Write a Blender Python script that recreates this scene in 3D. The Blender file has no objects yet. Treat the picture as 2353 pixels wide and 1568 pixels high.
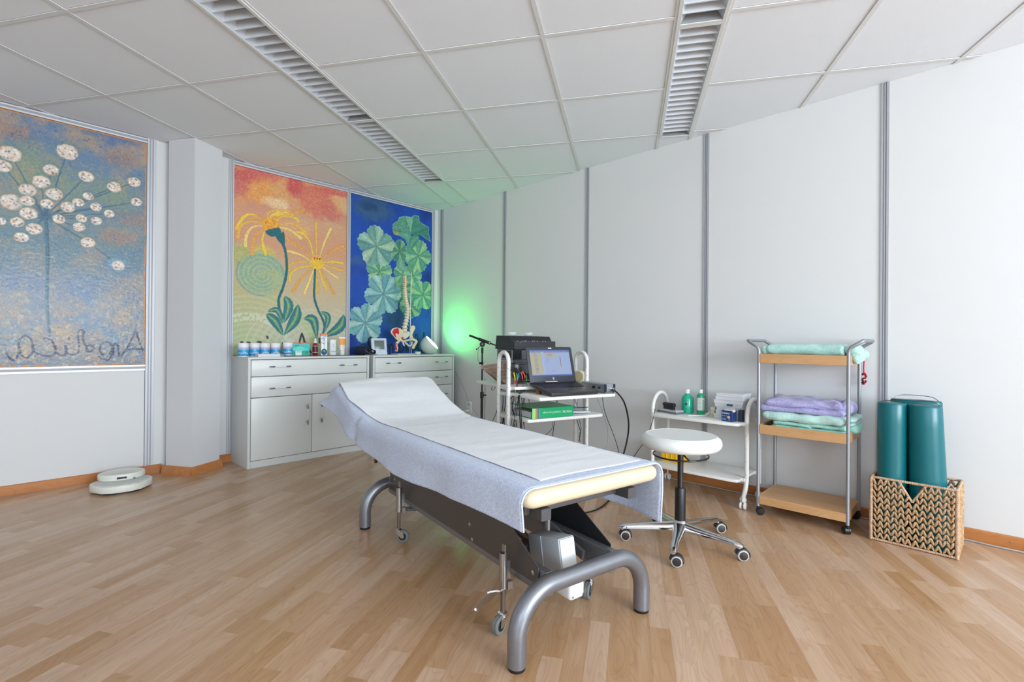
import bpy, bmesh, math, random
import numpy as np
from mathutils import Vector, Matrix, noise as mn
random.seed(7)
PI = math.pi
def R(a): return math.radians(a)
# ---------------------------------------------------------------- camera, light, exposure
scene = bpy.context.scene
COL = scene.collection
CAM = Vector((-3.502, -4.514, 1.006))
HC = 2.505                      # ceiling height
def rows():
    a = R(43.55); p = 0.0028; r = -0.0082
    fw = Vector((math.cos(a), math.sin(a), 0)); rt = Vector((math.sin(a), -math.cos(a), 0)); up = Vector((0, 0, 1))
    f2 = fw*math.cos(p) + up*math.sin(p); u2 = up*math.cos(p) - fw*math.sin(p)
    x = rt*math.cos(r) - u2*math.sin(r); y = rt*math.sin(r) + u2*math.cos(r)
    return x, y, f2
cx_, cy_, cf_ = rows()
cam = bpy.data.cameras.new('camera'); camo = bpy.data.objects.new('camera', cam); COL.objects.link(camo)
camo.matrix_world = Matrix(((cx_.x, cy_.x, -cf_.x, CAM.x), (cx_.y, cy_.y, -cf_.y, CAM.y), (cx_.z, cy_.z, -cf_.z, CAM.z), (0, 0, 0, 1)))
cam.sensor_width = 36; cam.lens = 36*1131/2353; cam.clip_start = 0.05; cam.clip_end = 60
scene.camera = camo
world = bpy.data.worlds.new('world'); scene.world = world; world.use_nodes = True
bg = world.node_tree.nodes['Background']; bg.inputs[0].default_value = (0.75, 0.86, 1, 1); bg.inputs[1].default_value = 1.2
def area(name, loc, target, sx, sy, power, color=(1, 1, 1)):
    l = bpy.data.lights.new(name, 'AREA'); l.shape = 'RECTANGLE'; l.size = sx; l.size_y = sy; l.energy = power; l.color = color
    o = bpy.data.objects.new(name, l); COL.objects.link(o); o.location = loc
    o.rotation_euler = (Vector(target)-Vector(loc)).to_track_quat('-Z', 'Y').to_euler()
    return o
area('window_daylight', (-3.0, -8.9, 1.55), (-2.8, 0, 5.2), 3.4, 1.7, 225, (0.83, 0.925, 1.0))
area('side_window_daylight', (-6.3, -6.4, 1.55), (0, -3.0, 3.6), 3.6, 1.7, 24, (0.81, 0.915, 1.0))
vs = scene.view_settings
vs.view_transform = 'Standard'; vs.look = 'None'; vs.gamma = 1; vs.exposure = 0.71; vs.use_curve_mapping = False
# ---------------------------------------------------------------- materials
def lin(c):
    c = c/255.0
    return c/12.92 if c <= 0.04045 else ((c+0.055)/1.055)**2.4
def rgb(c): return (lin(c[0]), lin(c[1]), lin(c[2]), 1)
MATS = {}
def mat(name, col, rough=0.5, metal=0.0, var=None, bump=None, coat=0, trans=0, ior=1.45, emit=0, sheen=0, alpha=1, stretch=None, attr=None):
    if name in MATS: return MATS[name]
    m = bpy.data.materials.new(name); m.use_nodes = True; MATS[name] = m
    nt = m.node_tree; b = nt.nodes['Principled BSDF']
    b.inputs['Base Color'].default_value = rgb(col); b.inputs['Roughness'].default_value = rough; b.inputs['Metallic'].default_value = metal
    if coat: b.inputs['Coat Weight'].default_value = coat; b.inputs['Coat Roughness'].default_value = 0.08
    if trans: b.inputs['Transmission Weight'].default_value = trans; b.inputs['IOR'].default_value = ior
    if sheen: b.inputs['Sheen Weight'].default_value = sheen
    if alpha < 1: b.inputs['Alpha'].default_value = alpha
    if emit: b.inputs['Emission Color'].default_value = rgb(col); b.inputs['Emission Strength'].default_value = emit
    if var or bump or attr:
        tc = nt.nodes.new('ShaderNodeTexCoord'); mp = nt.nodes.new('ShaderNodeMapping')
        nt.links.new(tc.outputs['Object'], mp.inputs['Vector'])
        if stretch: mp.inputs['Scale'].default_value = stretch
    if var:
        n = nt.nodes.new('ShaderNodeTexNoise'); n.inputs['Scale'].default_value = var[0]; n.inputs['Detail'].default_value = 4
        nt.links.new(mp.outputs[0], n.inputs['Vector'])
        mx = nt.nodes.new('ShaderNodeMix'); mx.data_type = 'RGBA'
        c2 = var[1]
        mx.inputs['A'].default_value = rgb(col); mx.inputs['B'].default_value = rgb(c2)
        rp = nt.nodes.new('ShaderNodeMapRange'); rp.inputs[1].default_value = 0.35; rp.inputs[2].default_value = 0.65
        nt.links.new(n.outputs['Fac'], rp.inputs[0]); nt.links.new(rp.outputs[0], mx.inputs['Factor'])
        nt.links.new(mx.outputs['Result'], b.inputs['Base Color'])
    if attr:
        a = nt.nodes.new('ShaderNodeAttribute'); a.attribute_name = attr; nt.links.new(a.outputs['Color'], b.inputs['Base Color'])
    if bump:
        n = nt.nodes.new('ShaderNodeTexNoise'); n.inputs['Scale'].default_value = bump[0]; n.inputs['Detail'].default_value = 3
        nt.links.new(mp.outputs[0], n.inputs['Vector'])
        bp = nt.nodes.new('ShaderNodeBump'); bp.inputs['Strength'].default_value = bump[1]; bp.inputs['Distance'].default_value = bump[2]
        nt.links.new(n.outputs['Fac'], bp.inputs['Height']); nt.links.new(bp.outputs[0], b.inputs['Normal'])
    return m
# ---------------------------------------------------------------- mesh building
def fr(axis):            # frame whose z is axis
    z = Vector(axis).normalized(); t = Vector((0, 0, 1)) if abs(z.z) < 0.95 else Vector((1, 0, 0))
    x = t.cross(z).normalized(); y = z.cross(x)
    return x, y, z
def catmull(P, n=8, closed=False):
    P = [Vector(p) for p in P]; out = []; N = len(P)
    rng = range(N if closed else N-1)
    for i in rng:
        g = (lambda k: P[k % N]) if closed else (lambda k: P[max(0, min(N-1, k))])
        p0, p1, p2, p3 = g(i-1), g(i), g(i+1), g(i+2)
        for k in range(n):
            t = k/n
            out.append(0.5*((2*p1)+(p2-p0)*t+(2*p0-5*p1+4*p2-p3)*t*t+(3*p1-p0-3*p2+p3)*t*t*t))
    if not closed: out.append(P[-1])
    return out
def arc(c, r, a0, a1, n, ax=(1, 0, 0), ay=(0, 1, 0)):
    c = Vector(c); ax = Vector(ax); ay = Vector(ay)
    return [c+ax*(r*math.cos(R(a0+(a1-a0)*i/n)))+ay*(r*math.sin(R(a0+(a1-a0)*i/n))) for i in range(n+1)]
class MB:
    def __init__(s): s.v = []; s.f = []; s.m = []
    def add(s, vs_, fs, mi=0):
        o = len(s.v); s.v += [tuple(v) for v in vs_]; s.f += [tuple(i+o for i in f) for f in fs]; s.m += [mi]*len(fs); return s
    def box(s, c, d, rot=None, bev=0, seg=2, mi=0):
        bm = bmesh.new(); bmesh.ops.create_cube(bm, size=1)
        for v in bm.verts: v.co = Vector((v.co.x*d[0], v.co.y*d[1], v.co.z*d[2]))
        if bev: bmesh.ops.bevel(bm, geom=list(bm.edges), offset=bev, segments=seg, profile=0.5, affect='EDGES')
        M = Matrix.Translation(Vector(c))
        if rot is not None:
            M = M @ (rot.to_4x4() if isinstance(rot, Matrix) else Matrix.Rotation(rot, 4, 'Z'))
        bm.verts.index_update()
        s.add([M @ v.co for v in bm.verts], [[v.index for v in f.verts] for f in bm.faces], mi); bm.free(); return s
    def b(s, x0, x1, y0, y1, z0, z1, bev=0, mi=0, seg=1):
        return s.box(((x0+x1)/2, (y0+y1)/2, (z0+z1)/2), (abs(x1-x0), abs(y1-y0), abs(z1-z0)), bev=bev, mi=mi, seg=seg)
    def tube(s, P, r, n=12, caps=True, mi=0, closed=False, flat=1.0):
        P = [Vector(p) for p in P]; N = len(P)
        rr = r if isinstance(r, (list, tuple)) else [r]*N
        T = []
        for i in range(N):
            a = P[(i-1) % N] if closed else P[max(0, i-1)]; b_ = P[(i+1) % N] if closed else P[min(N-1, i+1)]
            T.append((b_-a).normalized())
        x, y, z = fr(T[0]); vs_ = []; fs = []
        for i in range(N):
            x = (x - T[i]*x.dot(T[i])); x.normalize(); y = T[i].cross(x)
            for k in range(n):
                a = 2*PI*k/n; vs_.append(P[i]+(x*math.cos(a)+y*math.sin(a)*flat)*rr[i])
        L = N if closed else N-1
        for i in range(L):
            for k in range(n):
                a0 = i*n+k; a1 = i*n+(k+1) % n; b0 = ((i+1) % N)*n+k; b1 = ((i+1) % N)*n+(k+1) % n
                fs.append((a0, a1, b1, b0))
        if caps and not closed:
            fs.append(tuple(range(n))[::-1]); fs.append(tuple((N-1)*n+k for k in range(n)))
        return s.add(vs_, fs, mi)
    def cyl(s, p0, p1, r, r2=None, n=20, mi=0, bev=0):
        p0 = Vector(p0); p1 = Vector(p1); r2 = r if r2 is None else r2
        if bev:
            d = (p1-p0).normalized()*bev
            return s.tube([p0, p0+d*0.3, p0+d, p1-d, p1-d*0.3, p1], [r-bev, r-bev*0.3, r, r2, r2-bev*0.3, r2-bev], n=n, mi=mi)
        return s.tube([p0, p1], [r, r2], n=n, mi=mi)
    def lathe(s, prof, c=(0, 0, 0), axis=(0, 0, 1), n=32, mi=0, sq=(1, 1)):
        c = Vector(c); x, y, z = fr(axis); vs_ = []; fs = []
        if abs(Vector(axis).normalized().z) > 0.99: x, y, z = Vector((1, 0, 0)), Vector((0, 1, 0)), Vector((0, 0, 1))*(1 if axis[2] > 0 else -1)
        for (r, h) in prof:
            for k in range(n):
                a = 2*PI*k/n; vs_.append(c+x*(r*math.cos(a)*sq[0])+y*(r*math.sin(a)*sq[1])+z*h)
        for i in range(len(prof)-1):
            for k in range(n): fs.append((i*n+k, i*n+(k+1) % n, (i+1)*n+(k+1) % n, (i+1)*n+k))
        if prof[0][0] > 1e-5: fs.append(tuple(range(n))[::-1])
        if prof[-1][0] > 1e-5: fs.append(tuple((len(prof)-1)*n+k for k in range(n)))
        return s.add(vs_, fs, mi)
    def prism(s, poly, z0, z1, M=None, mi=0, bev=0):
        n = len(poly)
        bm = bmesh.new()
        lo = [bm.verts.new((p[0], p[1], z0)) for p in poly]; hi = [bm.verts.new((p[0], p[1], z1)) for p in poly]
        bm.faces.new(lo[::-1]); bm.faces.new(hi)
        for i in range(n): bm.faces.new((lo[i], lo[(i+1) % n], hi[(i+1) % n], hi[i]))
        bmesh.ops.recalc_face_normals(bm, faces=list(bm.faces))
        if bev:
            E_ = [e for e in bm.edges if abs(e.verts[0].co.z-e.verts[1].co.z) < 1e-9]
            bmesh.ops.bevel(bm, geom=E_, offset=bev, segments=2, profile=0.5, affect='EDGES')
        bm.verts.index_update(); M = M or Matrix()
        s.add([M @ v.co for v in bm.verts], [[v.index for v in f.verts] for f in bm.faces], mi); bm.free(); return s
    def soft(s, c, d, r, n=10, rot=0, amp=0, fs_=8, mi=0, seed=0, fuzz=0):
        # dense rounded box with gentle lumps
        bm = bmesh.new(); bmesh.ops.create_cube(bm, size=2)
        bmesh.ops.subdivide_edges(bm, edges=list(bm.edges), cuts=n, use_grid_fill=True)
        h = Vector(d)/2; M = Matrix.Translation(Vector(c)) @ Matrix.Rotation(rot, 4, 'Z')
        for v in bm.verts:
            p = Vector([math.copysign(math.sin(abs(t)*PI/2)**0.85 if abs(t) < 1 else 1, t) for t in v.co])
            q = Vector((p.x*h.x, p.y*h.y, p.z*h.z)); inn = Vector([max(-(h[k]-r[k]), min(h[k]-r[k], q[k])) for k in range(3)])
            dd = q-inn
            e = Vector((dd.x/r[0], dd.y/r[1], dd.z/r[2])); L = e.length
            if L > 1: e /= L; q = inn+Vector((e.x*r[0], e.y*r[1], e.z*r[2]))
            if amp:
                w = mn.noise_vector(q*fs_+Vector((seed, seed*2, 0))); q = q+w*amp
                if fuzz: q = q+mn.noise_vector(q*34+Vector((seed, 0, 5)))*amp*0.35+mn.noise_vector(q*170)*fuzz
            v.co = q
        bm.verts.index_update()
        s.add([M @ v.co for v in bm.verts], [[v.index for v in f.verts] for f in bm.faces], mi); bm.free(); return s
    def grid(s, P, mi=0, flip=False):
        nr = len(P); nc = len(P[0]); vs_ = [p for row in P for p in row]; fs = []
        for i in range(nr-1):
            for j in range(nc-1):
                q = (i*nc+j, i*nc+j+1, (i+1)*nc+j+1, (i+1)*nc+j); fs.append(q[::-1] if flip else q)
        return s.add(vs_, fs, mi)
    def mesh(s, name, mats, sharp=35, smooth=True):
        me = bpy.data.meshes.new(name); me.from_pydata(s.v, [], s.f)
        for m in (mats if isinstance(mats, (list, tuple)) else [mats]): me.materials.append(m)
        me.polygons.foreach_set('material_index', s.m)
        if smooth:
            me.polygons.foreach_set('use_smooth', [True]*len(s.f)); me.set_sharp_from_angle(angle=R(sharp))
        me.update(); return me
def part(name, mb, mats, parent=None, sharp=35, smooth=True, label=None):
    me = mb if isinstance(mb, bpy.types.Mesh) else mb.mesh(name, mats, sharp, smooth)
    o = bpy.data.objects.new(name, me); COL.objects.link(o)
    if parent: o.parent = parent
    if label: o['label'] = label
    return o
def tag(o, label, cat, group=None, kind=None):
    o['label'] = label; o['category'] = cat
    if group: o['group'] = group
    if kind: o['kind'] = kind
    return o
def thing(name, label, cat, loc=(0, 0, 0), rz=0, group=None):
    o = bpy.data.objects.new(name, None); COL.objects.link(o); o.location = loc; o.rotation_euler = (0, 0, rz); o.empty_display_size = 0.05
    return tag(o, label, cat, group)
def struct(name, mb, mats, sharp=35, label=None):
    o = part(name, mb, mats, None, sharp); o['kind'] = 'structure'
    if label: o['label'] = label
    return o
def kids(o): return [c for c in bpy.data.objects if c.parent == o]
def dup(o, loc=None, rz=None, label=None, parent=None):
    c = o.copy(); COL.objects.link(c)
    if parent is not None: c.parent = parent
    if loc is not None: c.location = loc
    if rz is not None: c.rotation_euler = (0, 0, rz)
    if label: c['label'] = label
    for k in kids(o): dup(k, parent=c)
    return c
def text(s, size, M, mats, name='lettering', parent=None, ext=0.0004, align='CENTER', sx=1.0, shear=0):
    cu = bpy.data.curves.new('t', 'FONT'); cu.body = s; cu.size = size; cu.extrude = ext; cu.align_x = align; cu.align_y = 'CENTER'; cu.resolution_u = 3; cu.shear = shear
    t = bpy.data.objects.new('t', cu); COL.objects.link(t)
    dg = bpy.context.evaluated_depsgraph_get(); me = bpy.data.meshes.new_from_object(t.evaluated_get(dg))
    bpy.data.objects.remove(t); bpy.data.curves.remove(cu)
    me.transform(M @ Matrix.Diagonal((sx, 1, 1, 1))); me.materials.clear(); me.materials.append(mats)
    o = bpy.data.objects.new(name, me); me.name = name; COL.objects.link(o)
    if parent: o.parent = parent
    return o
def basis(x, y, o):     # matrix with given x, y axes and origin
    x = Vector(x).normalized(); y = Vector(y).normalized(); z = x.cross(y)
    return Matrix(((x.x, y.x, z.x, o[0]), (x.y, y.y, z.y, o[1]), (x.z, y.z, z.z, o[2]), (0, 0, 0, 1)))
white_wall = mat('wall_white', (219, 220, 220), 0.55, bump=(260, 0.10, 0.002))
white_paint = mat('white_paint', (232, 233, 232), 0.6)
alu = mat('aluminium', (196, 198, 203), 0.45, 0.25)
alu_dark = mat('aluminium_groove', (164, 166, 172), 0.5, 0.2)

# ---------------------------------------------------------------- setting
X0, Y0 = -6.4, -9.0
def clip(poly, fn):
    out = []
    for i in range(len(poly)):
        a, b_ = poly[i], poly[(i+1) % len(poly)]; fa, fb = fn(a), fn(b_)
        if fa >= 0: out.append(a)
        if (fa >= 0) != (fb >= 0):
            t = fa/(fa-fb); out.append((a[0]+(b_[0]-a[0])*t, a[1]+(b_[1]-a[1])*t))
    return out
def cliproom(p, m=0.0):
    for fn in (lambda q: -m-q[0], lambda q: -m-q[1], lambda q: q[0]-X0-m, lambda q: q[1]-Y0-m):
        p = clip(p, fn)
        if len(p) < 3: return []
    return p
def area2(p): return abs(sum(p[i][0]*p[(i+1) % len(p)][1]-p[(i+1) % len(p)][0]*p[i][1] for i in range(len(p))))/2
# floor: laminate staves running at thirty degrees to the walls
def wood_mat(name, c1, c2, c3, rough, ang=0.0, scale=1.0, use_attr=True, axis=0):
    m = bpy.data.materials.new(name); m.use_nodes = True; nt = m.node_tree; b = nt.nodes['Principled BSDF']; L = nt.links
    tc = nt.nodes.new('ShaderNodeTexCoord'); mp = nt.nodes.new('ShaderNodeMapping'); mp.vector_type = 'POINT'
    mp.inputs['Rotation'].default_value = (0, 0, -ang); L.new(tc.outputs['Object'], mp.inputs['Vector'])
    ad = nt.nodes.new('ShaderNodeVectorMath'); ad.operation = 'ADD'; L.new(mp.outputs[0], ad.inputs[0])
    at = nt.nodes.new('ShaderNodeAttribute'); at.attribute_name = 'tone'
    mu = nt.nodes.new('ShaderNodeVectorMath'); mu.operation = 'SCALE'; mu.inputs['Scale'].default_value = 30
    L.new(at.outputs['Color'], mu.inputs[0]); L.new(mu.outputs[0], ad.inputs[1])
    st = nt.nodes.new('ShaderNodeMapping'); sc = [24*scale]*3; sc[axis] = 1.6*scale; st.inputs['Scale'].default_value = sc
    L.new(ad.outputs[0], st.inputs['Vector'])
    n1 = nt.nodes.new('ShaderNodeTexNoise'); n1.inputs['Scale'].default_value = 1.0; n1.inputs['Detail'].default_value = 6; n1.inputs['Roughness'].default_value = 0.62; L.new(st.outputs[0], n1.inputs['Vector'])
    # growth rings: bands of a low noise
    st2 = nt.nodes.new('ShaderNodeMapping'); s2 = [13*scale]*3; s2[axis] = 2.2*scale; st2.inputs['Scale'].default_value = s2; L.new(ad.outputs[0], st2.inputs['Vector'])
    n2 = nt.nodes.new('ShaderNodeTexNoise'); n2.inputs['Scale'].default_value = 1.0; n2.inputs['Detail'].default_value = 1.0; L.new(st2.outputs[0], n2.inputs['Vector'])
    ml = nt.nodes.new('ShaderNodeMath'); ml.operation = 'MULTIPLY'; ml.inputs[1].default_value = 15; L.new(n2.outputs['Fac'], ml.inputs[0])
    frc = nt.nodes.new('ShaderNodeMath'); frc.operation = 'FRACT'; L.new(ml.outputs[0], frc.inputs[0])
    mr = nt.nodes.new('ShaderNodeMapRange'); mr.inputs[1].default_value = 0.62; mr.inputs[2].default_value = 1.0; mr.inputs[3].default_value = 0; mr.inputs[4].default_value = 0.28; L.new(frc.outputs[0], mr.inputs[0])
    cr = nt.nodes.new('ShaderNodeValToRGB'); cr.color_ramp.elements[0].position = 0.3; cr.color_ramp.elements[0].color = rgb(c2); cr.color_ramp.elements[1].position = 0.66; cr.color_ramp.elements[1].color = rgb(c1)
    L.new(n1.outputs['Fac'], cr.inputs[0])
    mx = nt.nodes.new('ShaderNodeMix'); mx.data_type = 'RGBA'; mx.inputs['B'].default_value = rgb(c3); L.new(cr.outputs[0], mx.inputs['A']); L.new(mr.outputs[0], mx.inputs['Factor'])
    hv = nt.nodes.new('ShaderNodeHueSaturation'); L.new(mx.outputs['Result'], hv.inputs['Color'])
    sep = nt.nodes.new('ShaderNodeSeparateColor'); L.new(at.outputs['Color'], sep.inputs[0])
    if use_attr:
        v = nt.nodes.new('ShaderNodeMapRange'); v.inputs[3].default_value = 0.84; v.inputs[4].default_value = 1.08; L.new(sep.outputs[0], v.inputs[0]); L.new(v.outputs[0], hv.inputs['Value'])
        h = nt.nodes.new('ShaderNodeMapRange'); h.inputs[3].default_value = 1.18; h.inputs[4].default_value = 0.88; L.new(sep.outputs[0], h.inputs[0]); L.new(h.outputs[0], hv.inputs['Saturation'])
    L.new(hv.outputs[0], b.inputs['Base Color']); b.inputs['Roughness'].default_value = rough
    bp = nt.nodes.new('ShaderNodeBump'); bp.inputs['Strength'].default_value = 0.12; bp.inputs['Distance'].default_value = 0.001; L.new(n1.outputs['Fac'], bp.inputs['Height']); L.new(bp.outputs[0], b.inputs['Normal'])
    return m
floor_wood = wood_mat('beech_laminate', (200, 166, 134), (184, 146, 114), (156, 118, 90), 0.27, R(30))
beech = wood_mat('beech_veneer', (208, 164, 116), (194, 148, 100), (172, 124, 80), 0.42, 0, 1.0, False, 1)
skirt_wood = wood_mat('skirting_wood', (196, 130, 74), (178, 110, 58), (150, 88, 44), 0.4, 0, 1.0, False, 0)
skirt_wood_y = wood_mat('skirting_wood_y', (196, 130, 74), (178, 110, 58), (150, 88, 44), 0.4, 0, 1.0, False, 1)
fl = struct('floor', MB().b(X0, 0, Y0, 0, -0.06, -0.009), mat('subfloor', (150, 112, 84), 0.8))
D = Vector((math.cos(R(30)), math.sin(R(30)))); Nn = Vector((-D.y, D.x)); W = 0.0685
st_list = []
rnd = random.Random(3)
for k in range(-80, 130):
    u = -7.5+rnd.random()*0.4
    while u < 10.5:
        ln = rnd.choice((0.33, 0.42, 0.48, 0.55)); a = (u-7)
        o = Vector((0, 0))
        q = [o+D*(a+0.0001)+Nn*(k*W+0.0001), o+D*(a+ln-0.0001)+Nn*(k*W+0.0001), o+D*(a+ln-0.0001)+Nn*((k+1)*W-0.0001), o+D*(a+0.0001)+Nn*((k+1)*W-0.0001)]
        # rows sit on the far side of the origin: shift so that they cover the room
        q = [(p.x-0.0, p.y-4.0) for p in q]
        p = cliproom(q)
        if len(p) >= 3 and area2(p) > 2e-4:
            c = Vector((sum(v[0] for v in p)/len(p), sum(v[1] for v in p)/len(p), 0)); d = c-CAM
            z = d.dot(cf_); vis = z > 0.3 and abs(d.dot(cx_)) < z*1.04+0.3 and -d.dot(cy_) < z*0.72+0.3
            st_list.append((area2(p)/(z*z*z) if vis else 0, p))
        u += ln
st_list.sort(key=lambda t: -t[0])
rest = MB(); rest_t = []
def stave(mb, p, dz): mb.prism(p, -0.009, dz)
def tone_attr(me, vals):
    a = me.color_attributes.new('tone', 'FLOAT_COLOR', 'POINT'); a.data.foreach_set('color', vals)
for i, (s_, p) in enumerate(st_list):
    t = (rnd.random(), rnd.random(), rnd.random(), 1)
    dz = -rnd.random()*0.00015
    if i < 300:
        mb = MB(); stave(mb, p, dz); me = mb.mesh('plank', floor_wood, smooth=False); tone_attr(me, list(t)*len(mb.v)); part('plank', me, None, fl)
    else:
        n0 = len(rest.v); stave(rest, p, dz); rest_t += list(t)*(len(rest.v)-n0)
me = rest.mesh('planks', floor_wood, smooth=False); tone_attr(me, rest_t); o = part('planks', me, None, fl); o['kind'] = 'stuff'
# ceiling grid, thirty degrees to the walls as well
ga = R(30.37); U = Vector((math.cos(ga), math.sin(ga))); V = Vector((math.sin(ga), -math.cos(ga)))
G0 = Vector((CAM.x, CAM.y)) + (V*(-5.0205)+U*2.7565)*0.625
SU, SV, GG = 0.625*1.0417, 0.625, 0.3595
def gp(i, j): return G0+V*(i*SV)+U*(j*SU)
ceil = struct('ceiling', MB().b(X0, 0, Y0, 0, HC+0.14, HC+0.2), white_paint)
tile_m = mat('ceiling_tile', (238, 242, 249), 0.9, bump=(420, 0.35, 0.002))
bar_m = mat('ceiling_bar', (226, 226, 226), 0.5)
lightcols = [(2.0, 2+GG), (5+GG, 5+2*GG)]
ivals = [-12+k for k in range(0, 15)] + [2+GG+k for k in range(4)] + [5+2*GG+k for k in range(12)]
lamps = [(2.0, -2.0, 0.0), (2.0, 0.0, 2.0), (2.0, 2.0, 4.0), (5+GG, -2.86, -0.88), (5+GG, -0.88, 1.1), (5+GG, 1.1, 3.08)]
HB = 0.0105
for a, b_ in zip(ivals[:-1], ivals[1:]):
    isl = any(abs(a-l[0]) < 1e-6 for l in lightcols)
    js = list(range(-12, 12))
    if isl:
        ends = sorted({e for l in lamps if abs(l[0]-a) < 1e-6 for e in l[1:]})
        js = [ends[0]-4, ends[0]-2]+[e for e in ends]+[math.floor(ends[-1]+1)+k for k in range(0, 8)] if ends[-1] != int(ends[-1]) else [ends[0]-4, ends[0]-2]+ends+[ends[-1]+1+k for k in range(0, 8)]
    for j0, j1 in zip(js[:-1], js[1:]):
        if isl and any(abs(l[0]-a) < 1e-6 and abs(l[1]-j0) < 1e-6 for l in lamps): continue
        hv = HB*0.92
        q = [gp(a, j0)+V*hv+U*hv, gp(b_, j0)-V*hv+U*hv, gp(b_, j1)-V*hv-U*hv, gp(a, j1)+V*hv-U*hv]
        p = cliproom([(v.x, v.y) for v in q], 0.001)
        if len(p) >= 3 and area2(p) > 5e-4:
            # stay clear of the column
            part('ceiling_tile', MB().prism(p, HC+0.0055, HC+0.022), tile_m, ceil, smooth=False)
def bar(a, b_, name='ceiling_bar', w=HB, z=0.0):
    d = (b_-a).normalized(); n = Vector((-d.y, d.x))*w
    p = cliproom([(v.x, v.y) for v in (a-n, b_-n, b_+n, a+n)], 0.001)
    if len(p) >= 3 and area2(p) > 2e-4: part(name, MB().prism(p, HC+z, HC+0.004), bar_m, ceil, smooth=False)
for i in ivals: bar(gp(i, -12), gp(i, 12))
for j in range(-12, 12):
    for a, b_ in ((-12, 2), (2+GG, 5+GG), (5+2*GG, 17)): bar(gp(a, j), gp(b_, j), z=0.0004)
for a, js in ((2.0, (4, 5, 6)), (5+GG, (3.08, 4))):
    for j in js: bar(gp(a, j), gp(a+GG, j), z=0.0004)
# luminaires
louv = mat('louvre_white', (214, 219, 226), 0.4, 0.15); refl = mat('reflector_satin', (205, 211, 220), 0.35, 0.3); lampin = mat('lamp_inside', (206, 206, 202), 0.7); tubeg = mat('tube_glass', (232, 234, 236), 0.25); endcap = mat('lamp_end', (150, 154, 158), 0.5)
names = {0: 'ceiling light nearest the left of the room, above and behind the viewer', 1: 'long recessed ceiling light with white louvres, nearer half of the left row', 2: 'recessed ceiling light with louvres at the far end of the left row, tinted green',
         3: 'ceiling light above the viewer in the right row', 4: 'short visible end of louvred ceiling light at the top edge of the photo, right row', 5: 'recessed louvred ceiling light in the right row, ending beside the panel wall'}
for li, (a, j0, j1) in enumerate(lamps):
    if li in (0, 3): continue
    o0 = gp(a, j0); o1 = gp(a+GG, j1); Wd = GG*SV; Ln = (j1-j0)*SU
    t = thing('ceiling_light', names[li], 'light', (o0.x, o0.y, HC), math.atan2(U.y, U.x), 'recessed louvred ceiling lights')
    # local x along the row, local y from 0 to -Wd
    fr_ = MB(); w = 0.011
    fr_.b(0, Ln, -0.002, -0.020, -0.004, 0.012, 0.001); fr_.b(0, Ln, -Wd+0.002, -Wd+0.020, -0.004, 0.012, 0.001)
    fr_.b(0.001, 0.017, -0.02, -Wd+0.02, -0.004, 0.012, 0.001); fr_.b(Ln-0.017, Ln-0.001, -0.02, -Wd+0.02, -0.004, 0.012, 0.001)
    part('frame', fr_, mat('lamp_frame', (222, 223, 222), 0.4), t)
    ho = MB(); ho.b(0.017, Ln-0.017, -0.02, -Wd+0.02, 0.108, 0.112)
    ho.b(0.017, Ln-0.017, -0.018, -0.02, 0.0, 0.11); ho.b(0.017, Ln-0.017, -Wd+0.018, -Wd+0.02, 0.0, 0.11)
    part('housing', ho, lampin, t)
    part('lamp_end', MB().b(0.017, 0.019, -0.02, -Wd+0.02, 0.0, 0.11), endcap, t)
    part('lamp_end', MB().b(Ln-0.019, Ln-0.017, -0.02, -Wd+0.02, 0, 0.11), endcap, t)
    part('fluorescent_tube', MB().cyl((0.03, -Wd/2, 0.085), (Ln-0.03, -Wd/2, 0.085), 0.013, n=14), tubeg, t)
    sp = 0.0665; n = int((Ln-0.05)/sp)
    for side in (0, 1):
        sr = MB()
        ya, yb = (-0.021, -0.052) if side == 0 else (-Wd+0.021, -Wd+0.052)
        for k in range(n+1):
            x0 = 0.022+k*(Ln-0.044)/(n+1); x1 = 0.022+(k+1)*(Ln-0.044)/(n+1)-0.0015
            P = [(x0, ya, 0.001), (x1, ya, 0.001), (x1, yb, 0.05), (x0, yb, 0.05)]
            sr.add(P+[(p[0], p[1]+(0.001 if side == 0 else -0.001), p[2]) for p in P], [(0, 1, 2, 3), (7, 6, 5, 4), (0, 4, 5, 1), (1, 5, 6, 2), (2, 6, 7, 3), (3, 7, 4, 0)])
        part('side_reflector', sr, refl, t, smooth=False)
    bl = MB(); h = 0.046
    yA, yB, yC, yD = -0.022, -Wd+0.022, -Wd+0.050, -0.050
    P = []
    for dx, z in ((-0.003, 0.002), (0.003, 0.002), (0.012, h), (-0.012, h)):
        f_ = (z-0.002)/(h-0.002)
        P += [(dx, yA+(yD-yA)*f_, z), (dx, yB+(yC-yB)*f_, z)]
    bl.add(P, [(0, 1, 3, 2), (2, 3, 5, 4), (4, 5, 7, 6), (6, 7, 1, 0), (0, 2, 4, 6), (7, 5, 3, 1)])
    bme = bl.mesh('louvre_blade', louv, smooth=False)
    for k in range(1, n+1):
        q = part('louvre_blade', bme, None, t); q.location = (0.022+k*(Ln-0.044)/(n+1), 0, 0)
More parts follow.
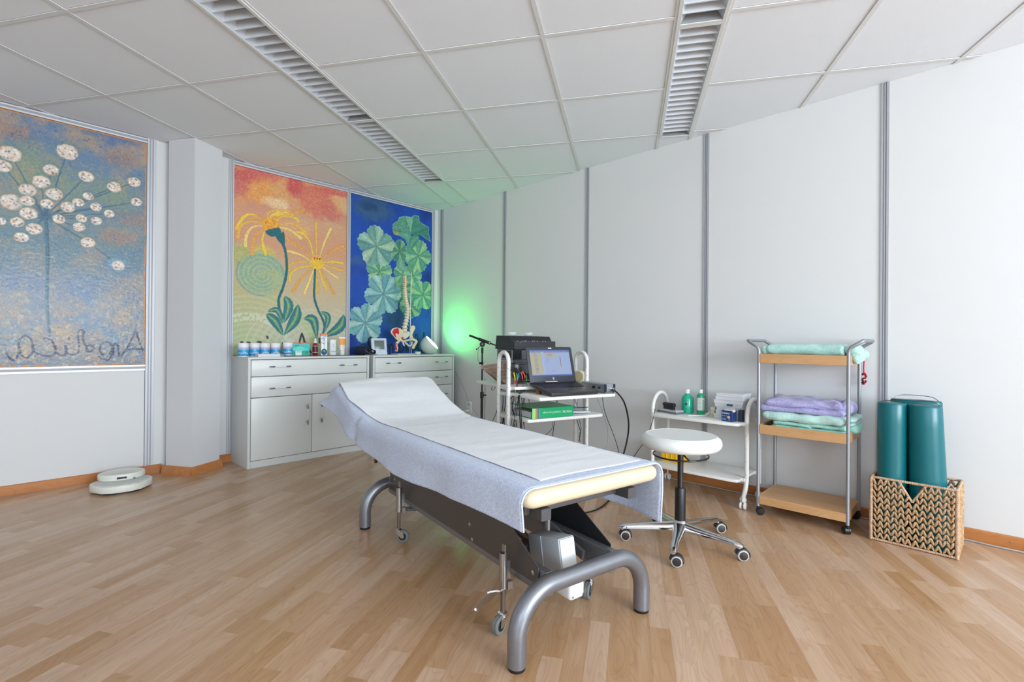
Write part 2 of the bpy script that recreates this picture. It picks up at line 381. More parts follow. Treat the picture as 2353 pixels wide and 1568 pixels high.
# walls
wb = mat('wall_core', (205, 206, 206), 0.8)
wr = struct('wall_right', MB().b(0.0065, 0.15, Y0, 0.15, 0, HC+0.2), wb)
wl = struct('wall_left', MB().b(X0-0.15, 0.15, 0.0065, 0.15, 0, HC+0.2), wb)
ysr = [-0.07, -1.075, -2.07, -3.091, -4.116, -5.12, -6.13, -7.14, -8.15, -9.0]
prev = 0.0
def wpanel(a, b_, z0=0.0, z1=HC+0.02, wall=wr):
    if wall is wr: mb = MB().b(0.0, 0.006, a, b_, z0, z1, 0.001)
    else: mb = MB().b(a, b_, 0.0, 0.006, z0, z1, 0.001)
    part('wall_panel', mb, white_wall, wall, smooth=False)
def vstrip(c, w, wall, z0=0.0, z1=HC+0.01):
    for nm, lo, hi, out, m in (('aluminium_strip', -w/2, w/2, 0.003, alu_dark),):
        mb = MB()
        def bb(a, b_, o, mi): (mb.b(-o, 0.006, c+a, c+b_, z0, z1, 0, mi) if wall is wr else mb.b(c+a, c+b_, -o, 0.006, z0, z1, 0, mi))
        bb(-w/2, w/2, 0.003, 1)
        bb(-w/2, -w/2+w*0.26, 0.008, 0); bb(w/2-w*0.26, w/2, 0.008, 0); bb(-w*0.08, w*0.08, 0.006, 0)
        part(nm, mb, [alu, alu_dark] if wall is wl else [mat('aluminium_right', (176, 179, 185), 0.45, 0.25), mat('aluminium_right_groove', (146, 149, 156), 0.5, 0.2)], wall, smooth=False)
for k, y in enumerate(ysr[:-1]):
    wpanel(prev, y+0.017, wall=wr) if k == 0 else wpanel(prev, y+0.017, wall=wr)
    vstrip(y, 0.035 if k else 0.045, wr); prev = y-0.017
wpanel(prev, Y0, wall=wr)
# left wall: panels under and between the paintings
PZ0, PZ1 = 0.818, 2.470
xs = [(-5.80, -4.78), (-4.75, -3.75), (-3.728, -2.727), (-2.134, -1.124), (-1.087, -0.093)]
for a, b_ in ((-6.4, -5.82), (-2.674, -2.173), (-0.05, 0.0)): wpanel(a, b_, wall=wl)
for a, b_ in xs: wpanel(a+0.001, b_-0.001, 0.0, PZ0-0.042, wall=wl)
for a, b_ in xs[:2]: wpanel(a, b_, PZ0, PZ1, wall=wl)
for c, w in ((-2.699, 0.052), (-2.1535, 0.039), (-1.1055, 0.037), (-0.0715, 0.043), (-3.739, 0.022), (-4.765, 0.03), (-5.81, 0.03)): vstrip(c, w, wl)
def hstrip(a, b_, z0, z1):
    mb = MB().b(a, b_, -0.003, 0.006, z0, z1, 0, 1); h = z1-z0
    mb.b(a, b_, -0.012, 0.006, z0, z0+h*0.3, 0, 0).b(a, b_, -0.012, 0.006, z1-h*0.3, z1, 0, 0)
    part('aluminium_strip', mb, [mat('alu_light', (214, 217, 222), 0.35, 0.3), alu_dark], wl, smooth=False)
for a, b_ in xs:
    hstrip(a, b_, PZ0-0.042, PZ0); hstrip(a, b_, PZ1, HC)
# back walls with window openings, outside the photograph
def wall_open(name, fix, along0, along1, axis, a0, a1, z0=0.75, z1=2.35):
    mb = MB()
    def bb(p, q, za, zb):
        if axis == 'y': mb.b(p, q, fix-0.15, fix, za, zb)
        else: mb.b(fix-0.15, fix, p, q, za, zb)
    bb(along0, along1, 0, z0); bb(along0, along1, z1, HC+0.2); bb(along0, a0, z0, z1); bb(a1, along1, z0, z1)
    return struct(name, mb, white_paint)
wall_open('wall_back', Y0, X0, 0, 'y', -3.8, -0.05)
wall_open('wall_side', X0, Y0, 0, 'x', -8.3, -4.5)
for nm, ax, fix, a0, a1 in (('window_1', 'y', Y0-0.07, -3.8, -0.05), ('window_2', 'x', X0-0.07, -8.3, -4.5)):
    mb = MB()
    def bb(p, q, za, zb): (mb.b(p, q, fix-0.03, fix+0.03, za, zb) if ax == 'y' else mb.b(fix-0.03, fix+0.03, p, q, za, zb))
    bb(a0, a1, 0.75, 0.81); bb(a0, a1, 2.29, 2.35); n = 4
    for k in range(n+1):
        p = a0+(a1-a0-0.06)*k/n; bb(p, p+0.06, 0.81, 2.29)
    struct(nm, mb, white_paint)
# column
c = Vector((-2.487, -0.288)); d30 = Vector((math.cos(R(30)), math.sin(R(30)))); d120 = Vector((-d30.y, d30.x))
cw, cd = 0.252, 0.238
poly = [c, c+d30*cw, c+d30*cw+d120*cd, c+d120*cd]
colm = mat('plaster_column', (214, 215, 218), 0.8, var=(3, (214, 215, 217)), bump=(7, 0.5, 0.006))
struct('wall_column', MB().prism([(p.x, p.y) for p in poly], 0, HC+0.002, bev=0), colm)
# baseboards
def board(name, a, b_, out, th=0.014, h=0.062, slope=0.0, m=skirt_wood, screws=()):
    a = Vector(a); b_ = Vector(b_); d = (b_-a).normalized(); n = Vector(out)
    mb = MB(); L_ = (b_-a).length
    prof = [(0.0, 0.0), (th+slope, 0.0), (th, h-0.004), (th-0.004, h), (0.0, h)]
    P = []
    for q in (a, b_):
        for u_, z in prof: P.append((q.x+n.x*u_, q.y+n.y*u_, z))
    k = len(prof); F = [tuple(range(k)), tuple(range(2*k-1, k-1, -1))]+[(i, (i+1) % k, (i+1) % k+k, i+k)[::-1] for i in range(k)]
    mb.add(P, F); o = struct(name, mb, m)
    me = o.data
    bm = bmesh.new(); bm.from_mesh(me); bmesh.ops.recalc_face_normals(bm, faces=bm.faces); bm.to_mesh(me); bm.free()
    for s_ in screws:
        q = a+d*(s_*L_); w = Vector((q.x+n.x*(th+slope*0.45), q.y+n.y*(th+slope*0.45), h*0.52))
        sm = MB().lathe([(0.0001, 0.0022), (0.0025, 0.0018), (0.0042, 0.0)], w, (n.x, n.y, 0.0), n=10)
        part('screw', sm, mat('screw_steel', (150, 150, 150), 0.35, 0.9), o)
board('baseboard_left', (-6.3, 0.0), (-2.62, 0.0), (0, -1), screws=(0.80, 0.983))
board('baseboard_left_inner', (-2.27, 0.0), (-2.142, 0.0), (0, -1))
board('baseboard_right', (0.0, 0.0), (0.0, -8.9), (-1, 0), m=skirt_wood_y, screws=(0.25, 0.32, 0.52))
cc = c; e1 = c+d30*cw; e2 = c+d120*0.262
board('baseboard_column_left', (c.x, c.y), (e2.x, e2.y), (-d30.x, -d30.y), th=0.008, slope=0.014, screws=(0.2, 0.8))
board('baseboard_column_right', (e1.x+d30.x*0.016, e1.y+d30.y*0.016), (c.x-d30.x*0.012, c.y-d30.y*0.012), (-d120.x, -d120.y), th=0.008, slope=0.014, screws=(0.25, 0.7))

# ---------------------------------------------------------------- the three paintings (colour laid on a fine sheet, vertex by vertex)
def vnoise(X, Z, s, seed):
    r = np.random.RandomState(seed); N = 64; T = r.rand(N, N)
    x = X*s+seed*1.37; z = Z*s+seed*2.11; xi = np.floor(x).astype(int); zi = np.floor(z).astype(int); fx = x-xi; fz = z-zi
    fx = fx*fx*(3-2*fx); fz = fz*fz*(3-2*fz)
    g = lambda a, b_: T[a % N, b_ % N]
    return (g(xi, zi)*(1-fx)+g(xi+1, zi)*fx)*(1-fz)+(g(xi, zi+1)*(1-fx)+g(xi+1, zi+1)*fx)*fz
def fbm(X, Z, s, seed, o=4):
    a = 0; t = 0
    for k in range(o): a = a+vnoise(X, Z, s*2**k, seed+k)*0.55**k; t += 0.55**k
    return a/t
class Painting:
    def __init__(p, x0, x1, z0, z1, st):
        p.nx = int((x1-x0)/st)+1; p.nz = int((z1-z0)/st)+1; p.st = st
        xs_ = np.linspace(x0, x1, p.nx); zs_ = np.linspace(z0, z1, p.nz)
        p.X, p.Z = np.meshgrid(xs_, zs_); p.C = np.zeros(p.X.shape+(3,)); p.x0, p.x1, p.z0, p.z1 = x0, x1, z0, z1
        p.wx = p.X+(fbm(p.X, p.Z, 60, 91, 2)-0.5)*0.006; p.wz = p.Z+(fbm(p.X, p.Z, 60, 95, 2)-0.5)*0.006
        p.R = np.random.RandomState(5)
    def fill(p, c): p.C[:] = c
    def mixc(p, c, a): p.C += (np.array(c, float)-p.C)*np.clip(a, 0, 1)[..., None]
    def win(p, bx):
        i0 = max(0, int((bx[2]-p.z0)/p.st)-2); i1 = min(p.nz, int((bx[3]-p.z0)/p.st)+3); j0 = max(0, int((bx[0]-p.x0)/p.st)-2); j1 = min(p.nx, int((bx[1]-p.x0)/p.st)+3)
        return slice(i0, max(i0, i1)), slice(j0, max(j0, j1))
    def apply(p, sl, a, c, var=0.0):
        C = p.C[sl]
        if C.size == 0: return
        c = np.array(c, float)
        if var: c = c*(1+var*(fbm(p.X[sl], p.Z[sl], 120, 17, 2)-0.5)[..., None]*2)
        C += (c-C)*np.clip(a, 0, 1)[..., None]
    def stroke(p, pts, w, c, a=1.0, w1=None, var=0.12, smooth=True):
        P = np.array([(q[0], q[1]) for q in (catmull([(q[0], q[1], 0) for q in pts], 6) if smooth and len(pts) > 2 else pts)])
        w1 = w if w1 is None else w1; n = len(P)-1; m = max(w, w1)
        mw = m*1.2
        sl = p.win((P[:, 0].min()-mw, P[:, 0].max()+mw, P[:, 1].min()-mw, P[:, 1].max()+mw)); X = p.wx[sl]; Z = p.wz[sl]
        if X.size == 0: return
        best = np.full(X.shape, -1e9)
        for i in range(n):
            ax, az = P[i]; dx, dz = P[i+1]-P[i]; L2 = dx*dx+dz*dz+1e-12
            t = np.clip(((X-ax)*dx+(Z-az)*dz)/L2, 0, 1); d = np.hypot(X-ax-t*dx, Z-az-t*dz)
            tt = (i+t)/n
            ww = w+(w1-w)*tt if not isinstance(w, str) else 0
            best = np.maximum(best, ww/2-d)
        p.apply(sl, np.clip(best/p.st+0.5, 0, 1)*a, c, var)
    def leaf(p, pts, w, c, c2=None, a=1.0):        # spindle shape, widest in the middle
        P = catmull([(q[0], q[1], 0) for q in pts], 8); n = len(P)-1
        for k, (cc_, f_) in enumerate(((c, 1.0), (c2, 0.42))):
            if cc_ is None: continue
            A = np.array([(q.x, q.y) for q in P]); m = w
            sl = p.win((A[:, 0].min()-m, A[:, 0].max()+m, A[:, 1].min()-m, A[:, 1].max()+m)); X = p.wx[sl]; Z = p.wz[sl]
            if X.size == 0: return
            best = np.full(X.shape, -1e9)
            for i in range(n):
                ax, az = A[i]; dx, dz = A[i+1]-A[i]; L2 = dx*dx+dz*dz+1e-12
                t = np.clip(((X-ax)*dx+(Z-az)*dz)/L2, 0, 1); d = np.hypot(X-ax-t*dx, Z-az-t*dz); tt = (i+t)/n
                best = np.maximum(best, f_*w/2*np.sin(PI*np.clip(tt*0.96+0.02, 0, 1))**1.25-d)
            p.apply(sl, np.clip(best/p.st+0.5, 0, 1)*a*(1 if k == 0 else 0.6), cc_, 0.15)
    def blob(p, c0, rx, rz, c, a=1.0, soft=0.3, rough=0.25, var=0.12, ns=30):
        sl = p.win((c0[0]-rx*1.5, c0[0]+rx*1.5, c0[1]-rz*1.5, c0[1]+rz*1.5)); X = p.X[sl]; Z = p.Z[sl]
        if X.size == 0: return
        d = np.hypot((X-c0[0])/rx, (Z-c0[1])/rz)+(fbm(X, Z, ns, 33)-0.5)*2*rough
        p.apply(sl, np.clip((1-d)/max(soft, 1e-3)+0.5, 0, 1)*a, c, var)
    def fan(p, c0, r, cols, lobes=6, ph=0, jag=0.06, a0=0, a1=360, sx=1.0, edge=(190, 215, 190), split=None):
        sl = p.win((c0[0]-r*1.3, c0[0]+r*1.3, c0[1]-r*1.3, c0[1]+r*1.3)); X = p.X[sl]; Z = p.Z[sl]
        if X.size == 0: return
        dx = (X-c0[0])/sx; dz = Z-c0[1]; d = np.hypot(dx, dz); an = (np.degrees(np.arctan2(dz, dx))-ph) % 360
        rr = r*(0.70+0.32*np.abs(np.cos(np.radians(an*lobes/2)))**0.5+jag*np.abs(((an*lobes*5/360) % 1)-0.5)*2)
        m = np.clip((rr-d)/p.st+0.5, 0, 1)
        if a1-a0 < 360: m = m*((an >= a0) & (an <= a1))
        k = (an/360*lobes*2).astype(int) % len(cols)
        base = np.array(cols, float)[k]
        f_ = (an/360*lobes*2) % 1
        base = base*(1+(0.08-0.16*np.abs(f_-0.5)*2)[..., None])*(1+(fbm(X, Z, 90, 55, 2)-0.5)[..., None]*0.25)
        p.C[sl] += (base-p.C[sl])*m[..., None]
        e = np.clip(1-np.abs(rr-d-p.st*0.6)/(p.st*1.1), 0, 1)*(m > 0)*(fbm(X, Z, 160, 77, 1) > 0.35)
        p.apply(sl, e*0.75, edge)
        for q in range(lobes*2):
            t = R(ph+q*180.0/lobes)
            if a1-a0 < 360 and not (a0 <= q*180.0/lobes <= a1): continue
            p.stroke([(c0[0], c0[1]), (c0[0]+math.cos(t)*r*0.8*sx, c0[1]+math.sin(t)*r*0.8)], p.st*1.3, [v*0.72 for v in cols[q % len(cols)]], 0.6, var=0)
    def speck(p, dens, s, c, a, seed, mask=1.0):
        n = vnoise(p.X, p.Z, s, seed)*0.6+vnoise(p.X, p.Z, s*2.3, seed+1)*0.4
        p.mixc(c, np.clip((n-(1-dens))/0.06, 0, 1)*a*mask)
    def build(p, name, label, rough, yoff=-0.0008, bump=(120, 0.5, 0.002), coat=0):
        C = np.clip(p.C, 0, 255)/255.0; Lc = np.where(C <= 0.04045, C/12.92, ((C+0.055)/1.055)**2.4)
        me = bpy.data.meshes.new('canvas'); nv = p.nx*p.nz
        co = np.zeros((nv, 3), np.float32); co[:, 0] = p.X.ravel(); co[:, 2] = p.Z.ravel(); co[:, 1] = yoff
        co[:, 1] -= ((fbm(p.X, p.Z, 80, 12, 2)-0.5)*0.0008).ravel()
        i = np.arange(p.nz-1)[:, None]*p.nx+np.arange(p.nx-1)[None, :]
        q = np.stack([i, i+1, i+p.nx+1, i+p.nx], -1).reshape(-1, 4).astype(np.int32)
        me.vertices.add(nv); me.vertices.foreach_set('co', co.ravel()); nf = len(q)
        me.loops.add(nf*4); me.loops.foreach_set('vertex_index', q.ravel()); me.polygons.add(nf)
        me.polygons.foreach_set('loop_start', np.arange(0, nf*4, 4, dtype=np.int32)); me.polygons.foreach_set('loop_total', np.full(nf, 4, np.int32))
        me.polygons.foreach_set('use_smooth', np.ones(nf, bool)); me.update(calc_edges=True)
        a = me.color_attributes.new('paint', 'FLOAT_COLOR', 'POINT'); a.data.foreach_set('color', np.concatenate([Lc.reshape(-1, 3), np.ones((nv, 1))], 1).astype(np.float32).ravel())
        me.materials.append(mat('paint_'+name, (128, 128, 128), rough, attr='paint', bump=bump, coat=coat))
        root = thing('painting', label, 'painting', (0, 0, 0), 0, None)
        part('canvas', me, None, root)
        mb = MB().b(p.x0, p.x1, -0.0004, 0.006, p.z0, p.z1)
        part('backing_board', mb, mat('painting_edge', (198, 128, 60), 0.6), root)
        return root
def A(*pts): return pts
# -- left: white umbels on blue
P = Painting(-3.727, -2.729, PZ0+0.001, PZ1-0.001, 0.0031); X, Z = P.X, P.Z
P.fill((100, 128, 160)); zz = (Z-PZ0)/(PZ1-PZ0); xx = (X+3.727)
P.mixc((176, 148, 120), (fbm(X, Z, 5, 1)-0.42)*3.2)
P.mixc((84, 112, 156), (fbm(X, Z, 4, 2)-0.5)*3*np.clip(zz*1.5, 0.4, 1))
P.mixc((112, 136, 132), np.clip(1.2-np.abs(zz-0.62)*4.2, 0, 0.6)*np.clip(0.2+fbm(X, Z, 3.5, 3), 0, 1))
P.mixc((88, 128, 142), np.clip(1-np.abs(zz-0.52)*6, 0, 0.6))
P.mixc((84, 132, 170), np.clip(0.40-zz, 0, 1)*1.8*np.clip((fbm(X, Z, 14, 4)-0.42)*3, 0, 1))
P.mixc((196, 160, 120), np.clip(0.42-zz, 0, 1)*1.7*np.clip((fbm(X, Z, 30, 5)-0.46)*6, 0, 1))
P.mixc((182, 150, 124), np.clip((fbm(X, Z, 6, 14)-0.44)*3.5, 0, 0.75)*np.clip(zz*1.6, 0.5, 1))
for q in ((-3.4364, 2.3301), (-2.8803, 2.3072), (-3.1286, 2.5443), (-2.8971, 1.7368), (-2.8111, 1.8892)): P.blob(q, 0.10, 0.05, (158, 122, 104), 0.6, 0.8, 0.5)
P.blob((-2.9139, 2.4814), 0.16, 0.07, (62, 98, 160), 0.6, 0.9, 0.5); P.blob((-3.3154, 2.5056), 0.2, 0.05, (186, 152, 128), 0.5, 0.9, 0.5)
for q in ((-3.3576, 2.2067), (-3.2206, 2.1053), (-3.1437, 2.0081), (-2.9631, 2.049), (-3.3742, 2.0912), (-2.8779, 2.0135)): P.blob(q, 0.10, 0.10, (128, 150, 112), 0.45, 0.9, 0.4)
P.speck(0.40, 150, (70, 106, 156), 0.45, 21); P.speck(0.36, 130, (190, 160, 130), 0.45, 22); P.speck(0.22, 170, (66, 104, 108), 0.5, 23, np.clip(1.4-zz*1.2, 0, 1)); P.speck(0.25, 60, (60, 140, 192), 0.5, 24, np.clip(1.1-zz*2, 0, 1))
P.speck(0.20, 50, (36, 74, 150), 0.5, 26, np.clip(zz*2-0.9, 0, 1))
hub = (-3.2738, 1.8175)
umb = (((-3.4396, 2.1896), 0.0852), ((-3.4701, 2.1027), 0.0651), ((-3.168, 2.2795), 0.093), ((-3.2487, 2.1362), 0.0651), ((-3.069, 2.1368), 0.0667), ((-2.9172, 2.1001), 0.0651), ((-2.8022, 2.1618), 0.062), ((-2.7876, 2.019), 0.0542), ((-3.2956, 2.0451), 0.0744), ((-3.3584, 1.9743), 0.0697), ((-3.2308, 1.9782), 0.0697), ((-3.4313, 1.8822), 0.0899), ((-3.3596, 1.9036), 0.0589), ((-3.2653, 1.9049), 0.0558), ((-3.1621, 1.9046), 0.062), ((-3.1091, 1.9481), 0.0496), ((-3.0569, 2.0013), 0.0496), ((-3.0159, 1.9346), 0.0527), ((-2.941, 1.9013), 0.0496), ((-3.3528, 1.8222), 0.0713), ((-3.2061, 1.8151), 0.0527), ((-3.0915, 1.8406), 0.0496), ((-3.0131, 1.838), 0.0496), ((-3.4046, 1.7559), 0.0558), ((-3.3272, 1.7278), 0.0651), ((-3.1058, 1.7778), 0.0527), ((-3.4782, 1.7497), 0.0403), ((-3.384, 1.6627), 0.0558), ((-3.0573, 1.6783), 0.062))
last = (-2.8869, 1.5377)
for q, r_ in umb: P.stroke([hub, q], 0.011, (44, 92, 122), 0.8, 0.006)
P.stroke(((-3.2738, 1.8175), (-3.0924, 1.7056), (-2.9277, 1.5762)), 0.009, (54, 100, 122), 0.8)
P.stroke(((-3.271, 1.8156), (-3.2607, 1.5526), (-3.2621, 1.2625), (-3.2473, 1.0234)), 0.022, (52, 104, 128), 0.85, 0.014)
P.stroke(((-3.2645, 1.8042), (-3.2552, 1.5533), (-3.2566, 1.2629), (-3.2436, 1.0234)), 0.006, (40, 76, 100), 0.8)
for k, (q, r_) in enumerate(umb+((last, 0.062),)):
    r_ = r_*0.60; rx = r_*1.0
    P.blob((q[0]-0.004, q[1]+0.006), rx*1.3, r_*1.22, (96, 130, 128) if k != len(umb) else (110, 180, 216), 0.5, 0.5, 0.3)
    P.blob(q, rx, r_*0.93, (210, 170, 136), 0.95, 0.15, 0.22); P.blob(q, rx*0.93, r_*0.86, (222, 210, 198), 0.95, 0.2, 0.25, ns=60)
    for i in range(int(12+r_*160)):
        t = P.R.rand()*2*PI; s_ = math.sqrt(P.R.rand())*0.82
        P.blob((q[0]+math.cos(t)*s_*rx, q[1]+math.sin(t)*s_*r_*0.86), 0.0055, 0.0055, ((104, 110, 128), (244, 240, 234), (236, 230, 224), (190, 140, 100))[i % 4], 0.8, 0.6, 0)
ink = (42, 50, 84)
for s_ in (((-2.8685, 0.8812), (-2.8385, 0.9331), (-2.8092, 0.9953), (-2.7842, 1.0721)), ((-2.7842, 1.0721), (-2.7646, 1.0026), (-2.7448, 0.9397), (-2.7214, 0.8733)), ((-2.845, 0.9249), (-2.7976, 0.9357), (-2.747, 0.9299)), ((-2.88, 0.9578), (-2.8829, 0.9264), (-2.8794, 0.8868)), ((-2.882, 0.9442), (-2.8994, 0.9742), (-2.9121, 0.9578), (-2.9115, 0.8927)), ((-2.9228, 0.9673), (-2.9545, 0.9874), (-2.9833, 0.9538), (-2.9798, 0.9069), (-2.9516, 0.8878), (-2.9245, 0.9172), (-2.9206, 0.9632), (-2.9221, 0.8928), (-2.9377, 0.8579), (-2.9691, 0.8613), (-2.9899, 0.8803)), ((-3.018, 0.9405), (-3.0361, 0.9181), (-3.0583, 0.9262), (-3.0565, 0.9538), (-3.0365, 0.963), (-3.0211, 0.9472)), ((-3.0543, 0.9314), (-3.0768, 0.9997), (-3.0742, 1.0522), (-3.0873, 1.0702), (-3.1028, 1.0386), (-3.0982, 0.9603), (-3.1076, 0.9056), (-3.1299, 0.8955)), ((-3.1299, 0.8955), (-3.1619, 0.9113), (-3.168, 0.9577)), ((-3.1679, 0.9525), (-3.1619, 0.9113), (-3.1846, 0.8936), (-3.2111, 0.9118), (-3.2227, 0.9602)), ((-3.2208, 0.9526), (-3.2149, 0.9157), (-3.2389, 0.8906), (-3.2683, 0.8922)), ((-3.2245, 0.9538), (-3.235, 0.9919), (-3.2582, 1.0081), (-3.2747, 1.0028)), ((-3.2665, 0.8922), (-3.2983, 0.9001), (-3.3191, 0.9228), (-3.3283, 0.9601)), ((-3.3615, 1.0266), (-3.3849, 1.0029), (-3.3932, 0.9539), (-3.3824, 0.9049), (-3.3578, 0.8811), (-3.3332, 0.9006), (-3.3265, 0.9502), (-3.3358, 1.0034), (-3.3615, 1.0266)), ((-3.3916, 0.9722), (-3.3928, 0.9111), (-3.4046, 0.8771), (-3.4268, 0.8677), (-3.4457, 0.9068)), ((-3.1502, 1.0119), (-3.1492, 1.0016))):
    P.stroke(s_, 0.0115, ink, 0.95)
P.mixc((222, 210, 180), (fbm(X, Z, 60, 61, 3) > 0.66)*np.clip(0.62-zz, 0, 0.6)*0.9); P.speck(0.12, 190, (228, 230, 232), 0.7, 71, np.clip(1.2-np.abs(zz-0.3)*5, 0, 1)); P.mixc((150, 160, 168), np.clip(0.5-zz, 0, 0.3)*np.clip((fbm(X, Z, 5, 77)-0.35)*3, 0, 1))
e_ = np.minimum(np.minimum(X-P.x0, P.x1-X), np.minimum(Z-P.z0, P.z1-Z)); P.mixc((204, 132, 58), (e_ < 0.008)*(fbm(X, Z, 40, 7, 2) > 0.42))
P.build('umbel', 'large blue and ochre painting of white umbel flowers, left of the white column', 0.42, bump=(150, 0.5, 0.0015), coat=0.12)
# -- middle: two yellow flowers
P = Painting(-2.133, -1.125, PZ0+0.001, PZ1-0.001, 0.0041); X, Z = P.X, P.Z; zz = (Z-PZ0)/(PZ1-PZ0); xx = (X+2.133)/1.008
P.fill((208, 178, 140))
P.mixc((208, 108, 100), np.clip((zz-0.70)*4, 0, 1)*np.clip((fbm(X, Z, 4, 3)-0.33)*4, 0, 1))
P.mixc((232, 170, 96), np.clip((zz-0.6)*3, 0, 1)*np.clip((fbm(X, Z, 3.5, 9)-0.52)*6, 0, 0.8))
P.mixc((216, 150, 116), np.clip(1-np.abs(zz-0.66)*5, 0, 0.8))
P.mixc((176, 184, 112), np.clip(0.62-zz, 0, 0.5)*2.4*np.clip(0.55-xx, 0, 1)*1.6)
P.mixc((204, 204, 186), np.clip(0.44-zz, 0, 0.4)*2.0*np.clip(xx*1.6, 0.2, 1)); P.mixc((170, 190, 176), np.clip(0.40-zz, 0, 0.4)*1.6*np.clip((fbm(X, Z, 3, 5)-0.28)*3, 0, 1))
for (q, rx, rz, c_) in (((-1.9357, 2.3072), 0.16, 0.11, (232, 162, 84)), ((-1.7255, 2.3495), 0.12, 0.12, (222, 168, 104)), ((-2.1003, 2.3158), 0.08, 0.1, (206, 104, 104)), ((-1.6275, 2.4036), 0.08, 0.09, (200, 76, 84)), ((-1.4334, 2.345), 0.16, 0.15, (206, 104, 92)), ((-1.4462, 2.2903), 0.11, 0.12, (214, 124, 100)), ((-1.2826, 2.2447), 0.1, 0.09, (206, 110, 100)), ((-1.1992, 2.3827), 0.06, 0.12, (220, 170, 120)), ((-1.7843, 2.2192), 0.11, 0.05, (236, 206, 158)), ((-1.6239, 2.013), 0.15, 0.07, (222, 168, 124)), ((-2.0797, 2.4027), 0.14, 0.05, (200, 94, 90)), ((-1.578, 2.5043), 0.3, 0.03, (206, 96, 96)), ((-1.2424, 2.4404), 0.16, 0.03, (204, 92, 96)), ((-1.9931, 2.4721), 0.12, 0.03, (214, 96, 96)), ((-1.8967, 1.7732), 0.1, 0.06, (206, 190, 100)), ((-2.0736, 1.7252), 0.09, 0.09, (176, 180, 112))): P.blob(q, rx, rz, c_, 0.85, 0.6, 0.35)
P.speck(0.34, 120, (232, 190, 146), 0.32, 31, np.clip(zz*1.4, 0.3, 1)); P.speck(0.22, 110, (196, 84, 84), 0.4, 32, np.clip(zz*3-2, 0, 1)); P.speck(0.3, 90, (226, 226, 204), 0.45, 34, np.clip(1-zz*1.4, 0, 1)); P.speck(0.2, 100, (238, 222, 176), 0.6, 37)
# concentric dashes, lower left, and a coiled shell
arcs = ((-1.9997, 0.764), (-1.4343, 1.0442))
d = np.hypot(X-arcs[0][0], (Z-arcs[0][1])*0.9)
P.mixc((196, 206, 168), ((np.sin(d*150) > 0.25)*(d < 0.72)*(d > 0.12)*(zz < 0.36))*0.5); P.mixc((168, 196, 120), ((np.abs(d-0.60) < 0.035)*(zz < 0.34))*0.5); P.mixc((216, 222, 200), ((np.abs(d-0.40) < 0.03)*(fbm(X, Z, 70, 8, 1) > 0.4))*0.7)
d = np.hypot((X-arcs[1][0])*0.8, Z-arcs[1][1]+0.15); P.mixc((214, 208, 188), (np.sin(d*130) > 0.3)*(d < 0.5)*(zz < 0.3)*0.4)
sc_ = (-1.9086, 1.5789)
P.blob(sc_, 0.20, 0.185, (164, 186, 144), 0.8, 0.25, 0.12)
for k in range(4):
    rr = 0.19-0.045*k; P.stroke([(sc_[0]+rr*(1-0.02*i)*math.cos(R(i*30+k*20)), sc_[1]+rr*(1-0.02*i)*math.sin(R(i*30+k*20))*0.92) for i in range(11)], 0.026-0.003*k, (122, 168, 166), 0.6, 0.012)
P.stroke([(sc_[0]+0.2*math.cos(R(i)), sc_[1]+0.185*math.sin(R(i))) for i in range(150, 290, 14)], 0.012, (116, 150, 172), 0.7)
yel = ((240, 208, 70), (234, 186, 84), (240, 218, 130), (230, 168, 78))
pet1 = (((-1.8991, 2.0382), (-1.9762, 2.0812), (-2.0528, 2.0546), (-2.1098, 1.9413)), ((-1.9047, 2.0227), (-2.011, 2.0176), (-2.0811, 1.9638), (-2.1038, 1.8702)), ((-1.9045, 2.001), (-1.9886, 1.9742), (-2.034, 1.8955), (-2.042, 1.8095)), ((-1.9042, 1.9649), (-1.9656, 1.8948), (-1.992, 1.7422)), ((-1.8926, 1.9488), (-1.9067, 1.8682), (-1.8782, 1.7576)), ((-1.8591, 2.0577), (-1.8676, 2.1046), (-1.8365, 2.1375), (-1.7359, 2.1624), (-1.6564, 2.1632)), ((-1.851, 2.0616), (-1.8281, 2.1123), (-1.7597, 2.1404), (-1.6748, 2.152)), ((-1.8183, 2.0653), (-1.7833, 2.1062), (-1.6253, 2.1693), (-1.5598, 2.1975)), ((-1.7887, 2.0585), (-1.7355, 2.1178), (-1.6249, 2.1201), (-1.597, 2.0988)), ((-1.773, 2.0269), (-1.6617, 2.063), (-1.5736, 2.0344), (-1.5193, 1.995)), ((-1.7729, 2.0121), (-1.6735, 2.0045), (-1.5753, 1.9475)), ((-2.0089, 2.0298), (-1.9672, 2.0662), (-1.905, 2.054)), ((-1.8418, 2.0731), (-1.8187, 2.108), (-1.7356, 2.1364)), ((-1.8065, 2.0613), (-1.7234, 2.1264), (-1.6501, 2.1468)))
for k, s_ in enumerate(pet1): P.stroke(s_, 0.014, (214, 140, 90), 0.45, 0.038); P.stroke(s_, 0.009, yel[k % 4], 0.92, 0.028)
